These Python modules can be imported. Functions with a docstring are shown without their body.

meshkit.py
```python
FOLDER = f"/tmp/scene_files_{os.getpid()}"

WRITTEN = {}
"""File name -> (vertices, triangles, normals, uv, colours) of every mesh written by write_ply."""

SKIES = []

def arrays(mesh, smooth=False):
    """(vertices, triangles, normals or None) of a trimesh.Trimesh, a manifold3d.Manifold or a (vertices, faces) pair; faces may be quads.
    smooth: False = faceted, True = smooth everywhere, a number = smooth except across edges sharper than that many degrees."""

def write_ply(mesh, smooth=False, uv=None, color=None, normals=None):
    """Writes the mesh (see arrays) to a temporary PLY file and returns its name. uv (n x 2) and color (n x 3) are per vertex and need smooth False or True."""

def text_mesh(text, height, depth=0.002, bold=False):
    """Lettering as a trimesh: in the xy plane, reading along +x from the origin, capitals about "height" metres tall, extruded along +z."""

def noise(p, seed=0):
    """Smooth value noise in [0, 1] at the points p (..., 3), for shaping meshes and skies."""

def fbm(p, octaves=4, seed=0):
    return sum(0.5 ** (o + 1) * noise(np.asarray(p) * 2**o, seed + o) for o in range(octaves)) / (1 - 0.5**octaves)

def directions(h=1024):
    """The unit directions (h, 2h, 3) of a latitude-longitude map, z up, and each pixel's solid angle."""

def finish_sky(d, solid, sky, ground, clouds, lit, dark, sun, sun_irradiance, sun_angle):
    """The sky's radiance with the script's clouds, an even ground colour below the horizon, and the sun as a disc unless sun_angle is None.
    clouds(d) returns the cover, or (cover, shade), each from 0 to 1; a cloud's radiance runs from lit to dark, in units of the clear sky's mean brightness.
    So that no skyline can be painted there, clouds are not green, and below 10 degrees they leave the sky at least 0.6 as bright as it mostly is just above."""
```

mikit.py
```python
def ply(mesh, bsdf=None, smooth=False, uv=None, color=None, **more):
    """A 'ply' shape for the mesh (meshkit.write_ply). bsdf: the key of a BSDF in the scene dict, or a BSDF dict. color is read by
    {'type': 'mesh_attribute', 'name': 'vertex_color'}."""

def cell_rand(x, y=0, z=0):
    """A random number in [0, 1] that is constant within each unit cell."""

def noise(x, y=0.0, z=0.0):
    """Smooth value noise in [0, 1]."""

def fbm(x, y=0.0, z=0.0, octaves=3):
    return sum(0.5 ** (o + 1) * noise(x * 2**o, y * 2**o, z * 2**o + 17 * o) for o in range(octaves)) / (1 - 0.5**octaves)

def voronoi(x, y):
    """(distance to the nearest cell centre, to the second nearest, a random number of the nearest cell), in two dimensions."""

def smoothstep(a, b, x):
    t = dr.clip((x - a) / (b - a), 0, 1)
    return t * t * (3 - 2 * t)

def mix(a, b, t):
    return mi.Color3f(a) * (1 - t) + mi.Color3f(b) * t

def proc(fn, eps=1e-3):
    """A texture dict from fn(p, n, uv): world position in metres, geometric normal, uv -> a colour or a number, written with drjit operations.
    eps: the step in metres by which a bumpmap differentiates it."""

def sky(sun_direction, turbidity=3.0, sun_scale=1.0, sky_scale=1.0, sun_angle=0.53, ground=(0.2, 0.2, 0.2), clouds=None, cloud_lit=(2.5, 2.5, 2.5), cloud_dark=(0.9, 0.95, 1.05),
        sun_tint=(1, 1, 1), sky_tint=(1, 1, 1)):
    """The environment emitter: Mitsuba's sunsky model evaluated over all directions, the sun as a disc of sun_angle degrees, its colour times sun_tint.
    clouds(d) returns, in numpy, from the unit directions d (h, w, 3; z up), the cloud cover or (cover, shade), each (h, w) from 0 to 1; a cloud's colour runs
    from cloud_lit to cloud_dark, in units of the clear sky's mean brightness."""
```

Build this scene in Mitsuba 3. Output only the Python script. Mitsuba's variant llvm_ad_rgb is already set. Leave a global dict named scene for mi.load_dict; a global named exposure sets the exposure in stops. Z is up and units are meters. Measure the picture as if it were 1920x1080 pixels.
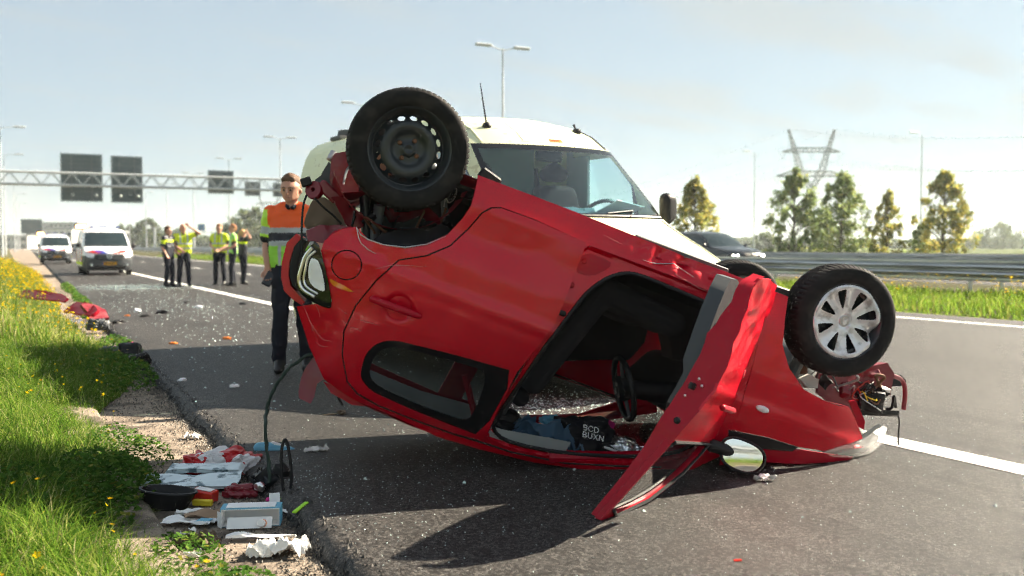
import math, random
import numpy as np, trimesh, manifold3d as m3, drjit as dr, mitsuba as mi
import mikit, meshkit
from mikit import proc, noise, fbm, voronoi, cell_rand, smoothstep, mix
from scipy.spatial import Delaunay
from shapely.geometry import Polygon, Point, LineString, box as sbox
from shapely import contains_xy
T = mi.ScalarTransform4f
scene, labels = {}, {}

# ---------------------------------------------------------------- camera, sky, exposure
TH, PITCH = 0.46238, 0.04208
EYE = np.array([0, 0, 1.22])
FWD = np.array([math.sin(TH) * math.cos(PITCH), math.cos(TH) * math.cos(PITCH), -math.sin(PITCH)])
scene['camera'] = {'type': 'thinlens', 'fov': 53.6116, 'fov_axis': 'x', 'aperture_radius': 0.0075, 'focus_distance': 5.6,
                   'to_world': T().look_at(origin=EYE.tolist(), target=(EYE + FWD).tolist(), up=[0, 0, 1]), 'near_clip': 0.05, 'far_clip': 9000.0}
SUN_AZ, SUN_EL = math.radians(28), math.radians(34)
_sx, _sy = math.cos(SUN_AZ) * math.cos(SUN_EL), math.sin(SUN_AZ) * math.cos(SUN_EL)
SUN = [_sx * math.cos(TH) + _sy * math.sin(TH), -_sx * math.sin(TH) + _sy * math.cos(TH), math.sin(SUN_EL)]


def veil(d):
    """thin high cirrus: streaks stretched along one direction, over a faint even veil"""
    p = d[..., :2] / np.maximum(d[..., 2:], 0.06)
    a = np.stack([p[..., 0] * 0.8 + p[..., 1] * 0.25, p[..., 1] * 2.6 - p[..., 0] * 1.2, 0 * p[..., 0]], -1)
    s = meshkit.fbm(a * 0.9, 5, 3)
    w = meshkit.fbm(a * np.array([0.35, 0.25, 1]), 3, 8)
    cover = 0.60 + 1.4 * np.clip(s - 0.45, 0, 1) * np.clip(w * 2.4 - 0.6, 0, 1.2)
    return np.clip(cover, 0, 0.9), np.zeros_like(cover)


scene['sky'] = mikit.sky(SUN, turbidity=3.5, sun_scale=2.1, sky_scale=0.62, clouds=veil, cloud_lit=(1.46, 1.60, 1.62), sky_tint=(0.86, 1.0, 1.03), ground=(0.12, 0.12, 0.1), sun_tint=(0.90, 0.99, 1.13))
exposure = 2.98

# ---------------------------------------------------------------- materials
def rgb(*c): return {'type': 'rgb', 'value': list(map(float, c))}


def mat(name, color, rough=0.6, metal=0.0, spec=0.5, coat=0.0, two=True, **more):
    col = color if isinstance(color, dict) else rgb(*color)
    b = {'type': 'principled', 'base_color': col, 'roughness': rough, 'metallic': metal, 'specular': spec, **more}
    if coat: b |= {'clearcoat': coat, 'clearcoat_gloss': 0.995}
    scene['m_' + name] = {'type': 'twosided', 'b': b} if two else b
    return name


def bump(name, inner_name, fn, scale=1.0, eps=2e-3):
    inner = scene.pop('m_' + inner_name)['b']
    scene['m_' + name] = {'type': 'twosided', 'b': {'type': 'bumpmap', 't': proc(fn, eps), 'scale': float(scale), 'b': inner}}
    return name


def asphalt_color(p, n, uv):
    d1, d2, k = voronoi(p.x * 88, p.y * 88)
    stone = smoothstep(0.04, 0.22, d2 - d1)
    g = fbm(p.x * 0.9, p.y * 0.35, 2.0, 3)
    track = smoothstep(0.45, 0.75, noise(p.x * 1.1 + 3, p.y * 0.05, 5.0))
    oil = smoothstep(0.60, 0.78, fbm(p.x * 1.7 + 9, p.y * 0.5, 3.0, 4))
    v = (0.005 + stone * (0.012 + 0.088 * k * k)) * (0.80 + 0.45 * g) * (1 - 0.20 * track) * (1 - 0.22 * oil)
    skid = smoothstep(0.66, 0.80, noise(p.x * 7.0 + 0.12 * p.y, p.y * 0.055, 8.0)) * smoothstep(0.35, 0.6, noise(p.x * 0.7, p.y * 0.06, 2.0))
    v = v * (1 - 0.38 * skid)
    warm = cell_rand(k * 977, 3, 5)
    return mi.Color3f(v * (1.03 + 0.14 * warm), v * (0.99 + 0.03 * warm), v * (0.96 - 0.05 * warm))


def asphalt_relief(p, n, uv):
    d1, d2, k = voronoi(p.x * 88, p.y * 88)
    return smoothstep(0.02, 0.35, d2 - d1) * (0.4 + 0.8 * k) * 0.0022


def concrete_color(p, n, uv):
    s = fbm(p.x * 3.0, p.y * 3.0, 1.0, 4)
    grit = voronoi(p.x * 120, p.y * 120)[2]
    dirt = smoothstep(0.5, 0.72, fbm(p.x * 7, p.y * 7, 4.0, 4))
    c = mix([0.17, 0.135, 0.105], [0.25, 0.205, 0.165], s) * (0.72 + 0.55 * grit)
    return c * (1 - 0.55 * dirt)


def concrete_relief(p, n, uv): return 0.0022 * noise(p.x * 160, p.y * 160, 0) + 0.006 * fbm(p.x * 18, p.y * 18, 2.0, 3)


def soil_color(p, n, uv):
    s = fbm(p.x * 5, p.y * 5, 1.0, 4)
    return mix([0.035, 0.030, 0.018], [0.075, 0.075, 0.03], s)


def meadow_color(p, n, uv):
    s = fbm(p.x * 0.03, p.y * 0.03, 1.0, 4)
    return mix([0.055, 0.085, 0.022], [0.12, 0.13, 0.045], s)


def paint_mark_color(p, n, uv):
    wear = fbm(p.x * 14, p.y * 9, 3.0, 4) + 0.35 * voronoi(p.x * 140, p.y * 140)[0]
    return mix([0.62, 0.61, 0.58], [0.12, 0.115, 0.11], smoothstep(0.80, 1.05, wear))


def red_color(p, n, uv):
    flake = cell_rand(p.x * 900, p.y * 900, p.z * 900)
    grime = smoothstep(0.62, 0.8, fbm(p.x * 9, p.y * 9, p.z * 9, 4))
    return mix([0.52, 0.0004, 0.014], [0.42, 0.008, 0.010], 0.25 * grime) * (0.9 + 0.2 * flake)


def dull_red_color(p, n, uv):
    s = fbm(p.x * 11, p.y * 11, p.z * 11, 4)
    return mix([0.17, 0.003, 0.012], [0.17, 0.028, 0.036], smoothstep(0.5, 0.8, s))


def tyre_color(p, n, uv):
    s = fbm(p.x * 16, p.y * 16, p.z * 16, 3)
    return mix([0.0065, 0.0065, 0.0068], [0.022, 0.019, 0.017], smoothstep(0.42, 0.8, s))


def hub_color(p, n, uv):
    s = fbm(p.x * 22, p.y * 22, p.z * 22, 4)
    return mix([0.66, 0.67, 0.69], [0.34, 0.33, 0.32], smoothstep(0.48, 0.8, s))


def ambulance_color(p, n, uv):
    s = fbm(p.x * 2.3, p.y * 2.3, p.z * 5, 4)
    spot = smoothstep(0.66, 0.75, fbm(p.x * 17, p.y * 17, p.z * 17, 3))
    return mix(mi.Color3f(mix([0.64, 0.65, 0.40], [0.70, 0.70, 0.46], s)), [0.40, 0.35, 0.16], 0.5 * spot)


def steel_color(p, n, uv):
    s = fbm(p.x * 0.9, p.y * 0.9, p.z * 22, 4)
    return mix([0.56, 0.58, 0.60], [0.28, 0.29, 0.31], smoothstep(0.4, 0.75, s))


def red_metal_relief(p, n, uv): return 0.004 * fbm(p.x * 14, p.y * 14, p.z * 14, 4)


def bag_color(p, n, uv):
    a = p.x * 0.8 + p.y * 0.6 + 0.03 * noise(p.x * 30, p.y * 30, p.z * 30)
    b = -p.x * 0.6 + p.y * 0.8 + p.z * 0.5
    row = dr.floor(b * 16)
    on = (cell_rand(a * 18 + 0.4 * row + 5, row + 7, 3) > 0.60) & (noise(b * 32, row, 1) > 0.12)
    return dr.select(on, mi.Color3f(0.62, 0.60, 0.60), mi.Color3f(0.45, 0.012, 0.016))


def foil_color(p, n, uv):
    s = fbm(p.x * 24, p.y * 24, p.z * 24, 4)
    return mix([0.60, 0.70, 0.74], [0.10, 0.16, 0.19], smoothstep(0.52, 0.72, s))


mat('asphalt_', proc(asphalt_color), 0.55, spec=0.4); bump('asphalt', 'asphalt_', asphalt_relief, 1.0, 1.5e-3)
mat('concrete_', proc(concrete_color), 0.9, spec=0.2); bump('concrete', 'concrete_', concrete_relief)
mat('soil', proc(soil_color), 0.95, spec=0.1)
mat('meadow', proc(meadow_color), 0.95, spec=0.1)
mat('marking', proc(paint_mark_color), 0.6, spec=0.35)
mat('red_paint', proc(red_color), 0.32, metal=0.15, spec=0.08, coat=1.0)
mat('red_plain', (0.36, 0.0008, 0.014), 0.4, spec=0.15, coat=0.3)
mat('red_dull_', proc(dull_red_color), 0.42, coat=0.4); bump('red_dull', 'red_dull_', red_metal_relief)
mat('scuff', (0.50, 0.16, 0.16), 0.6)
mat('bare_metal', (0.45, 0.43, 0.43), 0.35, metal=0.9)
mat('tyre', proc(tyre_color), 0.72, spec=0.22)
mat('black_steel', (0.018, 0.023, 0.027), 0.34, spec=0.5)
mat('rust', (0.16, 0.075, 0.04), 0.7, metal=0.3)
mat('hubcap', proc(hub_color), 0.30, metal=0.55)
mat('black_plastic', (0.009, 0.009, 0.010), 0.5, spec=0.35)
mat('black_gloss', (0.006, 0.006, 0.007), 0.08, spec=0.6)
mat('grey_plastic', (0.06, 0.062, 0.066), 0.55)
mat('seat_fabric', (0.018, 0.018, 0.021), 0.95, spec=0.15)
mat('headliner', (0.34, 0.36, 0.36), 0.95, spec=0.1)
mat('chrome', (0.82, 0.83, 0.84), 0.10, metal=1.0)
mat('mirror_glass', (0.88, 0.9, 0.9), 0.015, metal=1.0)
mat('lamp_white', (0.75, 0.76, 0.78), 0.15, spec=0.6)
mat('tail_red', (0.25, 0.004, 0.006), 0.08, spec=0.6, coat=1.0)
mat('orange_lens', (0.6, 0.16, 0.01), 0.12, coat=1.0)
mat('ambulance_paint', proc(ambulance_color), 0.34, coat=0.6)
mat('white_paint', (0.74, 0.75, 0.76), 0.3, coat=0.8)
mat('white_lamp_post', (0.55, 0.57, 0.58), 0.45, metal=0.2)
mat('steel', proc(steel_color), 0.30, metal=0.85)
mat('dark_steel', (0.13, 0.15, 0.16), 0.6, metal=0.3)
mat('sign_back', (0.075, 0.105, 0.115), 0.55)
mat('sign_blue', (0.02, 0.16, 0.42), 0.5)
mat('blue_paint', (0.012, 0.035, 0.27), 0.3, coat=0.7)
mat('livery_red', (0.55, 0.025, 0.015), 0.3, coat=0.7)
mat('grey_bumper', (0.035, 0.040, 0.045), 0.5)
mat('dark_window', (0.010, 0.018, 0.020), 0.06, spec=0.6)
mat('plate_yellow', (0.75, 0.36, 0.01), 0.45)
mat('plate_black', (0.01, 0.01, 0.01), 0.5)
mat('car_black', (0.010, 0.013, 0.018), 0.2, coat=1.0)
mat('car_blue', (0.03, 0.06, 0.13), 0.25, coat=1.0)
mat('car_silver', (0.42, 0.43, 0.45), 0.3, metal=0.5, coat=0.7)
mat('skin', (0.50, 0.27, 0.19), 0.5, spec=0.35)
mat('hair_brown', (0.10, 0.05, 0.025), 0.75)
mat('hair_ginger', (0.26, 0.11, 0.04), 0.75)
mat('hair_blond', (0.42, 0.27, 0.12), 0.7)
mat('eye_dark', (0.02, 0.015, 0.012), 0.3)
mat('lip', (0.36, 0.14, 0.11), 0.5)
mat('uniform_navy', (0.012, 0.014, 0.022), 0.85, spec=0.2)
mat('vest_yellow', (0.62, 0.76, 0.015), 0.75)
mat('vest_green', (0.30, 0.78, 0.10), 0.75)
mat('shirt_orange', (0.85, 0.12, 0.012), 0.75)
mat('reflective', (0.42, 0.46, 0.46), 0.35, metal=0.3)
mat('boot_black', (0.012, 0.012, 0.013), 0.45)
mat('paper_white', (0.78, 0.78, 0.77), 0.8, spec=0.2)
mat('tissue', (0.80, 0.79, 0.76), 0.95, spec=0.1)
mat('cardboard', (0.32, 0.22, 0.15), 0.9, spec=0.1)
mat('paper_blue', (0.14, 0.38, 0.52), 0.7)
mat('foil_blue', proc(foil_color), 0.38, metal=0.5)
mat('cloth_blue', (0.055, 0.11, 0.17), 0.95, spec=0.1)
mat('cab_grey', (0.24, 0.34, 0.36), 0.8)
mat('cloth_taupe', (0.16, 0.12, 0.09), 0.95, spec=0.1)
mat('lime_plastic', (0.38, 0.75, 0.02), 0.4)
mat('magenta_plastic', (0.62, 0.02, 0.22), 0.4)
mat('orange_plastic', (0.78, 0.20, 0.02), 0.45)
mat('yellow_plastic', (0.72, 0.55, 0.03), 0.45)
mat('bag_print', proc(bag_color), 0.35, spec=0.5)
mat('dirt_dark', (0.022, 0.019, 0.015), 0.95, spec=0.1)
mat('building_pale', (0.55, 0.54, 0.50), 0.85)
mat('building_grey', (0.25, 0.26, 0.27), 0.85)
mat('bark', (0.09, 0.075, 0.055), 0.95, spec=0.1)
mat('strap_green', (0.018, 0.035, 0.028), 0.8)
scene['m_vcol_leaf'] = {'type': 'principledthin', 'base_color': {'type': 'mesh_attribute', 'name': 'vertex_color'}, 'roughness': 0.6, 'diff_trans': 1.15, 'eta': 1.33}
scene['m_vcol'] = {'type': 'twosided', 'b': {'type': 'principled', 'base_color': {'type': 'mesh_attribute', 'name': 'vertex_color'}, 'roughness': 0.5, 'specular': 0.4}}
scene['m_pane'] = {'type': 'thindielectric', 'int_ior': 1.5, 'specular_transmittance': rgb(0.58, 0.86, 0.90)}
scene['m_clear_pane'] = {'type': 'thindielectric', 'int_ior': 1.5}
scene['m_smoked_pane'] = {'type': 'thindielectric', 'int_ior': 1.5, 'specular_transmittance': rgb(0.45, 0.52, 0.52)}
scene['m_shard_glass'] = {'type': 'twosided', 'b': {'type': 'principled', 'base_color': rgb(0.55, 0.68, 0.66), 'roughness': 0.15, 'specular': 0.7}}


# ---------------------------------------------------------------- helpers
def numbered(name):
    if name not in TAKEN: TAKEN.add(name); return name
    k = 1
    while f'{name}_{k:03d}' in TAKEN: k += 1
    TAKEN.add(f'{name}_{k:03d}'); return f'{name}_{k:03d}'


TAKEN = set()


def thing(name, label, cat, group=None):
    key = numbered(name); labels[key] = {'label': label, 'category': cat}
    if group: labels[key]['group'] = group
    return key


def put(name, mesh, bsdf, parent=None, smooth=35, label=None, world=None, color=None, emit=None):
    """one entry: a part of parent, or (parent None) a key that already exists as a thing / structure"""
    key = numbered(f'{parent}__{name}') if parent else name
    if isinstance(mesh, list): mesh = trimesh.util.concatenate(mesh)
    more = {}
    if world is not None: more['to_world'] = T(np.asarray(world, float).tolist())
    if emit is not None: more['emitter'] = {'type': 'area', 'radiance': rgb(*emit)}
    scene[key] = mikit.ply(mesh, 'm_' + bsdf, smooth=smooth, color=color, **more)
    if label: labels.setdefault(key, {})['label'] = label
    return key


def single(name, mesh, bsdf, label, cat, group=None, smooth=35, world=None, color=None, emit=None):
    key = thing(name, label, cat, group)
    put(key, mesh, bsdf, None, smooth, world=world, color=color, emit=emit); return key


def struct(name, mesh, bsdf, label=None, smooth=False, kind='structure', color=None):
    key = numbered(name)
    put(key, mesh, bsdf, None, smooth, color=color); labels[key] = {'label': label or name.replace('_', ' '), 'kind': kind}
    return key


def mk(v, f): return trimesh.Trimesh(np.asarray(v, float), np.asarray(f, int), process=False)
def cat(ms): return trimesh.util.concatenate(ms)
def tm(man):
    m = man.to_mesh(); return mk(m.vert_properties[:, :3], m.tri_verts)


def boxm(c, s, rz=0.0, R=None, bev=0.0):
    s = np.asarray(s, float)
    if bev:
        b = min(bev, 0.45 * s.min()); h = s / 2
        pts = [np.array([sx, sy, sz]) * (h - np.array([b, b, b]) * (1 - np.array(e))) for sx in (-1, 1) for sy in (-1, 1) for sz in (-1, 1) for e in ((1, 0, 0), (0, 1, 0), (0, 0, 1))]
        m = trimesh.convex.convex_hull(np.array(pts))
    else:
        m = trimesh.creation.box(s)
    M = np.eye(4)
    if R is not None: M[:3, :3] = R
    elif rz: M[:3, :3] = rot(2, rz)
    M[:3, 3] = c
    m.apply_transform(M); return m


def rot(axis, a):
    c, s = math.cos(a), math.sin(a)
    if axis == 0: return np.array([[1, 0, 0], [0, c, -s], [0, s, c]])
    if axis == 1: return np.array([[c, 0, s], [0, 1, 0], [-s, 0, c]])
    return np.array([[c, -s, 0], [s, c, 0], [0, 0, 1]])


def pose4(loc, rz=0.0, R=None, s=1.0):
    M = np.eye(4); M[:3, :3] = (rot(2, rz) if R is None else R) * s; M[:3, 3] = loc; return M


def tube(pts, r, n=8, cap=True):
    p = np.asarray(pts, float); r = np.broadcast_to(np.asarray(r, float), (len(p),))
    t = np.gradient(p, axis=0); t /= np.linalg.norm(t, axis=1, keepdims=True) + 1e-12
    a = np.cross(t[0], [0, 0, 1.0] if abs(t[0][2]) < 0.9 else [1.0, 0, 0]); A = []
    for k in range(len(p)):
        a = a - t[k] * (a @ t[k]); a = a / (np.linalg.norm(a) + 1e-12); A.append(a)
    A = np.array(A); B = np.cross(t, A); ang = np.arange(n) * 2 * np.pi / n
    v = p[:, None] + r[:, None, None] * (np.cos(ang)[None, :, None] * A[:, None] + np.sin(ang)[None, :, None] * B[:, None])
    v = v.reshape(-1, 3); f = []
    for i in range(len(p) - 1):
        for j in range(n):
            a0, b0 = i * n + j, i * n + (j + 1) % n
            f += [[a0, b0, b0 + n], [a0, b0 + n, a0 + n]]
    if cap:
        c0, c1 = len(v), len(v) + 1; v = np.vstack([v, p[:1], p[-1:]]); L = (len(p) - 1) * n
        for j in range(n): f += [[c0, (j + 1) % n, j], [c1, L + j, L + (j + 1) % n]]
    return mk(v, f)


def curve(pts, n=24):
    """Catmull-Rom through the points"""
    p = np.asarray(pts, float); q = np.vstack([2 * p[0] - p[1], p, 2 * p[-1] - p[-2]]); out = []
    m = max(2, n // (len(p) - 1))
    for i in range(1, len(q) - 2):
        for t in np.arange(m) / m:
            out.append(0.5 * (2 * q[i] + (q[i + 1] - q[i - 1]) * t + (2 * q[i - 1] - 5 * q[i] + 4 * q[i + 1] - q[i + 2]) * t * t + (3 * q[i] - q[i - 1] - 3 * q[i + 1] + q[i + 2]) * t ** 3))
    return np.array(out + [p[-1]])


def lathe(profile, n=48, axis=2):
    """profile (r, h) revolved about an axis (0, 1 or 2)"""
    pr = np.asarray(profile, float); ang = np.arange(n) * 2 * np.pi / n
    c, s = np.cos(ang)[:, None], np.sin(ang)[:, None]
    x, y, z = pr[None, :, 0] * c, pr[None, :, 0] * s, np.broadcast_to(pr[None, :, 1], (n, len(pr)))
    v = np.stack([x, y, z], -1)
    if axis == 1: v = v[..., [0, 2, 1]] * np.array([1, 1, -1])
    if axis == 0: v = v[..., [2, 0, 1]]
    k = len(pr); i, j = np.meshgrid(np.arange(n), np.arange(k - 1), indexing='ij'); i2 = (i + 1) % n
    q = np.stack([i * k + j, i2 * k + j, i2 * k + j + 1, i * k + j + 1], -1).reshape(-1, 4)
    return mk(v.reshape(-1, 3), np.vstack([q[:, [0, 1, 2]], q[:, [0, 2, 3]]]))


def gridm(P):
    """(a, b, 3) grid of points as a mesh"""
    P = np.asarray(P, float); a, b = P.shape[:2]
    i, j = np.meshgrid(np.arange(a - 1), np.arange(b - 1), indexing='ij')
    q = np.stack([i * b + j, (i + 1) * b + j, (i + 1) * b + j + 1, i * b + j + 1], -1).reshape(-1, 4)
    return mk(P.reshape(-1, 3), np.vstack([q[:, [0, 1, 2]], q[:, [0, 2, 3]]]))


def dense(ring, h):
    p = np.asarray(ring, float); out = []
    for a, b in zip(p, np.roll(p, -1, 0)):
        n = max(1, int(math.ceil(np.linalg.norm(b - a) / h)))
        out += [a + (b - a) * t for t in np.arange(n) / n]
    return np.array(out)


def round_ring(ring, n=2):
    """corner cutting"""
    p = np.asarray(ring, float)
    for _ in range(n):
        q = np.roll(p, -1, 0); p = np.stack([p * 0.75 + q * 0.25, p * 0.25 + q * 0.75], 1).reshape(-1, 2)
    return p


def cross2(a, b): return a[:, 0] * b[:, 1] - a[:, 1] * b[:, 0]


def flat(poly, h):
    """2-D triangulation of a shapely polygon with inner points every h: (points, triangles)"""
    poly = poly.buffer(0)
    if poly.geom_type != 'Polygon': poly = max(poly.geoms, key=lambda g: g.area)
    rings = [np.array(poly.exterior.coords)[:-1]] + [np.array(i.coords)[:-1] for i in poly.interiors]
    pts = [dense(r, h) for r in rings]
    x0, y0, x1, y1 = poly.bounds
    gx, gy = np.meshgrid(np.arange(x0, x1, h), np.arange(y0, y1, h * 0.87)); gx = gx + (np.arange(gx.shape[0]) % 2)[:, None] * h / 2
    g = np.stack([gx.ravel(), gy.ravel()], 1); inner = poly.buffer(-0.45 * h)
    if not inner.is_empty: g = g[contains_xy(inner, g[:, 0], g[:, 1])]
    else: g = g[:0]
    p = np.unique(np.round(np.vstack(pts + [g]), 6), axis=0)
    t = Delaunay(p).simplices; c = p[t].mean(1)
    area = np.abs(cross2(p[t[:, 1]] - p[t[:, 0]], p[t[:, 2]] - p[t[:, 0]]))
    t = t[contains_xy(poly.buffer(1e-5), c[:, 0], c[:, 1]) & (area > 1e-9)]
    s = cross2(p[t[:, 1]] - p[t[:, 0]], p[t[:, 2]] - p[t[:, 0]]) < 0
    t[s] = t[s][:, ::-1]
    return p, t


def sheet(poly, h, front, back=None):
    """a sheet: front(p) and back(p) map (n, 2) to (n, 3); with back, a closed solid"""
    p, t = flat(poly if hasattr(poly, 'geom_type') else Polygon(poly), h)
    v = front(p)
    if back is None: return mk(v, t)
    e = np.sort(np.vstack([t[:, [0, 1]], t[:, [1, 2]], t[:, [2, 0]]]), 1); u, c = np.unique(e, axis=0, return_counts=True); n = len(p)
    once = {tuple(x) for x in u[c == 1]}; side = []
    for a, b in np.vstack([t[:, [0, 1]], t[:, [1, 2]], t[:, [2, 0]]]):
        if (min(a, b), max(a, b)) in once: side += [[a, a + n, b + n], [a, b + n, b]]
    return mk(np.vstack([v, back(p)]), np.vstack([t, t[:, ::-1] + n, np.array(side)]))


def prism(ring, lo, hi, axis=1):
    """a 2-D ring extruded along an axis: axis 1 -> ring is (x, z)"""
    m = trimesh.creation.extrude_polygon(Polygon(ring).buffer(0), hi - lo, engine='earcut')
    v = np.array(m.vertices); v[:, 2] += lo
    if axis == 1: v = v[:, [0, 2, 1]]; m = mk(v, np.array(m.faces)[:, ::-1])
    elif axis == 0: v = v[:, [2, 0, 1]]; m = mk(v, m.faces)
    else: m = mk(v, m.faces)
    return m


def ball(c, r, n=2): 
    m = trimesh.creation.icosphere(n, 1.0); m.apply_scale(r); m.apply_translation(c); return m


def chain(bones, length=0.03, iters=6, seg=14):
    """bones: list of ((p, r), (p, r)...) hulls of spheres -> one smooth mesh"""
    parts = []
    for b in bones:
        parts.append(m3.Manifold.batch_hull([m3.Manifold.sphere(r, seg).translate(list(map(float, p))) for p, r in b]))
    m = m3.Manifold.batch_boolean(parts, m3.OpType.Add).refine_to_length(length)
    t = trimesh.Trimesh(*(lambda q: (q.vert_properties[:, :3], q.tri_verts))(m.to_mesh()), process=True)
    trimesh.smoothing.filter_taubin(t, iterations=iters)
    return mk(t.vertices, t.faces)


def crumple(mesh, amp, freq, seed=0):
    v = np.array(mesh.vertices)
    d = np.stack([meshkit.fbm(v * freq + 13.7 * k, 3, seed + k) - 0.5 for k in range(3)], -1)
    return mk(v + 2 * amp * d, mesh.faces)


def blades(pts, h, w, lean, rng, seg=3, colors=None):
    """grass blades at pts (n, 3): heights h, widths w, lean amount -> (mesh, vertex colours)"""
    n = len(pts); az = rng.uniform(0, 2 * np.pi, n); face = az + rng.normal(0, 0.5, n) + np.pi / 2
    d = np.stack([np.cos(az), np.sin(az)], 1); s = np.stack([np.cos(face), np.sin(face)], 1)
    V = np.zeros((n, 2 * seg + 1, 3)); bend = lean * rng.uniform(0.25, 1.2, n)
    for k in range(seg + 1):
        t = k / seg; up = h * (t - 0.28 * bend * t ** 3); out = h * bend * t ** 2 * 0.8
        c = np.concatenate([pts[:, :2] + d * out[:, None], (pts[:, 2] + up)[:, None]], 1)
        if k == seg: V[:, 2 * seg] = c
        else:
            ww = (w * (1 - 0.75 * t ** 1.5) / 2)[:, None] * s
            V[:, 2 * k] = c + np.concatenate([ww, np.zeros((n, 1))], 1); V[:, 2 * k + 1] = c - np.concatenate([ww, np.zeros((n, 1))], 1)
    f = []
    for k in range(seg - 1): f += [[2 * k, 2 * k + 1, 2 * k + 3], [2 * k, 2 * k + 3, 2 * k + 2]]
    f += [[2 * seg - 2, 2 * seg - 1, 2 * seg]]
    F = (np.array(f)[None] + (np.arange(n) * (2 * seg + 1))[:, None, None]).reshape(-1, 3)
    return mk(V.reshape(-1, 3), F), np.repeat(colors, 2 * seg + 1, 0)


def palette(n, cols, weights, rng, jitter=0.18):
    c = np.array(cols)[rng.choice(len(cols), n, p=np.array(weights) / np.sum(weights))]
    return np.clip(c * rng.uniform(1 - jitter, 1 + jitter, (n, 1)), 0.005, 0.9)


def quads(c, u, w):
    """n quads: centres c, half-axes u, w (n, 3)"""
    V = np.stack([c - u - w, c + u - w, c + u + w, c - u + w], 1).reshape(-1, 3); k = np.arange(len(c))[:, None] * 4
    return mk(V, np.vstack([k + [0, 1, 2], k + [0, 2, 3]]))

# ================================================================ the setting
rng = np.random.default_rng(7)
def edge_x(y): return 1.13 + 0.0155 * np.asarray(y) + 0.035 * (meshkit.fbm(np.stack([np.asarray(y) * 1.3, 0 * np.asarray(y), 0 * np.asarray(y)], -1), 4, 5) - 0.5) * 2


struct('meadow_ground', gridm(np.stack([*np.meshgrid(np.linspace(-4000, 4000, 9), np.linspace(-2000, 6000, 9), indexing='ij'), np.full((9, 9), -0.55)], -1)), 'meadow', 'flat green meadow reaching the horizon')
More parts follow.
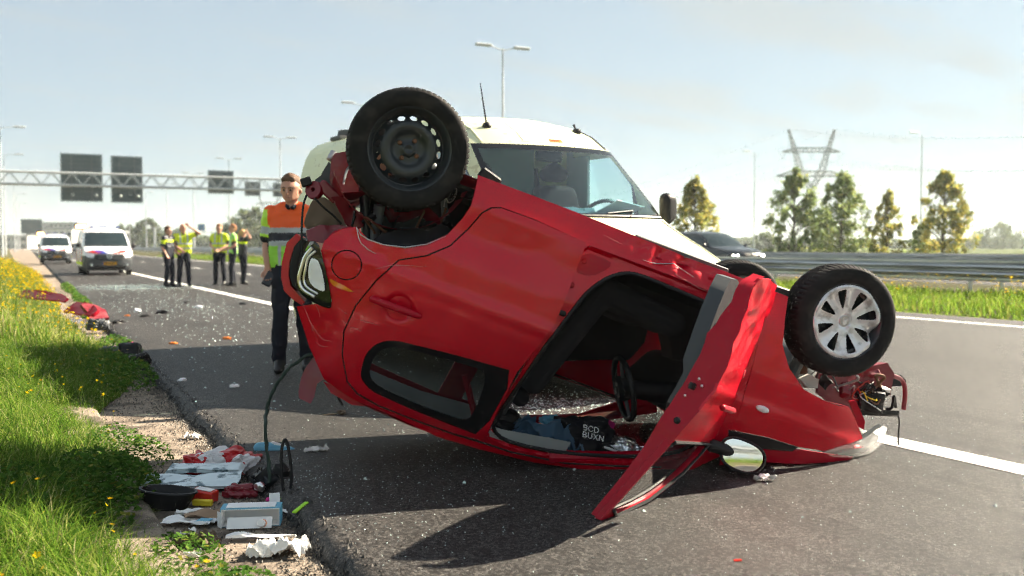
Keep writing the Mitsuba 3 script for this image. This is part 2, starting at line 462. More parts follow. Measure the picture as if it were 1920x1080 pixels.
# the carriageway: a sheet with a ragged left edge and a broken face down to the gutter
ys = np.concatenate([np.arange(-6, 16, 0.06), np.arange(16, 60, 0.4), np.arange(60, 900, 12.0)])
ex = edge_x(ys); n_ = len(ys)
rag = lambda a, s: (meshkit.fbm(np.stack([ys * 14, 0 * ys + a, 0 * ys], -1), 3, s) - 0.5)
rows = [np.stack([ex - 0.07 + 0.05 * rag(3, 4), ys, 0 * ys - 0.085], -1), np.stack([ex - 0.05 + 0.06 * rag(1, 1), ys, -0.050 + 0.03 * rag(5, 6)], -1), np.stack([ex - 0.02 + 0.05 * rag(2, 2), ys, -0.018 + 0.02 * rag(7, 9)], -1),
        np.stack([ex + 0.015 + 0.03 * rag(4, 7), ys, -0.002 + 0.006 * rag(8, 3)], -1)] + [np.stack([ex + a, ys, 0 * ys], -1) for a in (0.12, 1.5)] + [np.stack([np.full(n_, a), ys, 0 * ys], -1) for a in (20.0,)]
rows[-1][:, 0] = 14.65
struct('road', gridm(np.stack(rows, 1)), 'asphalt', 'grey asphalt motorway carriageway', smooth=40)
yy = np.concatenate([np.arange(-6, 20, 0.25), np.arange(20, 900, 8.0)])
struct('gutter', gridm(np.stack([np.stack([np.full_like(yy, 0.28), yy, 0 * yy - 0.068], -1), np.stack([edge_x(yy) + 0.05, yy, 0 * yy - 0.072], -1)], 1)), 'concrete', 'pale concrete gutter strip between grass and asphalt')
kerb = [(0.60, -0.07), (0.605, -0.035), (0.58, -0.02), (0.36, -0.015), (0.30, -0.02), (0.29, -0.09)]
struct('kerb', gridm(np.stack([np.stack([np.full_like(yy, x) + 0.012 * np.sin(yy * 2.1), yy, np.full_like(yy, z)], -1) for x, z in kerb], 1)), 'concrete', 'low concrete kerb edge half hidden by grass', smooth=50)
def verge_z(x, y):
    x, y = np.asarray(x, float), np.asarray(y, float)
    rise = np.clip((0.45 - x) / 1.2, 0, 1) * 0.10 + np.clip((0.9 - x) / 1.5, 0, 1) * np.clip((y - 9) / 10, 0, 1) * 0.16
    return -0.055 + rise + 0.035 * (meshkit.fbm(np.stack([x * 2.5, y * 2.5, 0 * x], -1), 3, 2) - 0.5)
gx, gy = np.meshgrid(np.linspace(-14, 0.60, 40), np.concatenate([np.arange(-6, 20, 0.3), np.arange(20, 420, 4.0)]), indexing='ij')
struct('verge', gridm(np.stack([gx, gy, verge_z(gx, gy)], -1)), 'soil', 'grassy verge ground', smooth=True)
def strip(x0, x1, y0, y1, z=0.004, n=1):
    q = np.linspace(y0, y1, n + 1)
    return gridm(np.stack([np.stack([np.full_like(q, x0), q, np.full_like(q, z)], -1), np.stack([np.full_like(q, x1), q, np.full_like(q, z)], -1)], 1))
struct('edge_line', strip(4.80, 5.03, -20, 700), 'marking', 'solid white line between hard shoulder and lane')
struct('far_edge_line', strip(13.42, 13.66, -20, 700), 'marking', 'solid white line along the far edge of the carriageway')
for k in range(26):
    y0 = 18.5 + 12.0 * k
    key = thing('lane_dash', 'white lane dash painted on the carriageway', 'road marking', 'dashed lane line'); labels[key] = {'label': 'white dash of the lane line', 'kind': 'structure'}
    put(key, strip(9.0, 9.17, y0, y0 + 3.0), 'marking', smooth=False)
# median
mx, my = np.meshgrid(np.linspace(14.6, 25.7, 14), np.concatenate([np.arange(-20, 60, 2.0), np.arange(60, 900, 20.0)]), indexing='ij')
struct('median_ground', gridm(np.stack([mx, my, -0.03 + 0.10 * np.clip((mx - 14.7) / 4, 0, 1) + 0.05 * (meshkit.fbm(np.stack([mx, my, 0 * mx], -1), 3, 4) - 0.5)], -1)), 'soil', 'grassy median ground', smooth=True)
struct('opposite_road', strip(25.6, 39.0, -40, 900, 0.02), 'asphalt', 'opposite carriageway beyond the guardrail')
struct('far_verge', gridm(np.stack([*np.meshgrid(np.linspace(38.9, 70, 6), np.linspace(-60, 900, 30), indexing='ij'), np.full((6, 30), 0.05)], -1) - np.array([0, 0, 1]) * np.linspace(0, 0.62, 6)[:, None, None]), 'meadow', 'grassy bank beyond the opposite carriageway')

# ---------------------------------------------------------------- guardrails
WP = [(0.04, -0.155), (0.0, -0.14), (0.0, -0.11), (0.075, -0.075), (0.085, -0.05), (0.075, -0.03), (0.01, -0.005), (0.01, 0.005), (0.075, 0.03), (0.085, 0.05), (0.075, 0.075), (0.0, 0.11), (0.0, 0.14), (0.04, 0.155)]
def guardrail(x, side, y0, y1, zr, label, sc=1.0, step=4.0):
    key = thing('guardrail', label, 'guardrail', None)
    y = np.arange(y0, y1 + 0.1, step)
    beam = gridm(np.stack([np.stack([np.full_like(y, x + side * (a * sc - 0.085)), y, np.full_like(y, zr + b * sc)], -1) for a, b in WP], 1))
    put('beam', beam, 'steel', key, smooth=40)
    for yk in y[:-1]:
        if -5 < yk < 190: put('post', boxm((x - side * 0.16, yk + 0.5, (zr + 0.06) / 2), (0.10, 0.055, zr + 0.1), bev=0.006), 'steel', key, smooth=False)
    return key
guardrail(20.1, -1, -24, 420, 0.64, 'long galvanised guardrail nearest the camera, along the yellow flowered grass', 1.6)
guardrail(21.5, 1, -24, 420, 0.64, 'galvanised guardrail just behind the nearest rail, facing the opposite carriageway')
guardrail(40.5, -1, -24, 420, 0.62, 'distant dark guardrail beyond the opposite carriageway, in front of the poplars', 1.4)
guardrail(-2.3, 1, -24, 2.0, 0.60, 'guardrail beside the verge that shows in the car mirror', 1.2, 2.0)

# ---------------------------------------------------------------- lamp posts and other poles
def lamp_post(x, y, h, arms, label, group=None, arm=1.7, az=0.0):
    key = thing('lamp_post', label, 'lamp post', group)
    put('pole', tube([(x, y, 0), (x, y, h * 0.2), (x, y, h * 0.2 + 0.01), (x, y, h)], [0.12, 0.12, 0.085, 0.05], 10), 'white_lamp_post', key)
    for s in arms:
        c, sn = math.cos(az), math.sin(az); e = lambda t, dz: (x + s * t * c, y + s * t * sn, h + dz)
        put('arm', tube([e(0, -0.1), e(0.4, 0.0), e(arm, 0.10)], [0.035, 0.03, 0.028], 8), 'white_lamp_post', key)
        put('lamp_head', boxm(e(arm + 0.42, 0.12), (1.0, 0.26, 0.16), rz=az, bev=0.05), 'white_lamp_post', key, smooth=30)
    return key
for k, (x, y) in enumerate(((24.8, 50.9), (24.9, 76.0), (25.1, 103.3), (25.4, 131.4), (25.6, 160), (25.8, 190), (26.0, 222), (26.2, 256))):
    lab = ['tall lamp post with two arms rising directly behind the ambulance roof', 'two armed lamp post half hidden behind the raised rear wheel', 'two armed lamp post above the standing man in the orange shirt', 'two armed lamp post left of the standing man, above the police officers'] [k] if k < 4 else 'distant two armed lamp post in the row along the median'
    lamp_post(x, y, 12.1, (-1, 1), lab, 'distant median lamp posts' if k > 3 else None, 0.75)
for k, (x, y, h) in enumerate(((79.8, 70.8, 12.0), (78.1, 93.4, 12.0))):
    lamp_post(x, y, h, (-1,), ['single armed lamp post by the rightmost poplar', 'single armed lamp post left of the tall pair of poplars'][k], None, 0.8)
for k, (x, y) in enumerate(((-0.35, 104.2), (-0.1, 135.5), (1.3, 198), (-2.2, 165), (2.0, 240), (3.0, 290))):
    lamp_post(x, y, 12.0, (1,), ['lamp post at the left edge of the picture, its arm to the right', 'second lamp post from the left edge, in front of the gantry end'][k] if k < 2 else 'thin distant lamp post left of the police vans', 'distant lamp posts on the left' if k > 1 else None, 1.2)
for k, (u, d, h) in enumerate(((.0, 0, 0),)): pass
# ---------------------------------------------------------------- plants in the verge
GREENS = [(0.135, 0.245, 0.030), (0.065, 0.145, 0.018), (0.24, 0.315, 0.055), (0.38, 0.39, 0.13), (0.46, 0.42, 0.22)]
def boundary(y):
    y = np.asarray(y, float)
    b = np.interp(y, [2, 3.6, 4.3, 6.2, 7.0, 8.2, 9.3, 10.5, 12, 14, 17, 20, 26, 60], [0.74, 0.72, 0.58, 0.62, 0.58, 0.57, 0.86, 1.12, 1.26, 0.98, 0.92, 0.86, 0.98, 1.2])
    return b + 0.12 * (meshkit.fbm(np.stack([y * 2.3, 0 * y, 0 * y + 3], -1), 3, 12) - 0.5)
def scatter(n, y0, y1, xmin, power=1.0):
    y = y0 + (y1 - y0) * rng.uniform(0, 1, n) ** power; b = boundary(y)
    x = b - np.abs(rng.uniform(0, 1, n)) ** 1.15 * (b - xmin)
    keep = meshkit.fbm(np.stack([x * 3, y * 3, 0 * x], -1), 3, 21) + 0.25 * rng.uniform(0, 1, n) > 0.40
    return x[keep], y[keep]
x, y = scatter(115000, 2.4, 13, -1.3)
h = (0.085 + 0.24 * meshkit.fbm(np.stack([x * 1.7, y * 1.7, 0 * x], -1), 3, 31) ** 1.5) * rng.uniform(0.45, 1.6, len(x)) * np.clip(0.25 + (boundary(y) - x) * 1.7, 0.25, 1)
m, c = blades(np.stack([x, y, verge_z(x, y) - 0.01], 1), h, rng.uniform(0.0030, 0.0085, len(x)), 1.15, rng, 3, palette(len(x), GREENS, [6, 5, 3.2, 0.9, 0.6], rng))
struct('grass', m, 'vcol_leaf', 'long green grass of the verge in the foreground', smooth=False, kind='stuff', color=c)
x, y = scatter(45000, 13, 60, -2.5, 1.2)
h = (0.16 + 0.30 * meshkit.fbm(np.stack([x * 0.9, y * 0.5, 0 * x], -1), 3, 31)) * rng.uniform(0.6, 1.35, len(x)) * np.clip(0.35 + (boundary(y) - x) * 1.2, 0.35, 1.5)
m, c = blades(np.stack([x, y, verge_z(x, y) - 0.01], 1), h, rng.uniform(0.008, 0.02, len(x)), 0.8, rng, 2, palette(len(x), GREENS, [3, 2, 4, 4, 2], rng))
struct('dry_grass', m, 'vcol_leaf', 'longer dry grass of the verge further along the road', smooth=False, kind='stuff', color=c)
# broad leaves (brambles and weeds)
def leaf_patch(cx, cy, rx, ry, n, top, size, cols, wts):
    a = rng.uniform(0, 2 * np.pi, n); r = np.sqrt(rng.uniform(0, 1, n))
    x, y = cx + rx * r * np.cos(a), cy + ry * r * np.sin(a); z = np.maximum(verge_z(x, y), -0.06) + 0.01 + top * (1 - 0.7 * r ** 2) * rng.uniform(0.05, 1, n) ** 0.8
    d = rng.normal(size=(n, 3)) * [1, 1, 0.35]; d /= np.linalg.norm(d, axis=1, keepdims=True)
    w = np.cross(d, rng.normal(size=(n, 3)) * [0.5, 0.5, 1]); w /= np.linalg.norm(w, axis=1, keepdims=True)
    s = size * rng.uniform(0.5, 1.3, (n, 1)); c0 = np.stack([x, y, z], 1); nn = np.cross(d, w)
    V = np.stack([c0 - d * s, c0 + w * s * 0.55 - nn * s * .15, c0 + d * s * 1.1 - nn * s * .1, c0 - w * s * 0.55 - nn * s * .15], 1).reshape(-1, 3); k = np.arange(n)[:, None] * 4
    return mk(V, np.vstack([k + [0, 1, 2], k + [0, 2, 3]])), np.repeat(palette(n, cols, wts, rng), 4, 0)
LEAF = [(0.05, 0.12, 0.02), (0.08, 0.17, 0.03), (0.13, 0.21, 0.04), (0.22, 0.23, 0.04)]
lp = [leaf_patch(*a, LEAF, [4, 4, 2, 0.6]) for a in ((0.40, 5.6, 0.30, 0.6, 2600, 0.20, 0.019), (0.05, 5.2, 0.5, 0.9, 2600, 0.18, 0.020), (0.58, 6.6, 0.20, 0.5, 900, 0.16, 0.014), (0.62, 4.2, 0.16, 0.35, 500, 0.07, 0.015), (0.95, 10.4, 0.32, 1.3, 1500, 0.22, 0.022), (1.15, 12.8, 0.25, 1.2, 900, 0.2, 0.022), (0.7, 6.4, 0.18, 0.4, 500, 0.12, 0.013),
                                             (0.74, 3.75, 0.16, 0.2, 320, 0.07, 0.015), (1.45, 24.0, 0.12, 3.0, 700, 0.2, 0.03), (1.5, 30.0, 0.12, 4.0, 700, 0.25, 0.035), (1.25, 18.6, 0.13, 1.6, 700, 0.22, 0.03))]
struct('weeds', cat([a for a, b in lp]), 'vcol_leaf', 'low broad leaved weeds at the edge of the verge', smooth=False, kind='stuff', color=np.vstack([b for a, b in lp]))
def flowers(x, y, z0, h, size, rng):
    """yellow heads: five little petals each, on a thin stem"""
    n = len(x); H, C, S = [], [], []
    base = np.stack([x, y, z0], 1); top = base + np.stack([rng.normal(0, 0.12, n) * h, rng.normal(0, 0.12, n) * h, h], 1)
    tilt = rng.normal(size=(n, 3)) * 0.6 + [0, 0, 1]; tilt /= np.linalg.norm(tilt, axis=1, keepdims=True)
    a = np.cross(tilt, [0.3, 1, 0.2]); a /= np.linalg.norm(a, axis=1, keepdims=True); b = np.cross(tilt, a); V, F = [], []
    for k in range(5):
        t = k * 2 * np.pi / 5; d = np.cos(t) * a + np.sin(t) * b; e = -np.sin(t) * a + np.cos(t) * b; s = size[:, None]
        V.append(np.stack([top, top + s * (0.7 * d + 0.35 * e) + 0.25 * s * tilt, top + s * d + 0.3 * s * tilt, top + s * (0.7 * d - 0.35 * e) + 0.25 * s * tilt], 1).reshape(-1, 3))
    V = np.vstack(V); k = np.arange(5 * n)[:, None] * 4
    heads = mk(V, np.vstack([k + [0, 1, 2], k + [0, 2, 3]])); hc = np.tile(np.repeat(palette(n, [(0.72, 0.50, 0.01), (0.62, 0.36, 0.008)], [3, 1], rng), 4, 0), (5, 1))
    st = quads((base + top) / 2, np.stack([0.08 * size, 0.08 * size, 0 * size], 1), (top - base) / 2)
    return cat([heads, st]), np.vstack([hc, np.tile([[0.07, 0.12, 0.02]], (4 * n, 1))])
x, y = scatter(260, 3.2, 14, -0.6); nb_ = x < boundary(y) - np.where(y < 6.5, .12, 0); x, y = x[nb_], y[nb_]; cl = meshkit.fbm(np.stack([x * 1.4, y * 0.9, 0 * x], -1), 2, 41) > 0.47; x, y = x[cl], y[cl]; k = len(x)
m, c = flowers(x, y, verge_z(x, y), rng.uniform(0.16, 0.34, k), rng.uniform(0.007, 0.014, k), rng)
x2, y2 = rng.uniform(-2.15, -0.9, 5000), rng.uniform(-9, 1.0, 5000)
m2, c2_ = blades(np.stack([x2, y2, verge_z(x2, y2) - .01], 1), rng.uniform(.1, .3, 5000), rng.uniform(.006, .012, 5000), .9, rng, 2, palette(5000, GREENS, [5, 4, 4, 2, 1], rng))
struct('mirrored_grass', m2, 'vcol_leaf', 'grass of the verge that shows in the car mirror', smooth=False, kind='stuff', color=c2_)
x2, y2 = rng.uniform(-2.1, -0.9, 260), rng.uniform(-8, 0, 260); m2, c2_ = flowers(x2, y2, verge_z(x2, y2), rng.uniform(.15, .35, 260), rng.uniform(.010, .018, 260), rng)
struct('mirrored_flowers', m2, 'vcol_leaf', 'yellow flowers that show in the car mirror', smooth=False, kind='stuff', color=c2_)
struct('yellow_flowers', m, 'vcol_leaf', 'small yellow flowers in the foreground grass', smooth=False, kind='stuff', color=c)
x, y = scatter(4200, 13, 45, -1.2); nb_ = ~((y > 14.5) & (y < 19.5) & (x > .35) & (rng.uniform(0, 1, len(x)) < .8)); x, y = x[nb_], y[nb_]; k = len(x)
m, c = flowers(x, y, verge_z(x, y), rng.uniform(0.25, 0.55, k) * np.clip(0.5 + (boundary(y) - x), 0.4, 1.3), rng.uniform(0.012, 0.026, k), rng)
struct('verge_flowers', m, 'vcol_leaf', 'dense yellow flowers further along the verge', smooth=False, kind='stuff', color=c)
# median plants
n = 70000; y = rng.uniform(-4, 1, n); y = 2 + (120 - 2) * rng.uniform(0, 1, n) ** 2.2; x = rng.uniform(14.55, 20.6, n)
h = (0.10 + 0.25 * meshkit.fbm(np.stack([x * 0.7, y * 0.5, 0 * x], -1), 3, 51)) * rng.uniform(0.6, 1.3, n) * np.clip((x - 14.4) / 1.2, 0.3, 1)
m, c = blades(np.stack([x, y, -0.03 + 0.10 * np.clip((x - 14.7) / 4, 0, 1)], 1), h, rng.uniform(0.012, 0.03, n), 0.7, rng, 2, palette(n, [(0.12, 0.21, 0.025), (0.18, 0.26, 0.033), (0.25, 0.27, 0.065)], [3, 3, 1], rng))
struct('median_grass', m, 'vcol_leaf', 'bright green grass in front of the guardrail', smooth=False, kind='stuff', color=c)
n = 9000; y = 2 + 118 * rng.uniform(0, 1, n) ** 2; x = rng.uniform(16.2, 20.0, n); ok = meshkit.fbm(np.stack([x * 0.35, y * 0.35, 0 * x], -1), 3, 61) > 0.53; x, y = x[ok], y[ok]; k = len(x)
m, c = flowers(x, y, 0.03 + 0 * x, rng.uniform(0.25, 0.55, k), rng.uniform(0.012, 0.024, k), rng)
struct('median_flowers', m, 'vcol_leaf', 'yellow flowers in the grass in front of the guardrail', smooth=False, kind='stuff', color=c)
n = 16000; y = rng.uniform(5, 160, n); x = rng.uniform(38.5, 46, n)
m, c = blades(np.stack([x, y, 0.04 + 0 * x], 1), rng.uniform(0.15, 0.6, n), rng.uniform(0.04, 0.09, n), 0.7, rng, 2, palette(n, [(0.13, 0.18, 0.03), (0.22, 0.22, 0.07)], [3, 2], rng))
struct('bank_grass', m, 'vcol_leaf', 'grass on the bank beyond the far guardrail', smooth=False, kind='stuff', color=c)

# ================================================================ the overturned car (own frame: x forward, y its left side, z its up; placed upside down)
CAR = np.array([(0.89683, -0.28442, -0.33882, 2.04567), (-0.26481, -0.95869, 0.10385, 5.57749), (-0.35436, -0.00341, -0.9351, 1.71005), (0, 0, 0, 1)])
PZ = [-.1, .0, .15, .45, .7, .86, 1.24, 1.34]; PY = [.76, .80, .835, .855, .84, .80, .62, .54]
def taper(x): return np.where(x > 2.3, .24 * ((x - 2.3) / .7) ** 2, 0) + np.where(x < .05, .16 * ((.05 - x) / .45) ** 2, 0)
def dents(x, z):
    p = np.stack([x * 3.1, z * 3.1, 0 * x], -1)
    d = 0.016 * (meshkit.fbm(p, 3, 71) - 0.5) + 0.005 * (meshkit.fbm(p * 3.3, 2, 75) - 0.5)
    d -= 0.030 * np.exp(-(((x - .55) / .35) ** 2 + ((z - .30) / .10) ** 2))             # long hollow over the rear arch
    d -= 0.028 * np.exp(-(((x - 1.52) / .20) ** 2 + ((z - .03) / .055) ** 2)) * (1 + .6 * np.sin(x * 45))   # crushed sill
    fold = np.abs(meshkit.fbm(np.stack([x * 9 + z * 5, z * 14, 0 * x], -1), 3, 77) - .5)
    d += (0.085 * (.12 - fold)) * np.exp(-(((x - 1.62) / .42) ** 2 + ((z - .06) / .085) ** 2)) + (0.04 * (.12 - fold)) * np.exp(-(((x + .05) / .25) ** 2 + ((z - .62) / .35) ** 2))
    d += 0.012 * np.exp(-((z - .62) / .035) ** 2)                                         # waist crease
    return d
def side_y(x, z): return np.interp(z, PZ, PY) - taper(x) + dents(x, z)
def near(off=0.0): return lambda p: np.stack([p[:, 0], side_y(p[:, 0], p[:, 1]) + off, p[:, 1]], 1)
def far(off=0.0): return lambda p: np.stack([p[:, 0], -(side_y(p[:, 0] + .3, p[:, 1]) + off), p[:, 1]], 1)
car = thing('red_car', 'red hatchback lying upside down on its roof with its front door hanging open', 'car')
def pc(name, mesh, bsdf, parent=None, smooth=35, label=None): return put(name, mesh, bsdf, parent or car, smooth, label, world=CAR)
def panel(name, ring, bsdf, off=0.0, th=0.018, h=0.035, holes=(), side=near, parent=None, label=None, soft=1):
    pg = Polygon(round_ring(ring, soft) if soft else ring).buffer(0)
    for hh in holes: pg = pg.difference(hh if hasattr(hh, 'buffer') else Polygon(hh).buffer(0))
    return pc(name, sheet(pg, h, side(off), side(off - th)), bsdf, parent, 32, label)

ARCH_R = [(-0.229, 0.585), (-0.205, 0.542), (-0.171, 0.501), (-0.107, 0.463), (-0.032, 0.499), (0.05, 0.496), (0.154, 0.471), (0.248, 0.418), (0.333, 0.337), (0.376, 0.235), (0.393, 0.156), (0.387, 0.071), (0.376, -0.004)]
SILL = [(0.503, -0.005), (0.68, -0.009), (0.921, -0.011), (1.166, -0.01), (1.385, -0.01), (1.607, -0.006), (1.831, -0.011), (2.026, -0.01), (2.049, 0.096)]
A_PIL = [(2.09, 0.277), (2.108, 0.513), (2.131, 0.751), (2.163, 0.903), (2.032, 1.07)]
RAIL = [(1.877, 1.143), (1.518, 1.255), (1.236, 1.318), (0.936, 1.349), (0.692, 1.359), (0.422, 1.329), (0.192, 1.313), (0.02, 1.261), (-0.113, 1.119), (-0.243, 0.946)]
TAIL = [(-0.089, 0.857), (-0.161, 0.738), (-0.227, 0.636)]
OPENING = round_ring([(1.974, 0.198), (1.77, 0.182), (1.505, 0.175), (1.348, 0.174), (1.272, 0.193), (1.204, 0.242), (1.151, 0.306), (1.105, 0.39), (1.059, 0.545), (0.999, 0.745), (0.933, 1.183), (0.982, 1.241), (1.091, 1.255), (1.369, 1.213), (1.642, 1.127), (1.829, 1.057), (1.968, 0.96), (2.035, 0.818), (2.03, 0.479)], 1)
WIN_R = round_ring([(0.184, 1.172), (0.171, 1.123), (0.166, 1.051), (0.189, 0.99), (0.231, 0.95), (0.283, 0.93), (0.377, 0.919), (0.569, 0.898), (0.766, 0.883), (0.919, 0.872), (0.902, 1.273), (0.774, 1.268), (0.518, 1.258), (0.359, 1.243), (0.263, 1.231), (0.206, 1.198)], 1)
body_ring = ARCH_R + SILL + A_PIL + RAIL + TAIL
FUEL = Point((-0.085, 0.658)).buffer(0.076, 24)
DOOR_R = [(1.004, 0.126), (1.004, 0.36), (0.999, 0.567), (0.919, 0.872), (0.924, 1.279), (0.906, 1.294), (0.761, 1.306), (0.538, 1.303), (0.329, 1.293), (0.206, 1.267), (0.134, 1.223), (0.06, 1.097), (0.024, 0.977), (0.032, 0.834), (0.081, 0.681), (0.149, 0.547), (0.27, 0.478), (0.366, 0.388), (0.425, 0.274), (0.461, 0.173), (0.496, 0.133), (0.543, 0.115), (0.719, 0.111)]
DP = Polygon(DOOR_R).buffer(0)
CLOSED = Polygon([(2.003, 0.188), (1.773, 0.127), (1.503, 0.122), (1.24, 0.128), (1.042, 0.132), (0.987, 0.191), (0.988, 0.439), (0.964, 0.683), (0.934, 0.987), (0.903, 1.231), (0.952, 1.268), (1.104, 1.279), (1.382, 1.239), (1.656, 1.153), (1.855, 1.074), (2.006, 0.969), (2.069, 0.822), (2.049, 0.488)]).buffer(.004)
from shapely import points as spts, distance as sdist
CB = CLOSED.boundary
def rebate(off):
    def f(p):
        g = spts(p[:, 0], p[:, 1]); ins = contains_xy(CLOSED, p[:, 0], p[:, 1]); d = sdist(CB, g)
        return np.stack([p[:, 0], side_y(p[:, 0], p[:, 1]) + off - .034 * np.where(ins, np.clip(d / .010, 0, 1), 0), p[:, 1]], 1)
    return f
bs_poly = Polygon(body_ring).buffer(0)
for h_ in (Polygon(OPENING), Polygon(WIN_R).buffer(-0.005), FUEL, DP.buffer(0.007).difference(DP.buffer(-0.020)), CB.buffer(.0007)): bs_poly = bs_poly.difference(h_)
bs_parts = [g for g in getattr(bs_poly, 'geoms', [bs_poly]) if g.area > .004]
pc('body_side', cat([sheet(g, .017, rebate(0.0), rebate(-.02)) for g in bs_parts]), 'red_paint', None, 28)
pc('door_seal', sheet(DP.buffer(.012).difference(DP.buffer(-.030)), .04, near(-.026)), 'black_plastic')
# torn, bare edge along the rear arch
er = np.array([(-0.106, 0.465), (-0.074, 0.492), (-0.031, 0.502), (0.051, 0.499), (0.155, 0.474), (0.249, 0.421), (0.326, 0.349)])
pc('torn_edge', tube(np.stack([er[:, 0], side_y(er[:, 0], er[:, 1]) + 0.004, er[:, 1]], 1), [0.002, 0.003, 0.004, 0.003, 0.005, 0.003, 0.001], 6), 'bare_metal', label='silvery torn metal edge of the rear wheel arch')
er = np.array([(-0.106, 0.465), (-0.079, 0.508), (-0.06, 0.53), (-0.014, 0.549), (0.03, 0.555)])
pc('torn_edge', tube(np.stack([er[:, 0], side_y(er[:, 0], er[:, 1]) + 0.012, er[:, 1]], 1), [0.002, 0.003, 0.002, 0.002, 0.001], 6), 'bare_metal')
er = np.array([(1.338, 0.095), (1.391, 0.093), (1.457, 0.074), (1.504, 0.053), (1.547, 0.061), (1.633, 0.083)])
pc('torn_edge', tube(np.stack([er[:, 0], side_y(er[:, 0], er[:, 1]) + 0.006, er[:, 1]], 1), [0.001, 0.002, 0.0035, 0.003, 0.002, 0.001], 6), 'bare_metal', label='scraped bare patch on the crushed sill')
panel('fuel_flap', np.array(FUEL.buffer(-0.006).exterior.coords)[:-1], 'red_paint', 0.001, 0.012, 0.03, soft=0, label='round red fuel flap')
pc('fuel_recess', sheet(FUEL.buffer(0.01), 0.04, near(-0.022)), 'black_plastic')
# flange that runs under the sill, and the seam of the rubber seal round the front opening
o = np.array(OPENING); o3 = np.stack([o[:, 0], side_y(o[:, 0], o[:, 1]) - 0.030, o[:, 1]], 1)
pc('door_seal', tube(np.vstack([o3, o3[:2]]), 0.011, 8, False), 'black_plastic')
o4 = o3.copy(); o4[:, 1] -= 0.05
pc('opening_jamb', gridm(np.stack([np.vstack([o3, o3[:1]]), np.vstack([o4, o4[:1]]) - np.array([0, 0.07, 0])], 1)), 'red_plain')
# roof edge trim lines
rl = np.array([(0.063, 1.105), (0.136, 1.228), (0.208, 1.273), (0.332, 1.299), (0.54, 1.309), (0.764, 1.312), (0.912, 1.306), (1.101, 1.302), (1.392, 1.258), (1.667, 1.173), (1.884, 1.098)])
pc('roof_trim', tube(np.stack([rl[:, 0], side_y(rl[:, 0], rl[:, 1]) + 0.002, rl[:, 1]], 1), 0.006, 6), 'black_plastic')
# ---- rear door
hb = np.array((0.233, 0.768))
def door_skin(off):
    def f(p):
        y = side_y(p[:, 0], p[:, 1]) + off
        q = ((p[:, 0] - hb[0]) / 0.062) ** 2 + ((p[:, 1] - hb[1]) / 0.062) ** 2
        ajar = 0.060 * np.clip((p[:, 0] - 0.35) / 0.65, 0, 1) ** 2 * np.clip(1.1 - p[:, 1], 0, 1)
        return np.stack([p[:, 0], y + ajar - 0.034 * np.clip(1.3 - q, 0, 1) ** 0.8, p[:, 1]], 1)
    return f
rd = pc('rear_door', sheet(Polygon(round_ring(DOOR_R[1:] + DOOR_R[:1], 0)).difference(Polygon(WIN_R)), 0.022, door_skin(0.014), door_skin(-0.004)), 'red_paint', label='dented red rear door')
ha, hz_ = np.array((0.09, 0.772)), np.array((0.34, 0.772))
hp = lambda t, o: np.array([ha[0] + (hz_[0] - ha[0]) * t, float(side_y(ha[0] + (hz_[0] - ha[0]) * t, ha[1] + (hz_[1] - ha[1]) * t)) + o, ha[1] + (hz_[1] - ha[1]) * t])
pc('handle', chain([[(hp(0, .030), .016), (hp(.25, .044), .019)], [(hp(.25, .044), .019), (hp(.75, .044), .019)], [(hp(.75, .044), .019), (hp(1, .030), .015)]], 0.012, 4), 'red_plain', rd, 60)
PANE = round_ring([(0.225, 1.157), (0.209, 1.087), (0.216, 1.029), (0.245, 0.987), (0.301, 0.96), (0.425, 0.944), (0.682, 0.927), (0.787, 0.922), (0.811, 1.121), (0.803, 1.199), (0.752, 1.221), (0.503, 1.217), (0.355, 1.203), (0.273, 1.189)], 2)
panel('window_surround', WIN_R, 'black_gloss', 0.006, 0.006, 0.03, [PANE], soft=0, parent=rd, label='black border of the rear door window')
pc('window_pane', sheet(Polygon(PANE), 0.04, near(0.002)), 'smoked_pane', rd)
# ---- scratches and scuffs in the paint
def scratch(pts, w, b='scuff'):
    q = np.array(pts); c_ = curve(np.stack([q[:, 0], side_y(q[:, 0], q[:, 1]) + SO, q[:, 1]], 1), 16); k_ = len(c_)
    pc('scratch', tube(c_, w * .55 * np.sin(np.linspace(.15, np.pi - .1, k_)) + .0002, 5), b)
SO = .0165
for pts, w in (([(0.055, 0.896), (0.116, 0.891), (0.176, 0.886)], .0022), ([(0.035, 0.946), (0.073, 0.943), (0.103, 0.947)], .002), ([(0.045, 0.632), (0.136, 0.575), (0.289, 0.526)], .002), ([(0.63, 0.806), (0.69, 0.808), (0.741, 0.825)], .0012), ([(0.696, 0.373), (0.779, 0.4), (0.839, 0.401)], .0018), ([(0.661, 0.516), (0.72, 0.515), (0.772, 0.513)], .0015)): scratch(pts, w)
SO = .001
for pts, w in (([(-0.228, 0.91), (-0.16, 0.987), (-0.082, 1.076)], .002), ([(-0.182, 0.966), (-0.118, 1.024), (-0.061, 1.056), (-0.017, 1.05)], .0022), ([(-0.185, 0.878), (-0.139, 0.919), (-0.114, 0.956)], .0016), ([(-0.092, 1.08), (-0.064, 1.093), (-0.022, 1.083)], .0025), ([(-0.012, 0.928), (0.014, 0.936), (0.042, 0.937)], .003), ([(-0.061, 0.873), (-0.014, 0.884), (0.017, 0.893)], .0015), ([(1.445, 0.087), (1.562, 0.109), (1.678, 0.126), (1.742, 0.127)], .003), ([(1.092, 0.048), (1.187, 0.056), (1.281, 0.06)], .0018), ([(1.768, 0.108), (1.802, 0.117), (1.826, 0.132)], .003)): scratch(pts, w)
